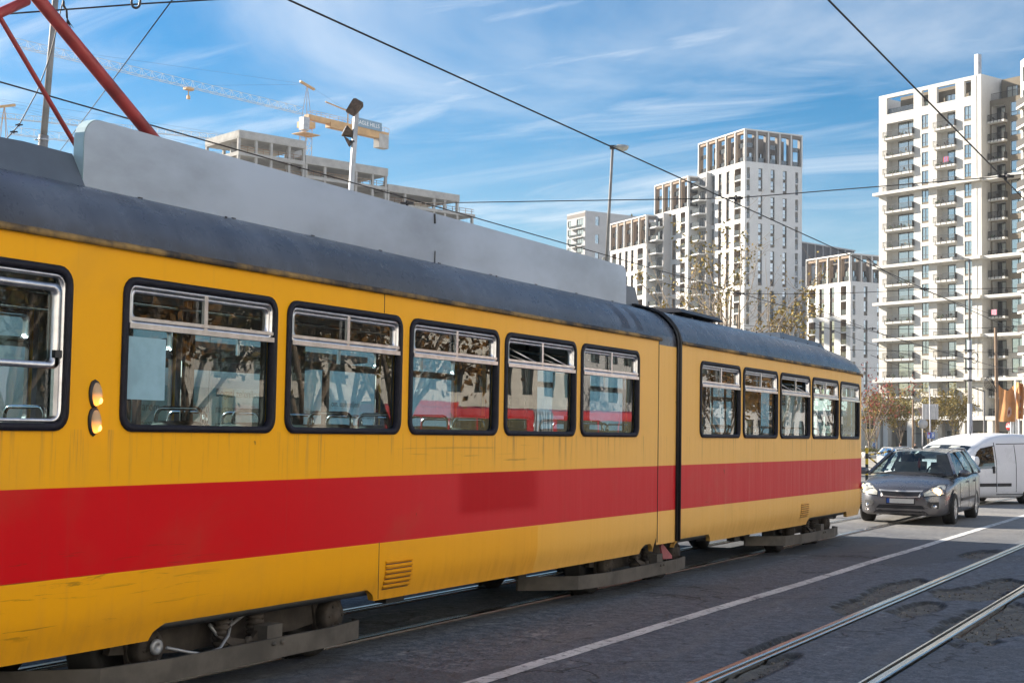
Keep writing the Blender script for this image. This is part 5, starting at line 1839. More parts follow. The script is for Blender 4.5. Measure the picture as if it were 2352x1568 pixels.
def white_tower(name, label, O, u, W, D, top, cb, bays, groups, rec=0.0, rec_top=None, right_bays=None, zb=None, dark_crown=False, group='white towers with framed crowns'):
    rz = math.atan2(u[1], u[0])
    zb = zb if zb is not None else gz(O[1])
    t = thing(name, label, 'building', (O[0], O[1], 0), rz, group)
    wall = MB()
    DE = 0.75
    holes = []
    jobs = []
    for (z0, z1, fl) in groups:
        for (a, c, kind) in bays:
            d = 1.5 if kind == 'log' else 0.35
            holes.append((a, c, z0, z1, d))
            jobs.append((a, z0, c - a, z1 - z0, fl, kind))
    for k in range(5):
        pass
    facade(wall, (0, 0, 0), (1, 0, 0), (0, 1, 0), W, zb, cb, holes, 0, 1)
    rholes = []
    rj = []
    if right_bays:
        for (z0, z1, fl) in groups:
            for (a, c, kind) in right_bays:
                d = 1.5 if kind == 'log' else 0.35
                rholes.append((a, c, z0, z1, d))
                rj.append((a, z0, c - a, z1 - z0, fl, kind))
    facade(wall, (W, 0, 0), (0, 1, 0), (-1, 0, 0), D, zb, cb, rholes, 0, 0)
    # left end and back, roof terrace
    wall.quad((0, D, zb), (0, 0, zb), (0, 0, cb), (0, D, cb), 0)
    wall.quad((W, D, zb), (0, D, zb), (0, D, cb), (W, D, cb), 0)
    wall.quad((0, 0, cb), (W, 0, cb), (W, D, cb), (0, D, cb), 0)
    wall.build('wall', [M['render_white2'], M['tan']], t)
    for (a, z0, w, h, fl, kind) in jobs:
        if kind == 'log':
            inst('balcony', cached(('L', round(w, 2), round(h, 2), fl), lambda: loggia_mesh(w, h, fl, 1.5)), t, (a, 0, z0))
        else:
            inst('window', cached(('S', round(w, 2), round(h, 2), fl), lambda: pair_mesh(w, h, fl, 'strip')), t, (a, 0.30, z0))
    for (a, z0, w, h, fl, kind) in rj:
        if kind == 'log':
            inst('balcony', cached(('L', round(w, 2), round(h, 2), fl), lambda: loggia_mesh(w, h, fl, 1.5)), t, (W, a, z0), R(90))
        else:
            inst('window', cached(('S', round(w, 2), round(h, 2), fl), lambda: pair_mesh(w, h, fl, 'strip')), t, (W - 0.30, a, z0), R(90))
    # crown: white posts with tan linings, open at the top, a glazed penthouse set back inside
    for (O2, U2, N2, L, mt, nb) in (((0, 0, 0), (1, 0, 0), (0, 1, 0), W, 'tan', len(bays)), ((W, 0, 0), (0, 1, 0), (-1, 0, 0), D, 'tan_dark', 5)):  # right side, away from the sun, gets darker panels as painted shade
        c = MB()
        st = L / nb
        hl = [(k * st + 0.55, (k + 1) * st - 0.55, cb + 0.05, top - 0.85, 0.9) for k in range(nb)]
        # lining set a hand behind the white edges
        N_ = Vector(N2)
        facade(c, Vector(O2) + N_ * 0.10, U2, N2, L, cb, top - 0.12, hl, 0, 0)
        O_, U_ = Vector(O2), Vector(U2)
        for k in range(nb + 1):
            x = min(max(k * st, 0.14), L - 0.14)
            p = O_ + U_ * x + N_ * 0.02
            c.beam(p + Vector((0, 0, cb)), p + Vector((0, 0, top)), 0.26, 0.34, 1, up=N2)
        c.beam(O_ + N_ * 0.02 + Vector((0, 0, top - 0.06)), O_ + U_ * L + N_ * 0.02 + Vector((0, 0, top - 0.06)), 0.34, 0.30, 1)
        c.build('crown_frame', [M[mt], M['render_white2']], t)
        h_ = (top - cb)
        for k in range(nb):
            # glass balustrade
            g = MB()
            a, b_ = k * st + 0.56, (k + 1) * st - 0.56
            p, q = O_ + U_ * a + N_ * 0.5, O_ + U_ * b_ + N_ * 0.5
            g.quad(p + Vector((0, 0, cb)), q + Vector((0, 0, cb)), q + Vector((0, 0, cb + 1.1)), p + Vector((0, 0, cb + 1.1)))
            if h_ > 6.2 and not (k % 2):
                g.build('balustrade', M['balustrade'], t)
                g = MB()
                g.quad(p + Vector((0, 0, cb + 3.2)), q + Vector((0, 0, cb + 3.2)), q + Vector((0, 0, cb + 4.2)), p + Vector((0, 0, cb + 4.2)))
            g.build('balustrade', M['balustrade'], t)
    p = MB()
    ph = top - 1.25
    x0, x1, y0, y1 = 3.0, W - 2.4, 2.2, D - 3.2
    p.box(x0, x1, y0, y1, cb, ph, 0)
    p.build('penthouse', [M['tan_dark']], t)
    for k in range(5):
        w = 1.5
        xx_ = x0 + 0.4 + (x1 - x0 - 2.2) * k / 4
        inst('penthouse_window', cached(('P', 1), lambda: win_mesh(1.5, 2.3, 1, 0, 'bglass_d')), t, (xx_, y0 - 0.04, cb + 0.2))
        yy_ = y0 + 0.4 + (y1 - y0 - 2.2) * k / 4
        inst('penthouse_window', cached(('P', 1), None), t, (x1 + 0.04, yy_, cb + 0.2), R(90))
    if top - cb > 6.2:
        for k in range(3):
            inst('penthouse_window', cached(('P', 1), None), t, (x0 + 0.8 + 4.5 * k, y0 - 0.04, cb + 3.3))
    if rec:
        # recessed strip of balconies to the right of this tower
        rw = MB()
        rt_ = rec_top
        rw.box(W + 0.01, W + rec, 2.4, D, zb, rt_, 0)
        nf = int((rt_ - zb) / 3.03)
        for k in range(nf):
            z = rt_ - 0.9 - 3.03 * (k + 0)
            rw.box(W + 0.02, W + rec - 0.02, 0.5, 2.41, z - 2.55, z - 2.25, 1)
        rw.build('balcony_strip', [M['grey_wall'], M['render_white2']], t)
        for k in range(nf):
            z = rt_ - 0.9 - 3.03 * k
            b = cached(('rb', rec), lambda: _recbal(rec))
            inst('balcony_railing', b, t, (W, 0.5, z - 2.25))
            inst('balcony_door', cached(('rd', rec), lambda: win_mesh(rec * 0.6, 2.1, 1, 0, 'bglass_d')), t, (W + rec * 0.3, 2.37, z - 2.24))
    return t
def _recbal(rec):
    b = MB()
    b.box(0.04, rec - 0.04, 0.0, 0.04, 0.0, 1.05)
    return b.mesh('balcony_railing', M['balustrade'])

UU = (0.792, -0.611)
G_M = [(54.35, 59.4, 2), (48.3, 53.35, 2), (42.3, 47.35, 2), (33.9, 41.5, 3), (25.3, 32.9, 3), (16.7, 24.3, 3), (8.1, 15.7, 3)]
white_tower('apartment_tower', 'tallest of the joined white towers, its framed crown highest in the middle of the skyline', (-113.02, 303.88), UU, 18.84, 15.0, 67.7, 60.7,
            [(1.1, 3.8, 'log'), (5.3, 6.7, 'win'), (8.45, 9.8, 'win'), (11.6, 12.95, 'win'), (14.8, 17.35, 'log')], G_M,
            right_bays=[(0.55, 1.3, 'log'), (3.5, 4.55, 'win'), (6.7, 7.75, 'win'), (9.9, 10.95, 'win'), (13.2, 13.95, 'log')])
white_tower('apartment_tower', 'white framed tower one step lower, just left of the tallest white tower', (-125.74, 309.05), UU, 15.06, 19.2, 59.7, 52.9,
            [(1.15, 3.3, 'log'), (4.9, 6.3, 'win'), (8.2, 9.7, 'win'), (11.7, 13.75, 'log')],
            [(47.0, 51.8, 2), (41.4, 45.8, 2), (33.4, 40.3, 3), (25.5, 32.4, 3), (17.6, 24.5, 3), (9.7, 16.6, 3)], rec=3.7, rec_top=60.2)
white_tower('apartment_tower', 'lowest of the stepped white towers, partly behind the street lamp', (-139.14, 313.86), UU, 17.49, 19.2, 52.0, 45.5,
            [(1.0, 3.0, 'log'), (4.4, 5.7, 'win'), (7.4, 8.75, 'win'), (10.3, 11.5, 'win'), (13.3, 15.9, 'log')],
            [(39.6, 44.6, 2), (33.6, 38.6, 2), (25.2, 32.6, 3), (16.8, 24.2, 3), (8.4, 15.8, 3)], rec=3.5, rec_top=52.2)
white_tower('apartment_tower', 'smaller white tower with a framed crown tucked against the tall balconied block', (-84.63, 292.59), (0.821, -0.571), 13.95, 14.0, 38.6, 33.0,
            [(0.95, 3.1, 'log'), (4.35, 5.85, 'win'), (7.6, 9.1, 'win'), (11.0, 12.7, 'log')],
            [(26.2, 32.1, 2), (17.6, 25.3, 3), (9.0, 16.7, 3)],
            right_bays=[(0.6, 1.3, 'log'), (3.5, 4.5, 'win'), (7.0, 8.0, 'win'), (10.4, 11.4, 'win')])
# dark glazed block behind, with balconies in the gap
t = thing('dark_block', 'dark clad block with thin pale fins, showing between the white towers', 'building', (-94.31, 320.9, 0), math.atan2(0.937, 0.35))
b = MB()
b.box(0, 22, 0.3, 12, gz(300), 46.4, 0)
for k in range(8):
    b.box(k * 3.0, k * 3.0 + 0.16, 0.0, 0.3, 36.0, 46.5, 1)
b.box(-0.1, 22.1, 0.0, 12, 46.4, 46.7, 1)
b.build('wall', [M['dark_wall'], M['grey_wall']], t)
for k in range(7):
    inst('window', cached(('dk',), lambda: win_mesh(1.6, 3.0, 0, 0, 'bglass_d')), t, (0.7 + 3 * k, 0.25, 37.6))
b = MB()
b.box(-0.5, 5.2, -4.0, 0.25, gz(300), 40.6, 0)
b.build('wall', M['grey_wall'], t)
for k in range(12):
    z = 37.6 - 3.03 * k
    q = inst('balcony', cached(('dkb',), lambda: (lambda m: (m.box(0, 5.4, -1.5, 0, -0.2, 0.1, 0), m.box(0.1, 5.3, -1.48, -1.44, 0.12, 1.1, 1), m.mesh('balcony', [M['render_white2'], M['balustrade']]))[-1])(MB())), t, (-0.4, -4.0, z))
    inst('window', cached(('dkw',), lambda: win_mesh(3.0, 2.2, 1, 0, 'bglass')), t, (0.6, -4.06, z + 0.12))

# ---- pale tower far behind
t = thing('apartment_tower', 'pale grey tower farthest away, its corner balconies left of the street lamp', 'building', (-215.14, 447.5, 0), math.atan2(-0.522, 0.853))
b = MB()
hol, wj = [], []
for k in range(14):
    z = 73.0 - 3.15 * k
    hol.append((0.6, 2.9, z, z + 2.2, 0.25)); wj.append((0.6, z, 2.3, 2.2, 1))
    hol.append((6.2, 10.6, z - 0.3, z + 2.3, 0.35)); wj.append((6.2, z - 0.3, 4.4, 2.6, 2))
facade(b, (0, 0, 0), (1, 0, 0), (0, 1, 0), 11.6, gz(400), 77.8, hol, 0, 0)
facade(b, (11.6, 0, 0), (0, 1, 0), (-1, 0, 0), 30, gz(400), 77.8, [(4.2, 5.9, 73.0 - 6.3 * k, 76.2 - 6.3 * k, 0.3) for k in range(8)] + [(13, 15.5, 69.0 - 6.3 * k, 72.4 - 6.3 * k, 0.3) for k in range(7)], 0, 0, back=1)
b.quad((0, 30, 0), (0, 0, 0), (0, 0, 77.8), (0, 30, 77.8), 0)
b.quad((11.6, 30, 0), (0, 30, 0), (0, 30, 77.8), (11.6, 30, 77.8), 0)
b.quad((0, 0, 77.8), (11.6, 0, 77.8), (11.6, 30, 77.8), (0, 30, 77.8), 0)
b.box(0.1, 11.5, -0.05, 0.1, 75.9, 77.2, 2)
b.build('wall', [M['grey_wall'], M['bglass_d'], M['tan_dark']], t)
for (a, z, w, h, nv) in wj:
    inst('window', cached(('F', w), lambda: win_mesh(w, h, nv, 0, 'bglass')), t, (a, 0.22, z))
for k in range(13):
    z = 71.9 - 3.15 * k
    inst('balcony', cached(('Fb',), lambda: (lambda m: (m.box(0, 7.9, -1.3, 0, -0.15, 0.12, 0), m.box(0.05, 7.85, -1.28, -1.25, 0.14, 1.05, 1), m.mesh('balcony', [M['render_white2'], M['balustrade']]))[-1])(MB())), t, (3.4, 0, z))

# ---- the tall balconied block on the right
t = thing('apartment_block', 'tall cream apartment block with stacked balconies and pale bands, right of the tram', 'building', (-55.01, 232.12, 0), math.atan2(-0.436, 0.9))
zg = gz(232)
FL = [5.06 + 3.0 * k for k in range(16)]
holes, wins_, doors, bals = [], [], [], []
for k, z in enumerate(FL):
    holes += [(1.58, 6.95, z + 0.12, z + 2.62, 1.3), (11.38, 14.92, z + 0.12, z + 2.62, 1.3)]
    holes += [(8.51, 9.82, z + 0.5, z + 2.85, 0.14), (16.5, 17.78, z + 0.5, z + 2.85, 0.14)]
    wins_ += [(8.51, z + 0.8, 0.10), (16.5, z + 0.8, 0.10)]
    doors += [(2.96, z + 0.14, 3.99), (12.55, z + 0.14, 2.37)]
    bals += [(1.15, z, 5.95), (11.0, z, 4.1)]
top_holes = [(1.58, 6.95, 54.2, 56.9, 0.5), (8.51, 9.82, 54.3, 56.9, 0.5), (11.38, 14.92, 54.3, 56.9, 0.5), (16.5, 17.78, 54.4, 56.9, 0.5)]
b = MB()
# lower floors in stone, upper floors rendered
ZS = 17.1
lo_h = [h for h in holes if h[3] < ZS + 0.5]
hi_h = [h for h in holes if h[3] >= ZS + 0.5]
facade(b, (0, 0, 0), (1, 0, 0), (0, 1, 0), 19.57, 5.06, ZS - 0.02, lo_h, 1, 1)
facade(b, (0, 0, 0), (1, 0, 0), (0, 1, 0), 19.57, ZS - 0.02, 57.5, hi_h + top_holes, 0, 0)
# loggia back walls
for h in holes:
    if h[4] > 1:
        a, c, z0, z1, d = h
        b.quad((a, d, z0), (c, d, z0), (c, d, z1), (a, d, z1), 2)
    else:
        a, c, z0, z1, d = h
        b.box(a, c, 0.05, 0.14, z0, z0 + 0.30, 3)
facade(b, (19.57, 0, 0), (0, 1, 0), (-1, 0, 0), 14, 5.06, 57.5, [], 0, 0)
b.quad((0, 16, zg), (0, 0, zg), (0, 0, 57.5), (0, 16, 57.5), 0)
b.quad((34, 16, zg), (0, 16, zg), (0, 16, 53.4), (34, 16, 53.4), 0)
b.quad((0, 0.5, 53.4), (19.5, 0.5, 53.4), (19.5, 16, 53.4), (0, 16, 53.4), 0)
b.quad((0, 0.5, 57.5), (0, 0.0, 57.5), (19.57, 0, 57.5), (19.57, 0.5, 57.5), 0)
b.quad((0.0, 0.5, 53.4), (0.0, 0.5, 57.5), (0.0, 0.5, 57.5), (0.0, 0.5, 53.4), 0)
b.box(18.35, 18.75, -0.06, 0.0, 5.2, 57.4, 0)
b.build('wall', [M['render_white'], M['stone'], M['render_white'], M['beige']], t)
b = MB()
b.box(3.2, 19.4, 1.5, 14, 53.4, 57.0, 0)
b.box(15.0, 19.3, 0.7, 1.49, 57.02, 57.12, 1)
ph_ = b.build('penthouse', [M['beige'], M['render_white']], t)
for x in (7.9, 12.0, 16.3):
    inst('penthouse_window', cached(('pw',), lambda: win_mesh(2.0, 2.1, 1, 0, 'bglass')), t, (x, 1.45, 53.6))
b = MB()
b.box(1.6, 6.9, 0.35, 0.39, 54.2, 55.15)
b.build('roof_railing', M['balustrade'], t)
b = MB()
b.box(15.5, 16.2, 4.0, 4.9, 53.4, 62.0)
b.build('chimney', M['steel'], t)
for z in (10.46, 17.1, 22.95, 28.98, 40.95):
    b = MB(); b.box(-0.50, 20.0, -1.05, 0.3, z - 0.05, z + 0.42); b.build('cornice', M['render_white'], t)
    b = MB(); b.box(20.0, 27.0, -0.2, 2.3, z - 0.05, z + 0.42); b.build('cornice', M['render_white'], t)
b = MB(); b.box(-0.1, 27, -1.0, 3.0, 4.45, 5.06); b.build('base_slab', M['render_white'], t)
for (a, z, d) in wins_:
    inst('window', cached(('R', 1), lambda: win_mesh(1.3, 2.05, 1, 0, 'bglass', 0.07, 0.62)), t, (a, d, z))
for (a, z, w) in doors:
    inst('balcony_door', cached(('Rd', w), lambda: win_mesh(w, 2.46, 1, 0, 'bglass', 0.08)), t, (a, 1.24, z))
def bal_slab(w, d):
    b = MB()
    b.box(0, w, -d, 1.0, -0.20, 0.12, 0)
    return b.mesh('balcony', M['render_white'])
def bal_rail(w, d, sidepanel=True):
    b = MB()
    n = int(w / 0.135)
    for k in range(n + 1):
        x = 0.05 + (w - 0.1) * k / n
        b.box(x - 0.011, x + 0.011, -d + 0.02, -d + 0.045, 0.14, 1.10)
    for y in [0.14 * q for q in range(int((d - 0.1) / 0.14))]:
        b.box(0.03, 0.052, -d + 0.1 + y, -d + 0.122 + y, 0.14, 1.10)
    b.box(0.02, w - 0.02, -d + 0.01, -d + 0.055, 1.10, 1.15)
    b.box(0.02, 0.06, -d + 0.055, -0.01, 1.10, 1.15)
    b.box(w - 0.10, w - 0.03, -d + 0.055, -0.01, 0.14, 1.15)
    for k in range(4):
        x = 0.5 + (w - 1.0) * k / 3
        b.box(x - 0.05, x + 0.05, -d - 0.03, -d + 0.015, -0.16, 0.45)
    return b.mesh('railing', M['rail_dark'])
def clutter(w, seed, o, dy=0.0):
    """plants and folding chairs standing on one balcony, each an object of its own"""
    r_ = random.Random(seed)
    mats = [M['terracotta'], M['plant'], M['pale_thing']]
    x = 0.7
    while x < w - 0.9:
        if r_.random() < 0.45:
            b = MB()
            h, q = r_.uniform(0.35, 0.85), r_.uniform(0.25, 0.5)
            mi = r_.choice((0, 0, 0, 1, 2))
            if mi == 1:
                for _ in range(24):
                    c = Vector((x + r_.gauss(0, .16), -0.3 + r_.gauss(0, .12), 0.42 + r_.gauss(0, .14)))
                    s = r_.uniform(.05, .10)
                    b.add([c + Vector((-s, 0, -s)), c + Vector((s, .03, -s * .4)), c + Vector((s * .5, 0, s)), c + Vector((-s, 0.02, s * .6))], [(0, 1, 2, 3)], 1)
                b.box(x - .13, x + .13, -.42, -.16, .13, .36, 0)
            else:
                b.box(x, x + q, -0.5, -0.12, 0.13 + h * 0.5, 0.13 + h * 0.56, mi)
                for dx in (0.02, q - 0.05):
                    for dy_ in (-0.48, -0.16):
                        b.box(x + dx, x + dx + 0.03, dy_, dy_ + 0.03, 0.13, 0.13 + h * 0.5, mi)
                b.box(x, x + 0.04, -0.5, -0.12, 0.13 + h * 0.56, 0.13 + h, mi)
            b.build('potted_plant' if mi == 1 else 'balcony_chair', mats, o, (0, dy, 0))
        x += r_.uniform(0.45, 0.9)
M['terracotta'] = simple('dark_furniture', (0.07, 0.05, 0.04), 0.8)
M['plant'] = simple('balcony_plant', (0.07, 0.12, 0.05), 0.8)
M['pale_thing'] = simple('pale_furniture', (0.42, 0.38, 0.32), 0.8)
nb = 0
for i, (a, z, w) in enumerate(bals):
    o = inst('balcony', cached(('bs', w), lambda: bal_slab(w, 0.6)), t, (a, 0, z))
    inst('railing', cached(('br', w), lambda: bal_rail(w, 0.6)), o)
    clutter(w, i * 7 + 3, o)
# the set back beige wing
b = MB()
hol = []
for k, z in enumerate(FL[:16]):
    hol += [(0.35, 2.75, z + 0.12, z + 2.62, 1.3), (3.6, 6.0, z + 0.55, z + 2.75, 0.14)]
lo_ = [h for h in hol if h[3] < ZS + 0.5]
hi_ = [h for h in hol if h[3] >= ZS + 0.5 and h[3] < 53]
facade(b, (19.57, 2.2, 0), (1, 0, 0), (0, 1, 0), 7.6, 5.06, ZS - 0.02, lo_, 1, 1)
facade(b, (19.57, 2.2, 0), (1, 0, 0), (0, 1, 0), 7.6, ZS - 0.02, 53.6, hi_, 0, 2)
for (a, c, z0, z1, d) in hol:
    if d > 1:
        b.quad((19.57 + a, 2.2 + d, z0), (19.57 + c, 2.2 + d, z0), (19.57 + c, 2.2 + d, z1), (19.57 + a, 2.2 + d, z1), 3)
b.quad((19.57, 2.2, 53.6), (34, 2.2, 53.6), (34, 16, 53.6), (19.57, 16, 53.6), 0)
b.box(20.0, 34, 4.6, 14, 53.6, 57.2, 0)
b.build('beige_wing', [M['beige'], M['stone'], M['render_white'], M['loggia']], t)
b = MB()
for k in range(50):
    b.box(19.75 + 0.15 * k, 19.77 + 0.15 * k, 2.3, 2.33, 53.6, 54.6)
b.box(19.7, 27.2, 2.29, 2.34, 54.6, 54.65)
b.build('roof_railing', M['rail_dark'], t)
for x in (21.0, 24.6):
    inst('penthouse_window', cached(('pw2',), lambda: win_mesh(1.9, 2.1, 1, 0, 'bglass')), t, (x, 4.55, 53.8))
for k, z in enumerate(FL):
    if z < 51:
        inst('window', cached(('Rf',), lambda: win_mesh(2.4, 2.18, 1, 0, 'bglass', 0.08, 0.65)), t, (19.57 + 3.6, 2.2 + 0.10, z + 0.56))
    inst('balcony_door', cached(('Re',), lambda: win_mesh(1.6, 2.46, 1, 0, 'bglass', 0.08)), t, (19.57 + 1.05, 2.2 + 1.24, z + 0.14))
    o = inst('balcony', cached(('bs2',), lambda: bal_slab(2.9, 0.9)), t, (19.75, 2.2, z))
    inst('railing', cached(('br2',), lambda: bal_rail(2.9, 0.9)), o)
    clutter(2.9, k * 11 + 1, o, -0.2)
# laundry on two balconies
for (a, y, z, cols, nm) in ((13.3, -0.80, FL[13] + 0.5, ((0.45, 0.07, 0.08), (0.15, 0.2, 0.4)), 'hanging_towel'), (20.9, 0.55, FL[5] + 0.25, ((0.55, 0.20, 0.28), (0.62, 0.40, 0.46)), 'hanging_laundry')):
    b = MB()
    for k in range(5):
        b.box(a + 0.19 * k, a + 0.19 * k + 0.18, y - 0.12, y - 0.10, z, z + 0.85, k % 2)
    b.build(nm, [simple('cloth_a', cols[0], 0.9), simple('cloth_b', cols[1], 0.9)], t)
# colonnade
for k in range(6):
    b = MB()
    x = -0.1 + 4.75 * k + (1.6 if k else 0.05)
    x = (0.0, 1.6, 6.3, 11.2, 16.1, 21.0)[k]
    b.box(x, x + 0.95, -0.9, 0.1, zg - 0.3, 4.45)
    b.build('column', M['render_white'], t)
b = MB()
b.box(0, 27, 4.2, 5.0, zg - 0.3, 4.45, 0)
for x in (8.3, 13.3, 18.2):
    b.box(x, x + 1.4, 3.4, 4.2, zg - 0.3, 4.45, 1)
b.build('ground_floor', [M['grey_wall'], M['render_white']], t)
for k in range(6):
    inst('shop_window', cached(('sh',), lambda: win_mesh(3.0, 3.0, 1, 0, 'shop_glass', 0.1, 0.0)), t, (1.0 + 4.6 * k, 4.12, zg + 0.4))
b = MB()
b.box(8.2, 14.9, -1.0, -0.95, 5.06, 6.2)
b.build('terrace_railing', M['balustrade'], t)
b = MB()
for k in range(3):
    b.add([(9.0 + 2.4 * k, -0.2, 8.1), (11.2 + 2.4 * k, -0.2, 8.1), (11.2 + 2.4 * k, -1.9, 7.75), (9.0 + 2.4 * k, -1.9, 7.75), (9.0 + 2.4 * k, -1.9, 7.68), (11.2 + 2.4 * k, -1.9, 7.68)], [(0, 1, 2, 3), (3, 2, 5, 4)])
b.build('awning', M['rail_dark'], t)
# low wing to the left of the block, behind the trees
t = thing('shop_pavilion', 'low dark fronted shop wing with white columns left of the balconied block', 'building', (-66.5, 235.5, 0), math.atan2(-0.436, 0.9))
b = MB()
b.box(0, 11.6, 2.5, 9, zg - 0.3, 5.2, 0)
b.box(-0.2, 11.8, -0.3, 9.2, 5.0, 5.9, 1)
b.build('wall', [M['dark_wall'], M['grey_wall']], t)
for k in range(3):
    q = MB(); q.box(0.4 + 4.4 * k, 1.2 + 4.4 * k, 0, 0.8, zg - 0.3, 5.0); q.build('column', M['render_white'], t)
    inst('shop_window', cached(('sh2',), lambda: win_mesh(3.0, 3.4, 1, 0, 'shop_glass', 0.1)), t, (0.5 + 3.7 * k, 2.44, zg + 0.3))

# ---- block cut by the right edge of the picture
eo = at(2349, 1005, 206)
t = thing('apartment_block', 'white block cut by the right edge of the picture, with slanting dark balcony fronts', 'building', (eo.x, eo.y, 0), math.atan2(-0.883, 0.468))
b = MB()
hol = [(0.9, 4.6, 5.0 + 3.0 * k + 0.2, 5.0 + 3.0 * k + 2.6, 1.2) for k in range(16)] + [(0.9, 4.6, 53.8, 56.0, 0.5)]
facade(b, (0, 0, 0), (1, 0, 0), (0, 1, 0), 14.0, zg - 0.3, 57.2, hol, 0, 0, back=1)
b.quad((0, 14, zg - 0.3), (0, 0, zg - 0.3), (0, 0, 57.2), (0, 14, 57.2), 0)
b.quad((14, 0, zg - 0.3), (14, 14, zg - 0.3), (14, 14, 57.2), (14, 0, 57.2), 0)
b.quad((14, 14, zg - 0.3), (0, 14, zg - 0.3), (0, 14, 57.2), (14, 14, 57.2), 0)
b.quad((0, 0, 57.2), (14, 0, 57.2), (14, 14, 57.2), (0, 14, 57.2), 0)
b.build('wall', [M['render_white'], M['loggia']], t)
for k in range(16):
    z = 5.0 + 3.0 * k
    o = inst('balcony', cached(('bs3',), lambda: bal_slab(5.0, 0.85)), t, (0.5, 0, z))
    inst('railing', cached(('br3',), lambda: (lambda m: (m.box(0, 5, -0.85, -0.81, 0.13, 1.15), m.box(0, 0.04, -0.80, 0, 0.13, 1.15), m.box(4.96, 5, -0.80, 0, 0.13, 1.15), m.mesh('railing', M['rail_dark']))[-1])(MB())), o)

# ---- concrete frame going up on the left
t = thing('unfinished_building', 'unfinished concrete frame building stepping down behind the tram roof board', 'building', (-171.0, 211.65, 0), math.atan2(0.933, 0.36))
CZ = gz(300)
def slab(u0, u1, z, th=0.45, dep=13.0, y0=0.0):
    b = MB(); b.box(u0, u1, y0, y0 + dep, z - th, z)
    b.build('floor_slab', M['concrete'], t)
def cols(us, z0, z1, dep=13.0, w=0.5):
    for u in us:
        for y in (0.15, dep - 0.65):
            b = MB(); b.box(u, u + w, y, y + w, z0, z1)
            b.build('column', M['concrete'], t)
def parapet(u0, u1, z0, z1, dep=13.0):
    b = MB()
    b.box(u0, u1, -0.06, 0.2, z0, z1)
    b.box(u0 - 0.0, u0 + 0.25, 0.2, dep, z0, z1)
    b.box(u1 - 0.25, u1, 0.2, dep, z0, z1)
    b.build('parapet', M['concrete'], t)
def guard(u0, u1, z):
    b = MB()
    for dz in (0.5, 1.0):
        b.box(u0, u1, 0.24, 0.30, z + dz, z + dz + 0.10)
    u = u0
    while u < u1:
        b.box(u, u + 0.07, 0.22, 0.32, z, z + 1.15); u += 1.7
    b.build('guard_rail', M['wood'], t)
FHT = 3.35
# section 1 (highest)
parapet(0, 14.95, 56.45, 57.83); slab(0, 14.95, 56.6, 0.3)
u1 = [0.0, 3.75, 7.1, 11.15, 14.45]
cols(u1, 53.8, 56.4); slab(0, 14.95, 53.8, 0.75); guard(0.4, 14.4, 53.8)
cols(u1, 50.5, 53.1); slab(0, 14.95, 50.5, 0.5); guard(0.4, 14.4, 50.5)
# section 2
parapet(15.05, 34.95, 53.45, 55.07); slab(15.05, 34.95, 53.7, 0.3)
u2 = [15.1, 19.5, 27.0, 31.1, 34.4]
cols(u2, 51.2, 53.4); slab(15.05, 34.95, 51.2, 0.62); guard(15.3, 34.5, 51.2); cols(u2, 48.0, 50.6); slab(15.05, 34.95, 48.0, 0.5)
# section 3
parapet(35.05, 53.95, 50.5, 51.9); slab(35.05, 53.95, 50.7, 0.3)
u3 = [35.1, 39.4, 47.1, 50.0, 53.4]
cols(u3, 48.2, 50.4); slab(35.05, 58.4, 48.2, 0.62); guard(35.3, 53.5, 48.2); guard(54.2, 58.2, 48.2); cols(u3 + [57.6], 45.0, 47.6); slab(35.05, 60.5, 45.0, 0.5)
# floors below, mostly hidden by the tram
for k in range(14):
    z = 44.6 - FHT * k
    if z > 1:
        slab(0, 60.5, z, 0.45)
        if k < 6:
            cols([0, 7.5, 15, 22.5, 30, 37.5, 45, 52.5, 60], z - FHT, z - 0.45)
for (a, c, z0, z1, y) in ((1.2, 3.2, 50.5, 56.3, 5), (12.2, 14.4, 50.5, 56.3, 3.0), (16.0, 19.0, 48.0, 53.4, 6.0), (20.5, 26.8, 51.2, 53.4, 7.0), (39.8, 46.8, 45.0, 50.4, 6.5), (27.5, 30.5, 48, 50.6, 7.0), (32.0, 33.2, 51.2, 53.4, 7.0), (4.4, 7.0, 50.5, 53.1, 9.0)):
    b = MB(); b.box(a, c, y, y + 0.3, z0, z1); b.build('partition', M['concrete'], t)
b = MB()
b.add([(4.0, 4.0, 50.6), (7.0, 4.0, 53.6), (7.0, 5.3, 53.6), (4.0, 5.3, 50.6), (4.0, 4.0, 50.3), (7.0, 4.0, 53.3), (7.0, 5.3, 53.3), (4.0, 5.3, 50.3)], [(0, 1, 2, 3), (7, 6, 5, 4), (0, 4, 5, 1), (3, 2, 6, 7)])
b.build('stair', M['concrete'], t)
b = MB()
b.box(16.6, 19.2, 7.5, 10.5, 53.7, 58.6, 0)
for k in range(5):
    b.box(16.8 + 0.5 * k, 16.84 + 0.5 * k, 8.0, 8.04, 58.6, 59.4, 1)
b.box(19.2, 19.5, 8, 10, 54, 57.4, 1)
b.build('lift_core', [M['concrete'], M['wood']], t)

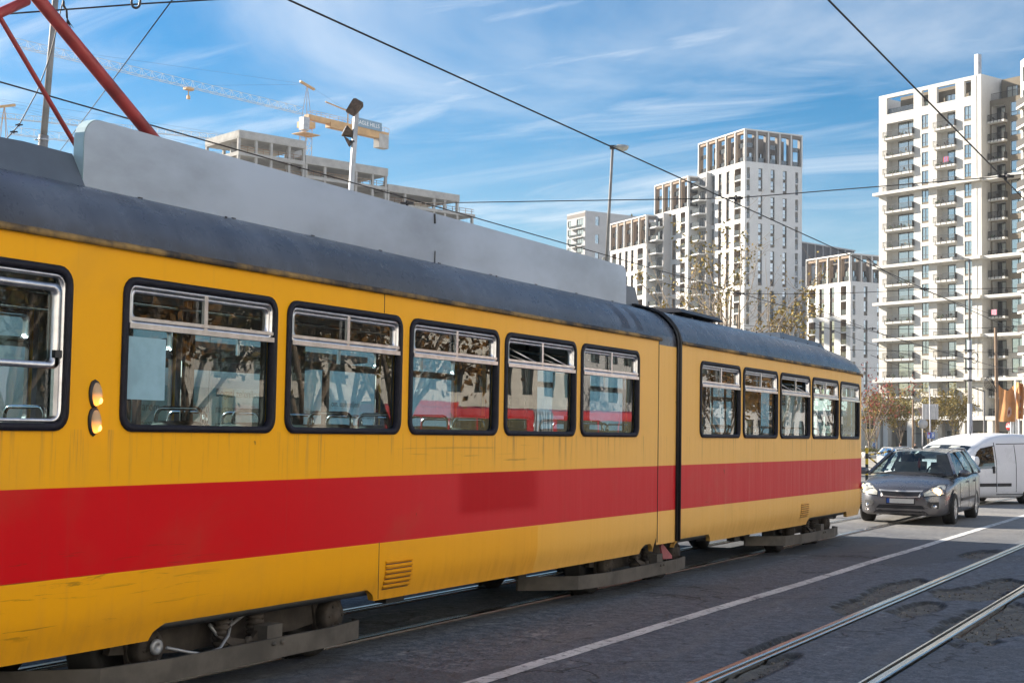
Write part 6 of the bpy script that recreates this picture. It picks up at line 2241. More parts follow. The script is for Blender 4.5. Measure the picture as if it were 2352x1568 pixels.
# ---- tower cranes
M['crane'] = simple('crane_yellow', (0.50, 0.28, 0.09), 0.55, 0, 0.15, 0.5)
M['crane_hazed'] = simple('hazed_crane_paint', (0.50, 0.45, 0.38), 0.6, 0, 0.1, 0.5)  # paler colour paints distance haze into the crane
M['crane_sign'] = simple('blue_grey_sign', (0.14, 0.25, 0.34), 0.6)
def lattice(mb, A, B, w, h, step, r=0.06, up=(0, 0, 1), tri=False):
    A, B = Vector(A), Vector(B)
    d = (B - A); L = d.length; d.normalize()
    u = Vector(up); s = d.cross(u).normalized(); u = s.cross(d).normalized()
    if tri:
        C = [s * (-w / 2), s * (w / 2), u * h]
    else:
        C = [s * (-w / 2) - u * (h / 2), s * (w / 2) - u * (h / 2), s * (w / 2) + u * (h / 2), s * (-w / 2) + u * (h / 2)]
    n = max(1, int(L / step)); m = len(C)
    for c in C:
        mb.beam(A + c, B + c, r * 2, r * 2)
    for i in range(n):
        p, q = A + d * (L * i / n), A + d * (L * (i + 1) / n)
        for k in range(m):
            c0, c1 = C[k], C[(k + 1) % m]
            mb.beam(p + c0, q + c1, r * 1.2, r * 1.2)
            mb.beam(q + c0, q + c1, r * 1.2, r * 1.2)
def crane(name, label, base, top_z, jib_dir, jib_len, cj_len, head, mats, sign=None, cj_full=True, r=0.042):
    t = thing(name, label, 'crane', (base[0], base[1], gz(base[1])), 0, 'tower cranes over the building site')
    g0 = gz(base[1])
    z = top_z - g0
    d = Vector((jib_dir[0], jib_dir[1], 0)).normalized()
    b = MB(); lattice(b, (0, 0, 0), (0, 0, z - 3.2), 2.0, 2.0, 2.2, r, up=(d.x, d.y, 0)); b.build('mast', mats[0], t)
    b = MB()
    b.obox((0, 0, z - 2.4), d * 1.5, Vector((-d.y, d.x, 0)) * 1.5, (0, 0, 0.7)); 
    b.obox((0, 0, z - 4.6), d * 2.6, Vector((-d.y, d.x, 0)) * 2.0, (0, 0, 0.08))
    b.build('slewing_ring', mats[0], t)
    b = MB()
    sd = Vector((-d.y, d.x, 0))
    b.obox(d * 1.9 + sd * 1.5 + Vector((0, 0, z - 2.6)), d * 0.9, sd * 0.8, (0, 0, 1.5)); b.build('operator_cab', M['steel'], t)
    b = MB()
    for s1 in (-0.8, 0.8):
        for s2 in (-0.9, 0.9):
            b.beam(d * s1 + sd * s2 + Vector((0, 0, z - 1.6)), Vector((0, 0, z + head)), r * 2, r * 2)
    b.beam(Vector((0, 0, z + head)) - d * 2.2 + Vector((0, 0, -0.8)), Vector((0, 0, z + head)) + d * 2.2 + Vector((0, 0, 0.3)), 0.5, 0.5)
    b.build('crane_head', mats[0], t)
    b = MB(); lattice(b, d * 1.0 + Vector((0, 0, z)), d * jib_len + Vector((0, 0, z)), 1.4, 1.6, 2.6, r * 0.78, tri=True); jb = b.build('jib', mats[1], t)
    b = MB()
    k = d * (jib_len * 0.45) + Vector((0, 0, z - 0.4)); b.obox(k, d * 1.0, sd * 0.6, (0, 0, 0.25)); b.beam(k, k - Vector((0, 0, 1.6)), 0.15, 0.15, up=(1, 0, 0)); b.obox(k - Vector((0, 0, 1.8)), d * 0.35, sd * 0.2, (0, 0, 0.4))
    b.build('hook_trolley', mats[0], t)
    b = MB()
    for f in (0.36, 0.82):
        b.tube([Vector((0, 0, z + head)), d * (jib_len * f) + Vector((0, 0, z + 1.7))], r * 0.45, 4)
    b.tube([Vector((0, 0, z + head)), -d * (cj_len * 0.9) + Vector((0, 0, z + 0.3))], r * 0.45, 4)
    b.build('tie_rope', M['wire'], t)
    if cj_full:
        b = MB()
        b.obox(-d * (cj_len * 0.5) + Vector((0, 0, z - 0.4)), d * (cj_len * 0.5), sd * 0.8, (0, 0, 0.55))
        b.obox(-d * (cj_len * 0.62) + Vector((0, 0, z - 1.1)), d * (cj_len * 0.36), sd * 0.95, (0, 0, 0.6))
        for s2 in (-0.8, 0.8):
            b.beam(-d * 1.0 + sd * s2 + Vector((0, 0, z + 1.2)), -d * cj_len + sd * s2 + Vector((0, 0, z + 1.2)), 0.07, 0.07)
        for q in range(10):
            for s2 in (-0.8, 0.8):
                b.beam(-d * (1 + (cj_len - 1) * q / 9) + sd * s2 + Vector((0, 0, z)), -d * (1 + (cj_len - 1) * q / 9) + sd * s2 + Vector((0, 0, z + 1.2)), 0.07, 0.07, up=(1, 0, 0))
        b.build('counter_jib', mats[0], t)
        b = MB(); b.obox(-d * (cj_len * 0.93) + Vector((0, 0, z - 2.2)), d * 1.6, sd * 1.0, (0, 0, 1.7)); b.build('counterweight', M['concrete'], t)
        b = MB(); b.obox(-d * (cj_len * 0.66) + Vector((0, 0, z + 1.3)), d * 2.0, sd * 0.9, (0, 0, 0.8)); b.build('winch', mats[0], t)
        b = MB()
        b.beam(-d * (cj_len * 0.5) + Vector((0, 0, z)), -d * (cj_len * 0.5) + Vector((0, 0, z + 3.4)), 0.2, 0.2, up=(1, 0, 0)); b.beam(-d * (cj_len * 0.5) + Vector((0, 0, z + 3.3)), -d * (cj_len * 0.22) + Vector((0, 0, z + 4.2)), 0.25, 0.25)
        b.build('rope_guide', mats[0], t)
    if sign:
        # hung on the side of the counter jib that faces the street
        b = MB()
        ctr = -d * (cj_len * 0.72) + Vector((0, 0, z + 1.0))
        toeye = (EYE - Vector((base[0], base[1], 0)) - ctr); toeye.z = 0
        s_ = sd if sd.dot(toeye) > 0 else -sd
        ctr = ctr + s_ * 1.0
        rx = Vector((0, 0, 1)).cross(s_)
        b.obox(ctr, rx * 4.6, s_ * 0.06, (0, 0, 1.05), 0)
        put_text(b, sign, 1.35, ctr + s_ * 0.09, rx, Vector((0, 0, 1)), 1)
        b.build('crane_sign', [M['crane_sign'], M['white']], t)
    return t
CRB = at(703, 300, 330)
crane('tower_crane', 'yellow tower crane with a long pale jib and a lettered sign, above the concrete frame', (CRB.x, CRB.y), 74.0, (-0.22, -0.975), 74.0, 26.0, 7.2, (M['crane'], M['crane_hazed']), 'EAGLE HILLS')
CR2 = at(8, 300, 300)
crane('tower_crane', 'tan tower crane at the left edge, its jib passing behind the tall pole', (CR2.x, CR2.y), 62.5, (0.50, 0.866), 72.0, 14.0, 6.0, (M['crane'], M['crane_hazed']), None, False, 0.045)
CR3 = at(-60, 300, 420)
crane('tower_crane', 'faint pale tower crane jib highest at the far left edge', (CR3.x, CR3.y), 92.0, (0.62, 0.785), 95.0, 14.0, 6.0, (M['crane_hazed'], M['crane_hazed']), None, False, 0.07)
# ================================================================ POLES, LAMPS, SIGNS
def drop(p, z=None):
    return Vector((p.x, p.y, gz(p.y) if z is None else z))
M['pole_grey'] = simple('grey_pole', (0.20, 0.19, 0.185), 0.7, 0.1, 0.2, 2.0)
M['pole_pale'] = simple('pale_grey_pole', (0.42, 0.42, 0.44), 0.6, 0.1, 0.12, 1.0)
M['pole_wood'] = simple('tarred_pole', (0.22, 0.15, 0.10), 0.9, 0, 0.3, 2.0, 0.2, (3, 3, 0.3))
M['lamp_shell'] = simple('lamp_housing', (0.40, 0.39, 0.36), 0.5, 0.1, 0.3, 6)
M['lamp_bowl'] = simple('lamp_bowl', (0.42, 0.40, 0.34), 0.15, 0, 0.2, 6)
M['rust'] = simple('rusty_lamp_steel', (0.10, 0.065, 0.045), 0.8, 0.2, 0.5, 8)

# tall leaning pole on the left
A, B = at(97, 352, 40), at(128, -10, 40)
g0 = A + (A - B) * ((A.z - gz(A.y)) / (B.z - A.z))
top = B + (B - A) * 0.12
t = thing('catenary_pole', 'tall grey pole leaning right behind the red pantograph tubes', 'pole', g0)
b = MB(); b.tube([Vector((0, 0, 0)), A - g0 + (B - A) * 0.115], 0.135, 16); b.build('lower_tube', M['pole_grey'], t)
b = MB(); b.tube([A - g0 + (B - A) * 0.115, top - g0], [0.095, 0.085], 16); b.build('upper_tube', M['pole_grey'], t)
c_ = A - g0 + (B - A) * 0.085
b = MB(); b.lathe([(0.136, -0.03), (0.145, -0.03), (0.145, 0.03), (0.136, 0.03)], c_, (0, 0, 1), 16); b.tube([c_ - RT * 0.14, c_ - RT * 0.26], 0.02, 6); b.build('clamp_band', M['steel'], t)

# floodlight pole
A, B = at(806, 440, 45), at(819, 246, 45)
g0 = A + (A - B) * ((A.z - gz(A.y)) / (B.z - A.z))
t = thing('floodlight_pole', 'square steel pole with a tilted floodlight on top and two more lamps below', 'lamp post', g0)
b = MB(); b.beam((0, 0, 0), B - g0, 0.14, 0.14, up=(0.6, 0.8, 0)); b.build('pole', M['steel'], t)
hd = B - g0
b = MB()
ax = (RT * -0.55 + UP * -0.75 - FW * 0.35).normalized()
sd = RT.cross(ax).normalized(); sd = (RT - ax * RT.dot(ax)).normalized(); nn = ax.cross(sd)
c_ = hd + ax * 0.05 - FW * 0.12
pr = [(-0.24, 0.14, 0.11), (-0.17, 0.18, 0.15), (0.0, 0.17, 0.13), (0.28, 0.155, 0.05)]
vs = []
for (u, w, h) in pr:
    vs += [c_ + ax * u + sd * w + nn * h, c_ + ax * u - sd * w + nn * h, c_ + ax * u - sd * w - nn * 0.05, c_ + ax * u + sd * w - nn * 0.05]
fs = [(0, 1, 2, 3), (15, 14, 13, 12)]
for i in range(3):
    for k in range(4):
        fs.append((i * 4 + k, i * 4 + (k + 1) % 4, i * 4 + 4 + (k + 1) % 4, i * 4 + 4 + k))
b.add(vs, fs); b.build('floodlight', M['rust'], t)
p = at(800, 305, 45) - g0
b = MB()
b.lathe([(0.0, -0.02), (0.185, -0.02), (0.19, 0.02), (0.15, 0.12), (0.08, 0.30), (0.0, 0.32)], p - RT * 0.12 + UP * 0.06, RT * 0.85 - UP * 0.45 + FW * 0.2, 18)
fl2 = b.build('spotlight', M['rust'], t)
b = MB(); b.lathe([(0.175, -0.022), (0.0, -0.04)], p - RT * 0.12 + UP * 0.06, RT * 0.85 - UP * 0.45 + FW * 0.2, 18); b.build('lamp_glass', M['lamp_bowl'], fl2)
p = at(800, 325, 45) - g0
b = MB()
b.prism([p - RT * 0.14 + UP * 0.16 - FW * 0.18, p + RT * 0.02 - UP * 0.16 - FW * 0.18, p + RT * 0.08 - UP * 0.07 - FW * 0.18, p + RT * 0.02 + UP * 0.06 - FW * 0.18], FW * 0.36)
b.beam(p + RT * 0.05, p + RT * 0.20 + UP * 0.02, 0.04, 0.04)
b.build('spotlight', M['rust'], t)
b = MB(); b.lathe([(0.09, -0.03), (0.11, -0.03), (0.11, 0.03), (0.09, 0.03)], at(809, 326, 45) - g0, (0, 0, 1), 12); b.build('clamp_band', M['dark_metal'], t)

# street lamp
A, B = at(1393, 600, 55), at(1407, 340, 55)
g0 = A + (A - B) * ((A.z - gz(A.y)) / (B.z - A.z))
t = thing('street_lamp', 'street lamp with one bulbous grey head on a slim pole', 'street lamp', g0)
b = MB(); b.tube([Vector((0, 0, 0)), A - g0], 0.10, 14); b.tube([A - g0, B - g0], [0.062, 0.052], 12); b.build('pole', M['pole_grey'], t)
h = B - g0
b = MB()
L = [(-0.10, 0.10), (0.05, 0.12), (0.18, 0.15), (0.34, 0.165), (0.48, 0.14), (0.60, 0.03)]
for (u0, r0), (u1, r1) in zip(L[:-1], L[1:]):
    pass
b.grid(lambda u, a: h + RT * u + UP * (0.03 + (0.11 * math.sin(a) * (1 if u > 0.15 else 0.7)) * max(0.25, math.sqrt(max(0, 1 - ((u - 0.3) / 0.36) ** 2)))) + FW * 0.15 * math.cos(a) * max(0.45, math.sqrt(max(0, 1 - ((u - 0.3) / 0.36) ** 2))),
       [-0.10, 0.0, 0.08, 0.14, 0.2, 0.3, 0.4, 0.5, 0.56, 0.62], [math.pi * k / 8 for k in range(9)], 0, True)
b.box(0, 0, 0, 0, 0, 0)
hdp = b.build('lamp_head', M['lamp_shell'], t)
b = MB()
b.grid(lambda u, a: h + RT * u + UP * (0.028 - 0.16 * math.sin(a) * math.sqrt(max(0, 1 - ((u - 0.38) / 0.245) ** 2))) + FW * 0.145 * math.cos(a) * math.sqrt(max(0, 1 - ((u - 0.38) / 0.245) ** 2)),
       [0.136 + 0.0488 * k for k in range(11)], [math.pi * k / 8 for k in range(9)], 0, True)
b.build('lamp_bowl', M['lamp_bowl'], hdp)
b = MB(); b.obox(h + RT * 0.0 + UP * 0.03, RT * 0.11, FW * 0.09, UP * 0.07); b.build('lamp_bracket', M['dark_metal'], t)
for k in (-1, 1):
    b = MB(); b.lathe([(0.0, 0.0), (0.05, 0.0), (0.035, 0.04), (0.05, 0.08), (0.0, 0.10)], A - g0 + RT * (0.11 * k) + UP * 0.06, (0, 0, 1), 10); b.build('insulator', M['lamp_bowl'], t)

# tall tram pole on the right with a lamp
base = drop(at(2228, 1020, 85))
t = thing('lamp_pole', 'tall pale tube pole with a flat lamp on top, above the white van', 'lamp post', base)
zt_ = at(2229, 592, 85).z - base.z
b = MB(); b.tube([(0, 0, 0), (0, 0, 4.2)], [0.155, 0.15], 16); b.build('lower_tube', M['pole_pale'], t)
b = MB(); b.tube([(0, 0, 4.2), (0, 0, 8.0)], [0.125, 0.12], 16); b.build('middle_tube', M['pole_pale'], t)
b = MB(); b.tube([(0, 0, 8.0), (0, 0, zt_)], [0.075, 0.065], 12); b.build('upper_tube', M['pole_grey'], t)
b = MB(); h = Vector((0, 0, zt_)); b.beam(h, h - RT * 0.4 + UP * 0.05, 0.10, 0.08); b.obox(h - RT * 0.72 + UP * 0.04, RT * 0.36, FW * 0.16, UP * 0.08); b.build('lamp_head', M['lamp_shell'], t)
for z in (5.6, 6.3, 6.9, 7.4):
    b = MB(); b.lathe([(0.13, -0.05), (0.16, -0.05), (0.16, 0.05), (0.13, 0.05)], (0, 0, z), (0, 0, 1), 12); b.beam(Vector((0, 0, z)) - RT * 0.36, Vector((0, 0, z)) + RT * 0.30, 0.07, 0.06); b.build('clamp_band', M['dark_metal'], t)
b = MB(); b.tube([Vector((0, 0, 6.95)) + RT * (0.3 + 0.22 * math.cos(w)) + UP * 0.32 * math.sin(w) + FW * 0.01 * w for w in [k * 0.4 for k in range(34)]], 0.018, 5); b.build('cable_coil', M['wire'], t)

# wooden pole
base = drop(at(2292, 1020, 110))
tp = at(2286.5, 752, 110)
t = thing('wooden_pole', 'brown wooden pole with a tangle of cable, beside the orange banners', 'pole', base)
b = MB(); b.tube([(0, 0, 0), tp - base], [0.17, 0.11], 12); b.build('post', M['pole_wood'], t)
b = MB()
c_ = at(2277, 880, 109.5) - base
for q in range(5):
    b.tube([c_ + RT * (0.35 * math.cos(w + q) + 0.08 * q - .2) + UP * (0.5 * math.sin(w + q * .7) - 0.05 * q) + FW * 0.02 * q for w in [k * 0.5 for k in range(14)]], 0.02, 4)
b.build('cable_tangle', M['wire'], t)
b = MB(); b.beam(at(2280, 812, 110) - base, at(2294, 812, 110) - base, 0.10, 0.10); b.build('crossarm', M['dark_metal'], t)

def simple_post(name, label, px, py0, depth, r, mt, extra=None, px_top=None):
    base = drop(at(px, 1030, depth))
    t = thing(name, label, 'pole', base)
    tp = at(px if px_top is None else px_top, py0, depth) - base
    b = MB(); b.tube([(0, 0, 0), tp], r, 8); b.build('post', mt, t)
    if extra: extra(t, tp)
    return t
simple_post('lamp_post', 'slim brown lamp post left of the road sign backs', 2097, 918, 120, 0.075, M['pole_wood'],
            lambda t, tp: (lambda b: (b.beam(Vector((0, 0, 2.6)), Vector((0, 0, 2.6)) + RT * 0.8, 0.05, 0.05), b.build('side_arm', M['dark_metal'], t)))(MB()))
simple_post('lamp_post', 'slim dark lamp post with a short arm pointing left, left of the wooden pole', 2260.5, 898, 130, 0.085, M['pole_grey'],
            lambda t, tp: (lambda b: (b.beam(tp, tp - RT * 1.35 + UP * 0.42, 0.10, 0.10), b.build('lamp_arm', M['rail_dark'], t)))(MB()))

# road signs, seen mostly from behind
def sign_thing(name, label, px, depth, cat='road sign'):
    base = drop(at(px, 1030, depth))
    return thing(name, label, cat, base), base
M['sign_back'] = simple('sign_back', (0.42, 0.43, 0.45), 0.5, 0.4, 0.1)
M['sign_back_shaded'] = simple('sign_back_shaded', (0.16, 0.12, 0.11), 0.6, 0.1, 0.2)  # for the triangle's shaded face, the shade put into the colour
M['sign_blue'] = simple('sign_blue', (0.02, 0.10, 0.42), 0.45, 0, 0.1)
M['sign_red'] = simple('sign_red', (0.42, 0.03, 0.03), 0.45, 0, 0.1)
t, base = sign_thing('road_sign', 'grey backs of a tall rectangular sign, a triangle and a disc on one post', 2119, 100)
tp = at(2119, 928, 100) - base
b = MB(); b.tube([(0, 0, 0), tp + UP * 0.05], 0.04, 8); b.build('post', M['pole_pale'], t)
def board(px0, px1, py0, py1, depth, base, mt, name, t, th=0.03, tilt=0.0):
    p = [at(px0, py0, depth - tilt), at(px1, py0, depth + tilt), at(px1, py1, depth + tilt), at(px0, py1, depth - tilt)]
    b = MB(); b.prism([q - base for q in p], FW * th)
    return b.build(name, mt, t)
board(2119.5, 2155.5, 927.5, 963, 99.9, base, M['sign_back'], 'sign_panel', t, 0.04, 0.25)
for x in (2127, 2149):
    board(x, x + 1.5, 928, 963, 99.5, base, M['pole_pale'], 'panel_rib', t, 0.03)
b = MB(); q = [at(2107, 935.5, 100.1) - base, at(2118, 936, 99.9) - base, at(2118, 959, 99.9) - base]; b.prism(q, FW * 0.03); b.build('triangle_sign', M['sign_back_shaded'], t)
b = MB(); b.lathe([(0.0, 0), (0.345, 0), (0.345, 0.03), (0, 0.03)], at(2120, 973, 99.85) - base, FW, 24); b.build('disc_sign', M['sign_back'], t)
t, base = sign_thing('road_sign', 'leaning grey post carrying two small blue signs', 2138.5, 96)
b = MB(); b.tube([(0, 0, 0), at(2134.8, 885, 96) - base], [0.055, 0.045], 10); b.build('post', M['pole_pale'], t)
def blue(px0, px1, kind):
    pn = board(px0, px1, 992, 1006.5, 95.8, base, M['sign_blue'], 'sign_panel', t)
    b = MB()
    r = lambda a, c, d, e, mi: b.prism([at(px0 + (px1 - px0) * a, 992 + 14.5 * c, 95.7) - base, at(px0 + (px1 - px0) * d, 992 + 14.5 * c, 95.7) - base, at(px0 + (px1 - px0) * d, 992 + 14.5 * e, 95.7) - base, at(px0 + (px1 - px0) * a, 992 + 14.5 * e, 95.7) - base], FW * 0.02, mi)
    if kind == 'T':
        r(0.42, 0.36, 0.58, 0.92, 0); r(0.2, 0.12, 0.8, 0.34, 1)
    else:
        r(0.2, 0.15, 0.36, 0.85, 0); r(0.64, 0.15, 0.8, 0.85, 0); r(0.36, 0.44, 0.64, 0.58, 0)
    b.build('sign_symbol', [M['white'], M['sign_red']], pn)
blue(2130.5, 2138, 'T'); blue(2139.5, 2147, 'H')
t, base = sign_thing('road_sign', 'red and white no entry sign turned edge on, in front of white flagpoles', 2317.5, 100)
b = MB(); b.tube([(0, 0, 0), at(2317.5, 990, 100) - base], 0.03, 8); b.build('post', M['pole_pale'], t)
nrm = (FW * -0.42 - RT * 0.9).normalized()
c_ = at(2317.5, 979, 100) - base
b = MB(); b.lathe([(0.0, 0.0), (0.28, 0.0), (0.28, 0.02), (0.0, 0.02)], c_, nrm, 24); s_ = b.build('sign_disc', M['sign_red'], t)
sx = Vector((0, 0, 1)).cross(nrm).normalized()
b = MB(); b.obox(c_ + nrm * 0.026, sx * 0.22, nrm * 0.004, (0, 0, 0.055)); b.build('white_bar', M['white'], s_)

# banners on white flagpoles
M['banner'] = simple('orange_banner', (0.56, 0.27, 0.11), 0.85, 0, 0.14, 2.0)
M['banner_b'] = simple('faded_banner_print', (0.55, 0.37, 0.30), 0.85, 0, 0.1, 2.0)
M['banner_c'] = simple('dark_red_print', (0.22, 0.05, 0.03), 0.85, 0, 0.2, 2.0)
for k, (px, y0) in enumerate(((2322, 965), (2327, 964), (2332.5, 876), (2335.7, 900), (2340.5, 965))):
    base = drop(at(px, 1030, 92))
    t = thing('flagpole', ('white flagpole directly right of the no entry sign', 'white flagpole second from the no entry sign', 'tallest white flagpole, carrying the orange banner with a dark oval', 'white flagpole beside the tallest one, carrying a folded orange banner', 'rightmost short white flagpole')[k], 'flagpole', base, 0, 'white flagpoles on the square')
    b = MB(); b.tube([(0, 0, 0), at(px, y0, 92) - base], 0.05, 10); b.build('pole', M['white'], t)
    b = MB(); b.lathe([(0.06, 0.0), (0.07, 0.04), (0.04, 0.09), (0.0, 0.10)], at(px, y0, 92) - base, (0, 0, 1), 10); b.build('finial', M['white'], t)
def banner(px0, px1, py0, py1, slope, label, ring, seed):
    o = at(px1, py0, 91.8)
    b = MB()
    nu, nv = 22, 40
    W_, H_ = (px1 - px0) / F_PX * 91.8, (py1 - py0) / F_PX * 91.8
    def P(u, v):
        sag = slope * (1 - u) * 0
        edge = 0.0 if u > 0.02 else 0
        top = (0.16 * math.sin(u * 3.1) if ring else 0.05 * u)
        return RT * (W_ * (u - 1)) - UP * (H_ * (v * (1 - top) + top)) + FW * (0.16 * math.sin(u * 9 + seed + v * 1.2) + 0.07 * math.sin(v * 7 + seed))
    V = [P(i / nu, j / nv) for i in range(nu + 1) for j in range(nv + 1)]
    for i in range(nu):
        for j in range(nv):
            u, v = (i + .5) / nu, (j + .5) / nv
            mi = 0
            if ring:
                d = math.hypot((u - 0.64) / 0.20, (v - 0.70) / 0.17)
                if d < 0.42: mi = 2
                elif d < 1.0: mi = 1
            elif 0.3 < u < 0.75 and 0.35 < v < 0.85 and int(v * 9) % 2: mi = 1
            b.f.append((i * (nv + 1) + j, (i + 1) * (nv + 1) + j, (i + 1) * (nv + 1) + j + 1, i * (nv + 1) + j + 1)); b.m.append(mi); b.sm.append(True)
    b.v = [tuple(p) for p in V]
    q = b.build('banner', [M['banner'], M['banner_b'], M['banner_c']], None, o)
    tag(q, label, 'banner', 'orange banners on the flagpoles')
banner(2296, 2330.5, 883, 968, 0, 'wide faded orange banner printed with a dark oval, right of the wooden pole', True, 0.6)
banner(2335, 2350, 877, 962, 0, 'narrow folded orange banner without an oval, right of the wide one', False, 2.0)

# striped barrier
M['stripe_y'] = simple('yellow_stripe', (0.60, 0.40, 0.02), 0.6, 0, 0.15)
def striped(b, p, q, w, n, start=0):
    p, q = Vector(p), Vector(q)
    for k in range(n):
        b.beam(p + (q - p) * (k / n), p + (q - p) * ((k + 1) / n), w, w, (k + start) % 2)
base = at(1991, 1098, 58); base.z = gz(base.y)
t = thing('barrier', 'black and yellow striped steel barrier behind the tail of the tram', 'barrier', base)
b = MB(); striped(b, (0, 0, 0), (0, 0, 1.32), 0.10, 6, 0); b.build('post', [M['black'], M['stripe_y']], t)
b = MB(); b.lathe([(0.0, 0), (0.06, 0.0), (0.07, 0.05), (0.0, 0.10)], (0, 0, 1.32), (0, 0, 1), 10); b.build('post_cap', M['lamp_bowl'], t)
b = MB(); q = at(2043, 1036, 60) - base; striped(b, (0, 0, 1.02), q, 0.055, 7); b.build('top_rail', [M['black'], M['stripe_y']], t)
b = MB(); striped(b, (0.0, 0, 1.0), at(2024, 1071, 58.5) - base, 0.05, 4); b.build('brace', [M['black'], M['stripe_y']], t)
b = MB(); q2 = at(2043, 1050, 60) - base; b.beam((q.x, q.y, 0), q + Vector((0, 0, 0.06)), 0.11, 0.11); b.build('post', [M['black']], t)
b = MB(); b.tube([(0, 0, 0.55), (q.x * .5, q.y * .5, 0.42), (q.x, q.y, 0.55)], 0.014, 6); b.build('chain', M['dark_metal'], t)

# ================================================================ OVERHEAD WIRES
def wire(label, pts, r=0.010, sag=0.0, nodes=(), group='overhead wires'):
    pts = [Vector(p) for p in pts]
    o = pts[0].copy()
    P = []
    for p, q in zip(pts[:-1], pts[1:]):
        n = 10 if sag else 2
        for k in range(n):
            f = k / n
            P.append(p.lerp(q, f) - Vector((0, 0, 4 * sag * f * (1 - f))) - o)
    P.append(pts[-1] - o)
    b = MB(); b.tube(P, r, 6)
    if nodes:
        t = thing('overhead_wire', label, 'wire', o, 0, group)
        b.build('cable', M['wire'], t)
        for nd in nodes:
            nd = Vector(nd) - o
            b = MB()
            b.beam(nd - RT * 0.10, nd + RT * 0.10, 0.035, 0.035); b.beam(nd + UP * 0.04, nd - UP * 0.05, 0.03, 0.03, up=(1, 0, 0)); b.beam(nd + FW * 0.1, nd - FW * 0.1, 0.03, 0.03)
            b.build('wire_clamp', M['dark_metal'], t)
    else:
        tag(b.build('overhead_wire', M['wire'], None, o), label, 'wire', group)
ZC1, ZC2, ZC0 = 5.05, 4.95, 5.05
n1, n2, n0 = on_z(1690, 455, ZC1), on_z(2310, 405, ZC2), on_z(935, 467, ZC0)
wire('contact wire descending from the top centre, across the street lamp head', [(-6.83, -8, ZC1), (-6.81, 40, ZC1), (-6.8, 130, ZC1)], 0.0085, 0, [n1])
wire('contact wire descending from the top right corner across the balconied block', [(-2.88, -8, ZC2), (-2.84, 40, ZC2), (-2.8, 130, ZC2)], 0.0085, 0, [n2])
wire('wire descending from the left edge along the tram roof board', [(-11.15, -8, ZC0), (-11.1, 40, ZC0), (-11.1, 130, ZC0)], 0.0085, 0, [n0])
wire('span wire crossing nearly level from the concrete frame to the right edge', [n0 + Vector((-0.5, 0, 0.02)), n1, n2, n2 + (n2 - n1) * 0.8 + Vector((0, 0, 0.1))], 0.0075)
wire('steep wire from the top left rim down behind the pantograph', [at(402, -8, 19), at(112, 382, 42)], 0.010)
wire('level wire across the top left corner with a frayed tail', [at(-30, 36, 13), at(330, 9, 13.5), at(760, -16, 14)], 0.008)
wire('loose cable sagging from the tall leaning pole to the left edge', [at(146, -6, 39), at(126, 85, 39), at(111, 141, 39), at(85, 211, 39), at(44, 287, 39), at(3, 333, 39), at(-40, 352, 39)], 0.016, 0, [at(44, 287, 39), at(32, 303, 39)])
c_ = at(152, 22, 13.1)
t = thing('frayed_strap', 'frayed black strap end hanging from the level wire at top left', 'strap', c_)
b = MB(); b.tube([at(146, 2, 13.1) - c_, at(146, 14, 13.1) - c_, at(153, 24, 13.1) - c_, at(154, 42, 13.1) - c_], [0.010, 0.014, 0.010, 0.010], 7); b.build('cord', M['wire'], t)
b = MB()
for k in range(9):
    b.tube([at(154, 42, 13.1) - c_, at(153 + k * 1.0, 54, 13.1) - c_, at(155 + k * 1.7, 60 + (k % 3) * 2.4, 13.1) - c_], [0.004, 0.004, 0.002], 4)
b.build('loose_strands', M['wire'], t)
c_ = at(311, 2, 13.4)
b = MB(); b.tube([at(303, -8, 13.4) - c_, at(302, 6, 13.4) - c_] + [at(312 - 9 * math.cos(w), 9 + 10 * math.sin(w), 13.4) - c_ for w in [math.pi * k / 8 for k in range(1, 8)]] + [at(322, 4, 13.4) - c_, at(320.5, -8, 13.4) - c_], 0.012, 8)
tag(b.build('wire_loop', M['dark_metal'], None, c_), 'dark U shaped loop hanging from the top edge left of centre', 'wire loop')
for k, (yy_, z, x0, x1) in enumerate(((32.8, 5.05, -13.2, 6.0), (46.0, 5.15, -18, 7.0), (60.0, 5.2, -20, 8.0), (78.0, 5.3, -26, 9.0), (98.0, 5.3, -32, 12.0))):
    wire(('span wire level with the crowns of the stepped white towers, nearest behind the first span', 'second far span wire across the balconied block', 'third far span wire above the bare trees', 'fourth far span wire, low across the balconied block', 'farthest and lowest span wire across the street')[k],
         [(x0, yy_, z + 0.35), (-11.1, yy_, z), (-6.8, yy_ + 0.3, z), (-2.85, yy_, z), (x1, yy_ - 0.2, z + 0.3)], 0.008 if k < 2 else 0.010, 0.05, [(-11.1, yy_, z), (-6.8, yy_ + 0.3, z), (-2.85, yy_, z)])
pb = drop(at(2228, 1020, 85))
for k, (z, q) in enumerate(((6.9, (1830, 690, 70)), (6.3, (1870, 742, 72)), (5.6, (2000, 815, 78)), (6.9, (2420, 850, 70)))):
    wire(('bracket wire running left from the tall pale pole, uppermost', 'bracket wire running left from the tall pale pole, second', 'bracket wire running left and down from the tall pale pole', 'bracket wire running right from the tall pale pole')[k], [pb + Vector((0, 0, z)), at(*q)], 0.012, 0.25)
wire('feeder wire slanting across the lower floors of the balconied block', [at(1990, 590, 60), at(2120, 665, 80), at(2420, 760, 110)], 0.014, 0.2)

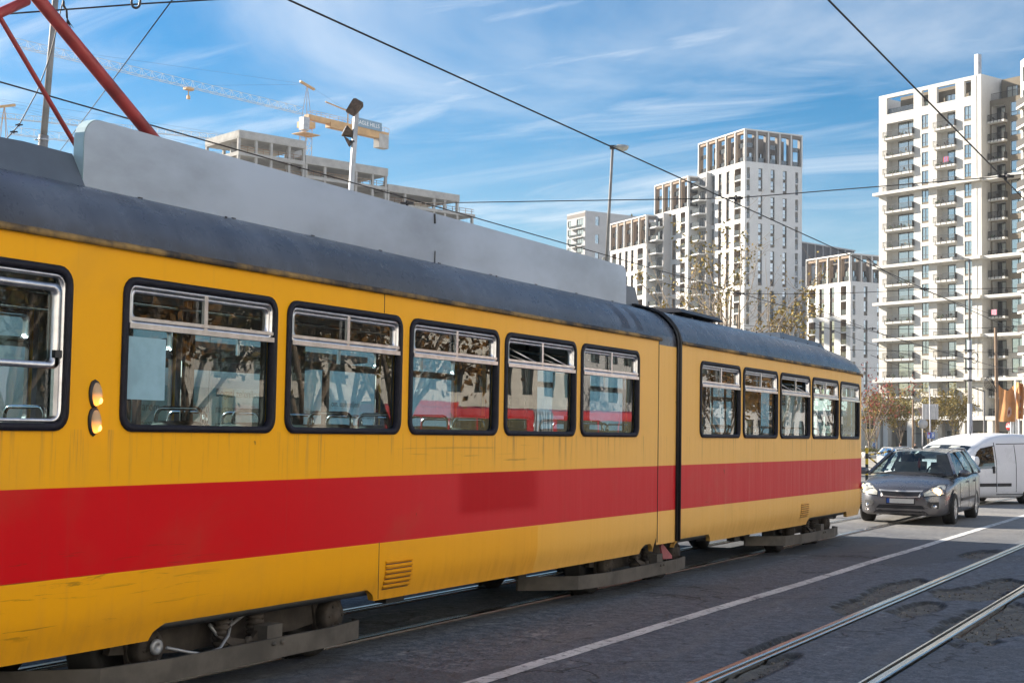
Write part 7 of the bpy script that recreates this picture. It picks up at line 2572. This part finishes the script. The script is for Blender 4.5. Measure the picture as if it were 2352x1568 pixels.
# ================================================================ TREES
M['bark'] = simple('bark', (0.20, 0.155, 0.115), 0.9, 0, 0.3, 6, 0.2)
M['bark_pale'] = simple('pale_bark', (0.34, 0.27, 0.20), 0.9, 0, 0.3, 6, 0.2)
def leaf_mat(name, a, c, d):
    m = NT(name)
    g = m.noise(m.coord('Object'), 1.3, 4, 0.6)
    f = m.noise(m.coord('Object'), 9.0, 2, 0.5)
    col = m.mix(m.ramp(g, 0.35, 0.65), a, c)
    col = m.mix(m.ramp(f, 0.5, 0.75, 0, 0.8), col, d)
    m.set(Base_Color=col, Roughness=0.75, Specular_IOR_Level=0.2)
    try:
        m.set(Subsurface_Weight=0.0)
    except Exception:
        pass
    return m.mat
M['leaf_gold'] = leaf_mat('golden_leaves', (0.30, 0.205, 0.05), (0.16, 0.15, 0.045), (0.42, 0.26, 0.075))
M['leaf_rust'] = leaf_mat('rust_leaves', (0.26, 0.12, 0.03), (0.15, 0.085, 0.025), (0.34, 0.19, 0.05))
M['leaf_red'] = leaf_mat('red_leaves', (0.34, 0.07, 0.05), (0.22, 0.06, 0.05), (0.42, 0.14, 0.09))
M['leaf_mix'] = leaf_mat('autumn_leaves', (0.16, 0.115, 0.03), (0.06, 0.07, 0.02), (0.26, 0.12, 0.03))
def tree(name, label, base, H, trunk_h, spread, stems, levels, leaf, n_leaf, lsize, seed, bark='bark', r0=None, group=None, up=0.55, leaf_from=0.3, vase=0.5):
    r_ = random.Random(seed)
    t = thing(name, label, 'tree', base, 0, group)
    b = MB(); br = MB()
    r0 = r0 or H * 0.016
    tips = []
    def grow(p, d, L, r, lev, mb):
        n = 4
        pts, rs = [p], [r]
        for k in range(n):
            d = (d + Vector((r_.gauss(0, .13), r_.gauss(0, .13), r_.gauss(0.05, .08)))).normalized()
            p = p + d * (L / n)
            pts.append(p); rs.append(r * (1 - 0.55 * (k + 1) / n))
            if p.z / H > leaf_from: tips.append((p, lev, d))
            if lev < levels and k >= (0 if lev else 1):
                for _ in range(2 if lev else 1):
                    if r_.random() < 0.8:
                        a = Vector((r_.gauss(0, 1), r_.gauss(0, 1), r_.gauss(0.1, .5))).normalized()
                        nd = (d * up * 1.2 + a * (0.75 if lev == 0 else 0.9)).normalized()
                        grow(p, nd, L * r_.uniform(0.42, 0.62), rs[-1] * 0.6, lev + 1, mb)
        mb.tube(pts, [max(q, 0.006) for q in rs], 5 if lev > 1 else 7, 0, False)
    b.tube([(0, 0, -0.1), (r_.gauss(0, .05), r_.gauss(0, .05), trunk_h)], [r0 * 1.25, r0], 10)
    tr = b.build('trunk', M[bark], t)
    for s in range(stems):
        a = 2 * math.pi * (s + r_.random() * 0.7) / stems
        d = Vector((math.cos(a) * vase, math.sin(a) * vase, 1.0)).normalized()
        grow(Vector((0, 0, trunk_h * r_.uniform(0.75, 1.0))), d, (H - trunk_h) * r_.uniform(0.75, 1.0), r0 * 0.7, 0, br)
    br.build('branches', M[bark], t)
    lf = MB()
    if n_leaf and tips:
        cl = [q for q in tips if q[1] >= 1] or tips
        # some clumps keep more leaves than others
        wts = [max(0.02, r_.random() ** 2) for _ in cl]
        for _ in range(n_leaf):
            p, lev, d = r_.choices(cl, wts)[0]
            c = p + Vector((r_.gauss(0, spread), r_.gauss(0, spread), r_.gauss(0, spread)))
            s = lsize * r_.uniform(0.6, 1.3)
            u = Vector((r_.gauss(0, 1), r_.gauss(0, 1), r_.gauss(0, 1))).normalized()
            v = u.cross(Vector((r_.gauss(0, 1), r_.gauss(0, 1), r_.gauss(0, 1)))).normalized()
            lf.add([c - u * s, c + v * s * .55, c + u * s, c - v * s * .55], [(0, 1, 2, 3)])
        lf.build('crown', M[leaf], t)
    return t
def tb(px, depth):
    return drop(at(px, 1030, depth))
# bare trees behind the tail of the tram
tree('bare_tree', 'nearly bare tree with upright stems behind the joint of the tram', tb(1636, 70), 10.2, 2.2, 0.16, 4, 2, 'leaf_gold', 900, 0.10, 11, 'bark_pale', 0.15, 'bare trees behind the tram', vase=0.24, up=0.9)
tree('bare_tree', 'bare tree with wide thin branches behind the rear tram section', tb(1688, 66), 9.0, 2.0, 0.14, 5, 2, 'leaf_gold', 70, 0.08, 23, 'bark_pale', 0.14, 'bare trees behind the tram', vase=0.65, up=0.7)
tree('bare_tree', 'small bare tree still holding clumps of golden leaves, right of the others', tb(1786, 74), 8.3, 2.0, 0.20, 4, 2, 'leaf_gold', 1100, 0.10, 35, 'bark', 0.11, 'bare trees behind the tram', vase=0.3, up=0.8)
tree('bare_tree', 'low bare tree with brown leaves at the left, just clearing the tram roof', tb(1575, 74), 7.9, 2.0, 0.16, 4, 3, 'leaf_gold', 300, 0.085, 47, 'bark', 0.11, 'bare trees behind the tram', vase=0.35)
# young trees on the square
for k, (px, dp, hh, sd_) in enumerate(((2014, 197, 6.5, 3), (2070, 197, 6.7, 5), (2131, 200, 6.0, 8), (2196, 195, 7.0, 13))):
    tree('young_tree', ('young golden tree nearest the tail of the tram', 'young golden tree between the first two white columns', 'young golden tree behind the blue road signs', 'young golden green tree right above the white van roof')[k], tb(px, dp), hh, 1.9, 0.30, 7, 2, 'leaf_gold', 2600, 0.16, sd_, 'bark', 0.07, 'young trees on the square', vase=0.26, up=1.1)
tree('red_tree', 'sparse tree with red leaves right behind the tail of the tram', tb(1997, 160), 8.2, 2.0, 0.30, 5, 2, 'leaf_red', 900, 0.14, 19, 'bark', 0.10, None, vase=0.5)
# planters
M['planter'] = simple('white_planter', (0.62, 0.60, 0.56), 0.7, 0, 0.1)
M['shrub'] = leaf_mat('shrub_leaves', (0.13, 0.12, 0.025), (0.07, 0.09, 0.02), (0.22, 0.17, 0.04))
for k, px in enumerate((1990, 2004, 2028, 2055, 2084)):
    base = tb(px, 150)
    t = thing('planter', ('white tub planter half hidden by the tram tail', 'white tub planter left of the first young tree', 'white tub planter right of the first young tree', 'white tub planter behind the man with the backpack', 'white tub planter left of the slim brown lamp post')[k], 'planter', base, 0, 'white tub planters on the square')
    b = MB(); b.lathe([(0.0, 0.0), (0.36, 0.0), (0.48, 0.62), (0.42, 0.62), (0.40, 0.5), (0.0, 0.5)], (0, 0, 0), (0, 0, 1), 18); b.build('tub', M['planter'], t)
    b = MB()
    for _ in range(150):
        c = Vector((rnd.gauss(0, .26), rnd.gauss(0, .26), 0.72 + abs(rnd.gauss(0, .2))))
        u = Vector((rnd.gauss(0, 1), rnd.gauss(0, 1), rnd.gauss(0, 1))).normalized() * 0.07
        v = u.cross(Vector((rnd.gauss(0, 1), rnd.gauss(0, 1), rnd.gauss(0, 1)))).normalized() * 0.05
        b.add([c - u, c + v, c + u, c - v], [(0, 1, 2, 3)])
    b.build('shrub', M['shrub'], t)

# ================================================================ PEOPLE
M['skin'] = simple('skin', (0.42, 0.25, 0.18), 0.6, 0, 0.05)
M['hair'] = simple('dark_hair', (0.03, 0.018, 0.012), 0.7, 0, 0.2)
def person(label, base, rz, h, jacket, trousers, stride=0.18, pack=None, arm=0.2):
    t = thing('person', label, 'person', base, rz, 'people on the square')
    k = h / 1.75
    P = {'pel': (0, 0, .95), 'spn': (0, 0.01, 1.18), 'chs': (0, 0.02, 1.36), 'nck': (0, 0.0, 1.49), 'hd0': (0, -0.02, 1.57), 'hd1': (0, -0.025, 1.66), 'hd2': (0, -0.01, 1.72),
         'shl': (.17, .02, 1.42), 'ell': (.23, .04 + arm * .3, 1.15), 'wrl': (.22, -.04 - arm * .4, .92), 'hal': (.21, -.07 - arm * .4, .83),
         'shr': (-.17, .02, 1.42), 'elr': (-.23, .08, 1.15), 'wrr': (-.22, .02 + arm * .3, .92), 'har': (-.21, .0 + arm * .3, .83),
         'hpl': (.09, 0, .90), 'knl': (.10, -stride * .6, .50), 'anl': (.10, -stride * .9, .09), 'tol': (.11, -stride * .9 - .16, .03),
         'hpr': (-.09, 0, .90), 'knr': (-.10, stride * .4, .50), 'anr': (-.10, stride * 1.1, .10), 'tor': (-.11, stride * 1.1 - .15, .03)}
    rr = dict(pel=.135, spn=.125, chs=.145, nck=.055, hd0=.075, hd1=.085, hd2=.06, shl=.07, ell=.048, wrl=.034, hal=.03, shr=.07, elr=.048, wrr=.034, har=.03, hpl=.09, knl=.062, anl=.042, tol=.035, hpr=.09, knr=.062, anr=.042, tor=.035)
    E_ = [('pel', 'spn'), ('spn', 'chs'), ('chs', 'nck'), ('nck', 'hd0'), ('hd0', 'hd1'), ('hd1', 'hd2'), ('chs', 'shl'), ('shl', 'ell'), ('ell', 'wrl'), ('wrl', 'hal'), ('chs', 'shr'), ('shr', 'elr'), ('elr', 'wrr'), ('wrr', 'har'),
          ('pel', 'hpl'), ('hpl', 'knl'), ('knl', 'anl'), ('anl', 'tol'), ('pel', 'hpr'), ('hpr', 'knr'), ('knr', 'anr'), ('anr', 'tor')]
    ks = list(P)
    me = bpy.data.meshes.new('body')
    me.from_pydata([tuple(c * k for c in P[q]) for q in ks], [(ks.index(a), ks.index(c)) for a, c in E_], [])
    o = bpy.data.objects.new('body', me); COL.objects.link(o)
    md = o.modifiers.new('s', 'SKIN'); md.use_smooth_shade = True
    for i, q in enumerate(ks):
        sv = me.skin_vertices[0].data[i]; sv.radius = (rr[q] * k * (1.15 if q in ('chs', 'spn', 'pel') else 1), rr[q] * k * (0.85 if q in ('chs', 'spn', 'pel') else 1)); sv.use_root = q == 'pel'
    md2 = o.modifiers.new('d', 'SUBSURF'); md2.levels = 1; md2.render_levels = 1
    dg = bpy.context.evaluated_depsgraph_get()
    nm = bpy.data.meshes.new_from_object(o.evaluated_get(dg))
    bpy.data.objects.remove(o)
    for mt in (M['skin'], jacket, trousers, M['tyre']): nm.materials.append(mt)
    for p in nm.polygons:
        c = p.center / k
        p.material_index = 0 if c.z > 1.50 or (abs(c.x) > .16 and c.z < .93 and c.z > 0.75) else (1 if c.z > .92 else (2 if c.z > .10 else 3))
        p.use_smooth = True
    ob = bpy.data.objects.new('body', nm); COL.objects.link(ob); ob.parent = t
    b = MB(); b.lathe([(0.0, 0.075), (0.06, 0.06), (0.092, 0.0), (0.085, -0.06), (0.06, -0.08)], (0, 0.012 * k, 1.685 * k), (0, 0.25, 1), 14); b.build('hair', M['hair'], t)
    if pack:
        b = MB(); b.grid(lambda u, v: ((0.16 * math.sin(v) * (1 - 0.25 * u * u)) * k, (0.15 + 0.13 * math.cos(v)) * k, (1.20 + 0.22 * u) * k), [-1 + 0.25 * q for q in range(9)], [math.pi * 2 * q / 12 for q in range(13)]); b.build('backpack', pack, t)
    return t
cl = lambda n, c: simple(n, c, 0.9, 0, 0.15)
person('man walking away with a dark backpack over a brown grey jacket', drop(at(2068, 1030, 90)), R(200), 1.80, cl('brown_jacket', (0.12, 0.09, 0.085)), cl('dark_trousers', (0.03, 0.03, 0.04)), 0.2, cl('dark_pack', (0.03, 0.028, 0.035)))
person('person in black beside the slim brown lamp post', drop(at(2102, 1030, 128)), R(30), 1.78, cl('black_coat', (0.025, 0.025, 0.027)), cl('black_trousers', (0.02, 0.02, 0.022)))
person('person in dark clothes and a pale top close to the tram tail', drop(at(1994, 1030, 200)), R(90), 1.75, cl('dark_coat', (0.05, 0.045, 0.05)), cl('grey_trousers', (0.06, 0.06, 0.07)))
person('person in a blue coat beside the first young tree', drop(at(2008, 1030, 196)), R(60), 1.74, cl('blue_coat', (0.10, 0.16, 0.30)), cl('navy_trousers', (0.025, 0.03, 0.05)))
person('child in a pale pink top left of the person in black', drop(at(2086, 1030, 150)), R(180), 1.25, cl('pink_top', (0.55, 0.33, 0.33)), cl('grey_leggings', (0.12, 0.12, 0.13)), 0.1)
person('person in dark clothes standing by the foot of the wooden pole', drop(at(2300, 1030, 125)), R(140), 1.75, cl('black_jacket', (0.02, 0.02, 0.02)), cl('dark_jeans', (0.03, 0.03, 0.05)))

# a parked hatchback showing above the grey car's roof
es = [o for o in bpy.data.objects if o.name == 'estate_car'][0]
pc = copy_tree(es)
pc.name = 'parked_car'
pc['label'] = 'small pale car, only its windscreen showing over the grey car roof'
pb2 = drop(at(2111, 1030, 82))
pc.location = (pb2.x, pb2.y, gz(pb2.y) + 0.02)
pc.rotation_euler = (0, 0, R(35))
M['car_paint_b'] = car_paint('pale_car_paint', (0.42, 0.44, 0.46), metal=0.3)
for o in pc.children:
    for k, ms in enumerate(o.data.materials):
        if ms == M['car_paint']:
            o.data = o.data.copy(); o.data.materials[k] = M['car_paint_b']
# leaf-strewn verge between the street and the square
def verge():
    m = NT('leafy_verge')
    f = m.noise(m.coord('Object'), 3.0, 9, 0.75)
    c = m.mix(m.ramp(f, 0.35, 0.65), (0.17, 0.15, 0.09), (0.40, 0.33, 0.22))
    m.set(Base_Color=c, Roughness=0.95); m.bump(f, 0.6, 0.05)
    return m.mat
b = MB()
b.grid(lambda x, y: (x, y, gz(y) + 0.045), [-40, -30, -20, -8], frange(67, 84, 2) + [84])
tag(b.build('verge', verge()), kind='structure')
# ================================================================ THE OTHER SIDE OF THE STREET (mostly seen in the tram windows)
tree_spots = [(25.0, 33.5, 8.5), (23.0, 37.5, 9.5), (26.0, 43.5, 9.0), (22.0, 46.0, 10.0), (24.5, 52.5, 9.5), (20.5, 50.5, 8.6), (29.0, 40.0, 10.5), (30.0, 118.0, 9.0), (29.0, 133.0, 10.0), (30.0, 158.0, 9.5)]
lab = ('autumn tree across the street at the left edge of the row', 'tall rust coloured tree reflected in the second tram window', 'autumn tree in the middle of the row across the street', 'rust coloured tree reflected in the third tram window', 'autumn tree next to the red bus', 'thin autumn tree reflected at the edge of the fourth tram window', 'big autumn tree standing behind the row', 'autumn tree reflected in the first window of the rear section', 'autumn tree in front of the tall office, far up the street', 'farthest autumn tree up the street')
for k, (x, y, h) in enumerate(tree_spots):
    tree('street_tree', lab[k], (x, y, gz(y)), h, 1.6, 0.62, 7, 2, 'leaf_rust' if k % 2 else 'leaf_mix', 4200, 0.17, 61 + 6 * k, 'bark', 0.20, 'autumn trees across the street', vase=0.6, up=0.7, leaf_from=0.18)
# red articulated bus
M['bus_red'] = car_paint('red_bus_paint', (0.50, 0.012, 0.02), metal=0.0, k=0.1)
def bus(loc, rz):
    t = thing('red_bus', 'red articulated bus waiting across the street, reflected in the tram windows', 'bus', loc, rz)
    for nm, y0, y1 in (('front_body', 0, 9.6), ('rear_body', 10.9, 17.8)):
        b = MB()
        pr = [(-1.25, 0.35), (-1.27, 0.9), (-1.26, 2.6), (-1.14, 2.92), (-0.8, 3.02), (0.8, 3.02), (1.14, 2.92), (1.26, 2.6), (1.27, 0.9), (1.25, 0.35)]
        b.prism([(x, y0, z) for x, z in pr], (0, y1 - y0, 0)); o = b.build(nm, M['bus_red'], t)
        for sg in (-1, 1):
            n = int((y1 - y0) / 1.6)
            for k in range(n):
                b = MB(); a = y0 + 0.35 + (y1 - y0 - 0.7) * k / n; c = a + (y1 - y0 - 0.7) / n - 0.10
                b.quad((sg * 1.285, a, 1.25), (sg * 1.285, c, 1.25), (sg * 1.275, c, 2.45), (sg * 1.275, a, 2.45)); b.build('window', M['shop_glass'], o)
        for yw in ([2.6, 8.2] if y0 == 0 else [14.8]):
            for sg in (-1, 1):
                wheel(o, sg * 1.2, yw, 0.48, 0.28, sg, 'disc')
    b = MB()
    for k in range(14):
        y = 9.6 + 1.3 * k / 13
        rr_ = 0.0 if k % 2 else 0.09
        b.tube([(-1.22 + rr_, y, 0.5), (-1.22 + rr_, y, 2.75), (-0.9, y, 2.95 - rr_), (0.9, y, 2.95 - rr_), (1.22 - rr_, y, 2.75), (1.22 - rr_, y, 0.5)], 0.06, 6)
    b.box(-1.12, 1.12, 9.6, 10.9, 0.5, 2.85)
    b.build('bellows', M['grey_wall'], t)
    b = MB(); b.quad((-1.15, -0.01, 1.1), (1.15, -0.01, 1.1), (1.1, -0.01, 2.6), (-1.1, -0.01, 2.6)); b.build('windscreen', M['shop_glass'], t)
    b = MB(); b.box(-0.7, 0.7, 1.5, 5.0, 3.02, 3.28); b.build('roof_pod', M['bus_red'], t)
bus((27.5, 59.0, gz(62)), R(22))
# low grey building, then a taller white one further along
def office(label, x, y, L, floors, wall, attic):
    t = thing('office_building', label, 'building', (x, y, 0), R(-87))
    b = MB()
    H = 1.0 + 3.4 * floors + 0.8
    n = int(L / 3.4)
    hol = [(1.0 + 3.4 * k, 2.9 + 3.4 * k, 1.0 + 3.4 * f, 3.4 + 3.4 * f, 0.3) for f in range(floors) for k in range(n)]
    facade(b, (0, 0, 0), (1, 0, 0), (0, 1, 0), L, gz(y) - 0.3, H, hol, 0, 0)
    b.quad((0, 14, -0.8), (0, 0, -0.8), (0, 0, H), (0, 14, H)); b.quad((L, 0, -0.8), (L, 14, -0.8), (L, 14, H), (L, 0, H))
    b.quad((0, 14, -0.8), (L, 14, -0.8), (L, 14, H), (0, 14, H)); b.quad((0, 0, H), (L, 0, H), (L, 14, H), (0, 14, H))
    b.build('wall', wall, t)
    for h in hol:
        inst('window', cached(('off',), lambda: win_mesh(1.9, 2.4, 1, 0, 'bglass', 0.08)), t, (h[0], 0.26, h[2]))
    if attic:
        b = MB(); b.box(1.5, L - 1.5, 2, 12, H, H + 2.2, 0); b.box(0.5, L - 0.5, 1, 13, H + 2.2, H + 2.5, 0); b.build('attic', M['dark_wall'], t)
office('low grey office building with a dark attic, reflected in the middle tram windows', 38, 106, 46, 2, M['stone'], True)
office('tall white office building reflected in the last windows of the front tram section', 36, 205, 96, 4, M['grey_wall'], False)
# long white building across the street, unseen, added to bounce sun onto the tram
t = thing('office_building', 'unseen long white office building, added to bounce sunlight onto the tram', 'building', (17.5, 25, 0), R(-90))
b = MB()
hol = [(1.6 + 3.7 * k, 3.5 + 3.7 * k, 1.2 + 3.4 * f, 3.3 + 3.4 * f, 0.25) for f in range(4) for k in range(19)]
facade(b, (0, 0, 0), (1, 0, 0), (0, 1, 0), 72, -0.1, 15.0, hol, 0, 0)
b.quad((0, 12, 0), (72, 12, 0), (72, 12, 15), (0, 12, 15)); b.quad((0, 0, 15), (72, 0, 15), (72, 12, 15), (0, 12, 15)); b.quad((0, 0, 0), (0, 12, 0), (0, 12, 15), (0, 0, 15)); b.quad((72, 0, 0), (72, 12, 0), (72, 12, 15), (72, 0, 15))
b.build('wall', M['render_white'], t)
for h in hol:
    inst('window', cached(('off2',), lambda: win_mesh(1.9, 2.1, 1, 0, 'bglass_d', 0.08)), t, (h[0], 0.21, h[2]))
# pale blue hoarding behind the tram, glimpsed through its windows
M['hoarding'] = simple('pale_blue_hoarding', (0.34, 0.54, 0.64), 0.7, 0, 0.08, 0.4)
M['hoard_ink'] = simple('grey_print', (0.10, 0.16, 0.19), 0.8)
M['hoard_white'] = simple('white_print', (0.72, 0.78, 0.80), 0.7)
t = thing('site_hoarding', 'pale blue printed hoarding of the building site, behind the tram windows', 'hoarding', (-14.0, 0, 0))
for k in range(16):
    y = 4 + 3.2 * k
    xo = 0.0 if k < 5 else -3.0
    b = MB(); b.box(xo - 0.06, xo, y, y + 3.18, 0.1, 3.3); pn = b.build('panel', M['hoarding'], t)
    if k in (3, 4, 6, 9):
        b = MB()
        for j, ln in enumerate(('Bogati zelenilom, opremljeni', 'najsavremenijim mobilijarom, ambijentalnom', 'rasvetom i velikim zelenim povrsinama', 'okruzenje parkovi u neposrednoj', 'idealni su za druzenje i rekreaciju')):
            put_text(b, ln, 0.17, (xo + 0.006, y + 0.15, 2.15 - 0.24 * j), (0, 1, 0), (0, 0, 1), 0, 'LEFT')
        b.build('printed_text', M['hoard_ink'], pn)
    elif k in (5, 8):
        b = MB(); b.box(xo + 0.003, xo + 0.008, y + 0.4, y + 2.6, 0.9, 2.6); b.build('printed_picture', M['hoard_white'], pn)
for k in range(17):
    b = MB(); xo = 0.0 if k < 6 else -3.0; b.box(xo - 0.16, xo - 0.07, 3.95 + 3.2 * k, 4.05 + 3.2 * k, 0.0, 3.3); b.build('post', M['steel'], t)
# tram stop shelter on the far side
t = thing('tram_shelter', 'dark framed tram stop shelter on the far side of the tram', 'shelter', (-12.6, 13.2, 0.0))
b = MB(); b.prism([(-0.9, 0, 2.45), (0.9, 0, 2.62), (0.9, 0, 2.70), (-0.9, 0, 2.53)], (0, 4.4, 0)); b.build('roof', M['dark_metal'], t)
for (x, y) in ((-0.7, 0.2), (-0.7, 2.2), (-0.7, 4.2), (0.3, 0.2), (0.3, 4.2)):
    b = MB(); b.box(x - 0.04, x + 0.04, y - 0.04, y + 0.04, 0, 2.5); b.build('post', M['dark_metal'], t)
b = MB(); b.quad((-0.7, 0.2, 0.3), (-0.7, 4.2, 0.3), (-0.7, 4.2, 2.2), (-0.7, 0.2, 2.2)); b.build('glass_wall', M['glass_far'], t)
b = MB(); b.box(-0.55, -0.15, 0.8, 3.6, 0.42, 0.47); b.build('bench', M['wood'], t)
# ================================================================ HAZE
HZ = bpy.data.materials.new('haze')
HZ.use_nodes = True
HZ.node_tree.nodes.remove(HZ.node_tree.nodes['Principled BSDF'])
pv = HZ.node_tree.nodes.new('ShaderNodeVolumePrincipled')
pv.inputs['Color'].default_value = (0.86, 0.92, 1.0, 1)
pv.inputs['Density'].default_value = 0.00016
pv.inputs['Anisotropy'].default_value = 0.3
HZ.node_tree.links.new(pv.outputs[0], HZ.node_tree.nodes['Material Output'].inputs['Volume'])
b = MB(); b.box(-420, 160, -80, 560, -2.0, 105)
tag(b.build('haze', HZ), kind='stuff')
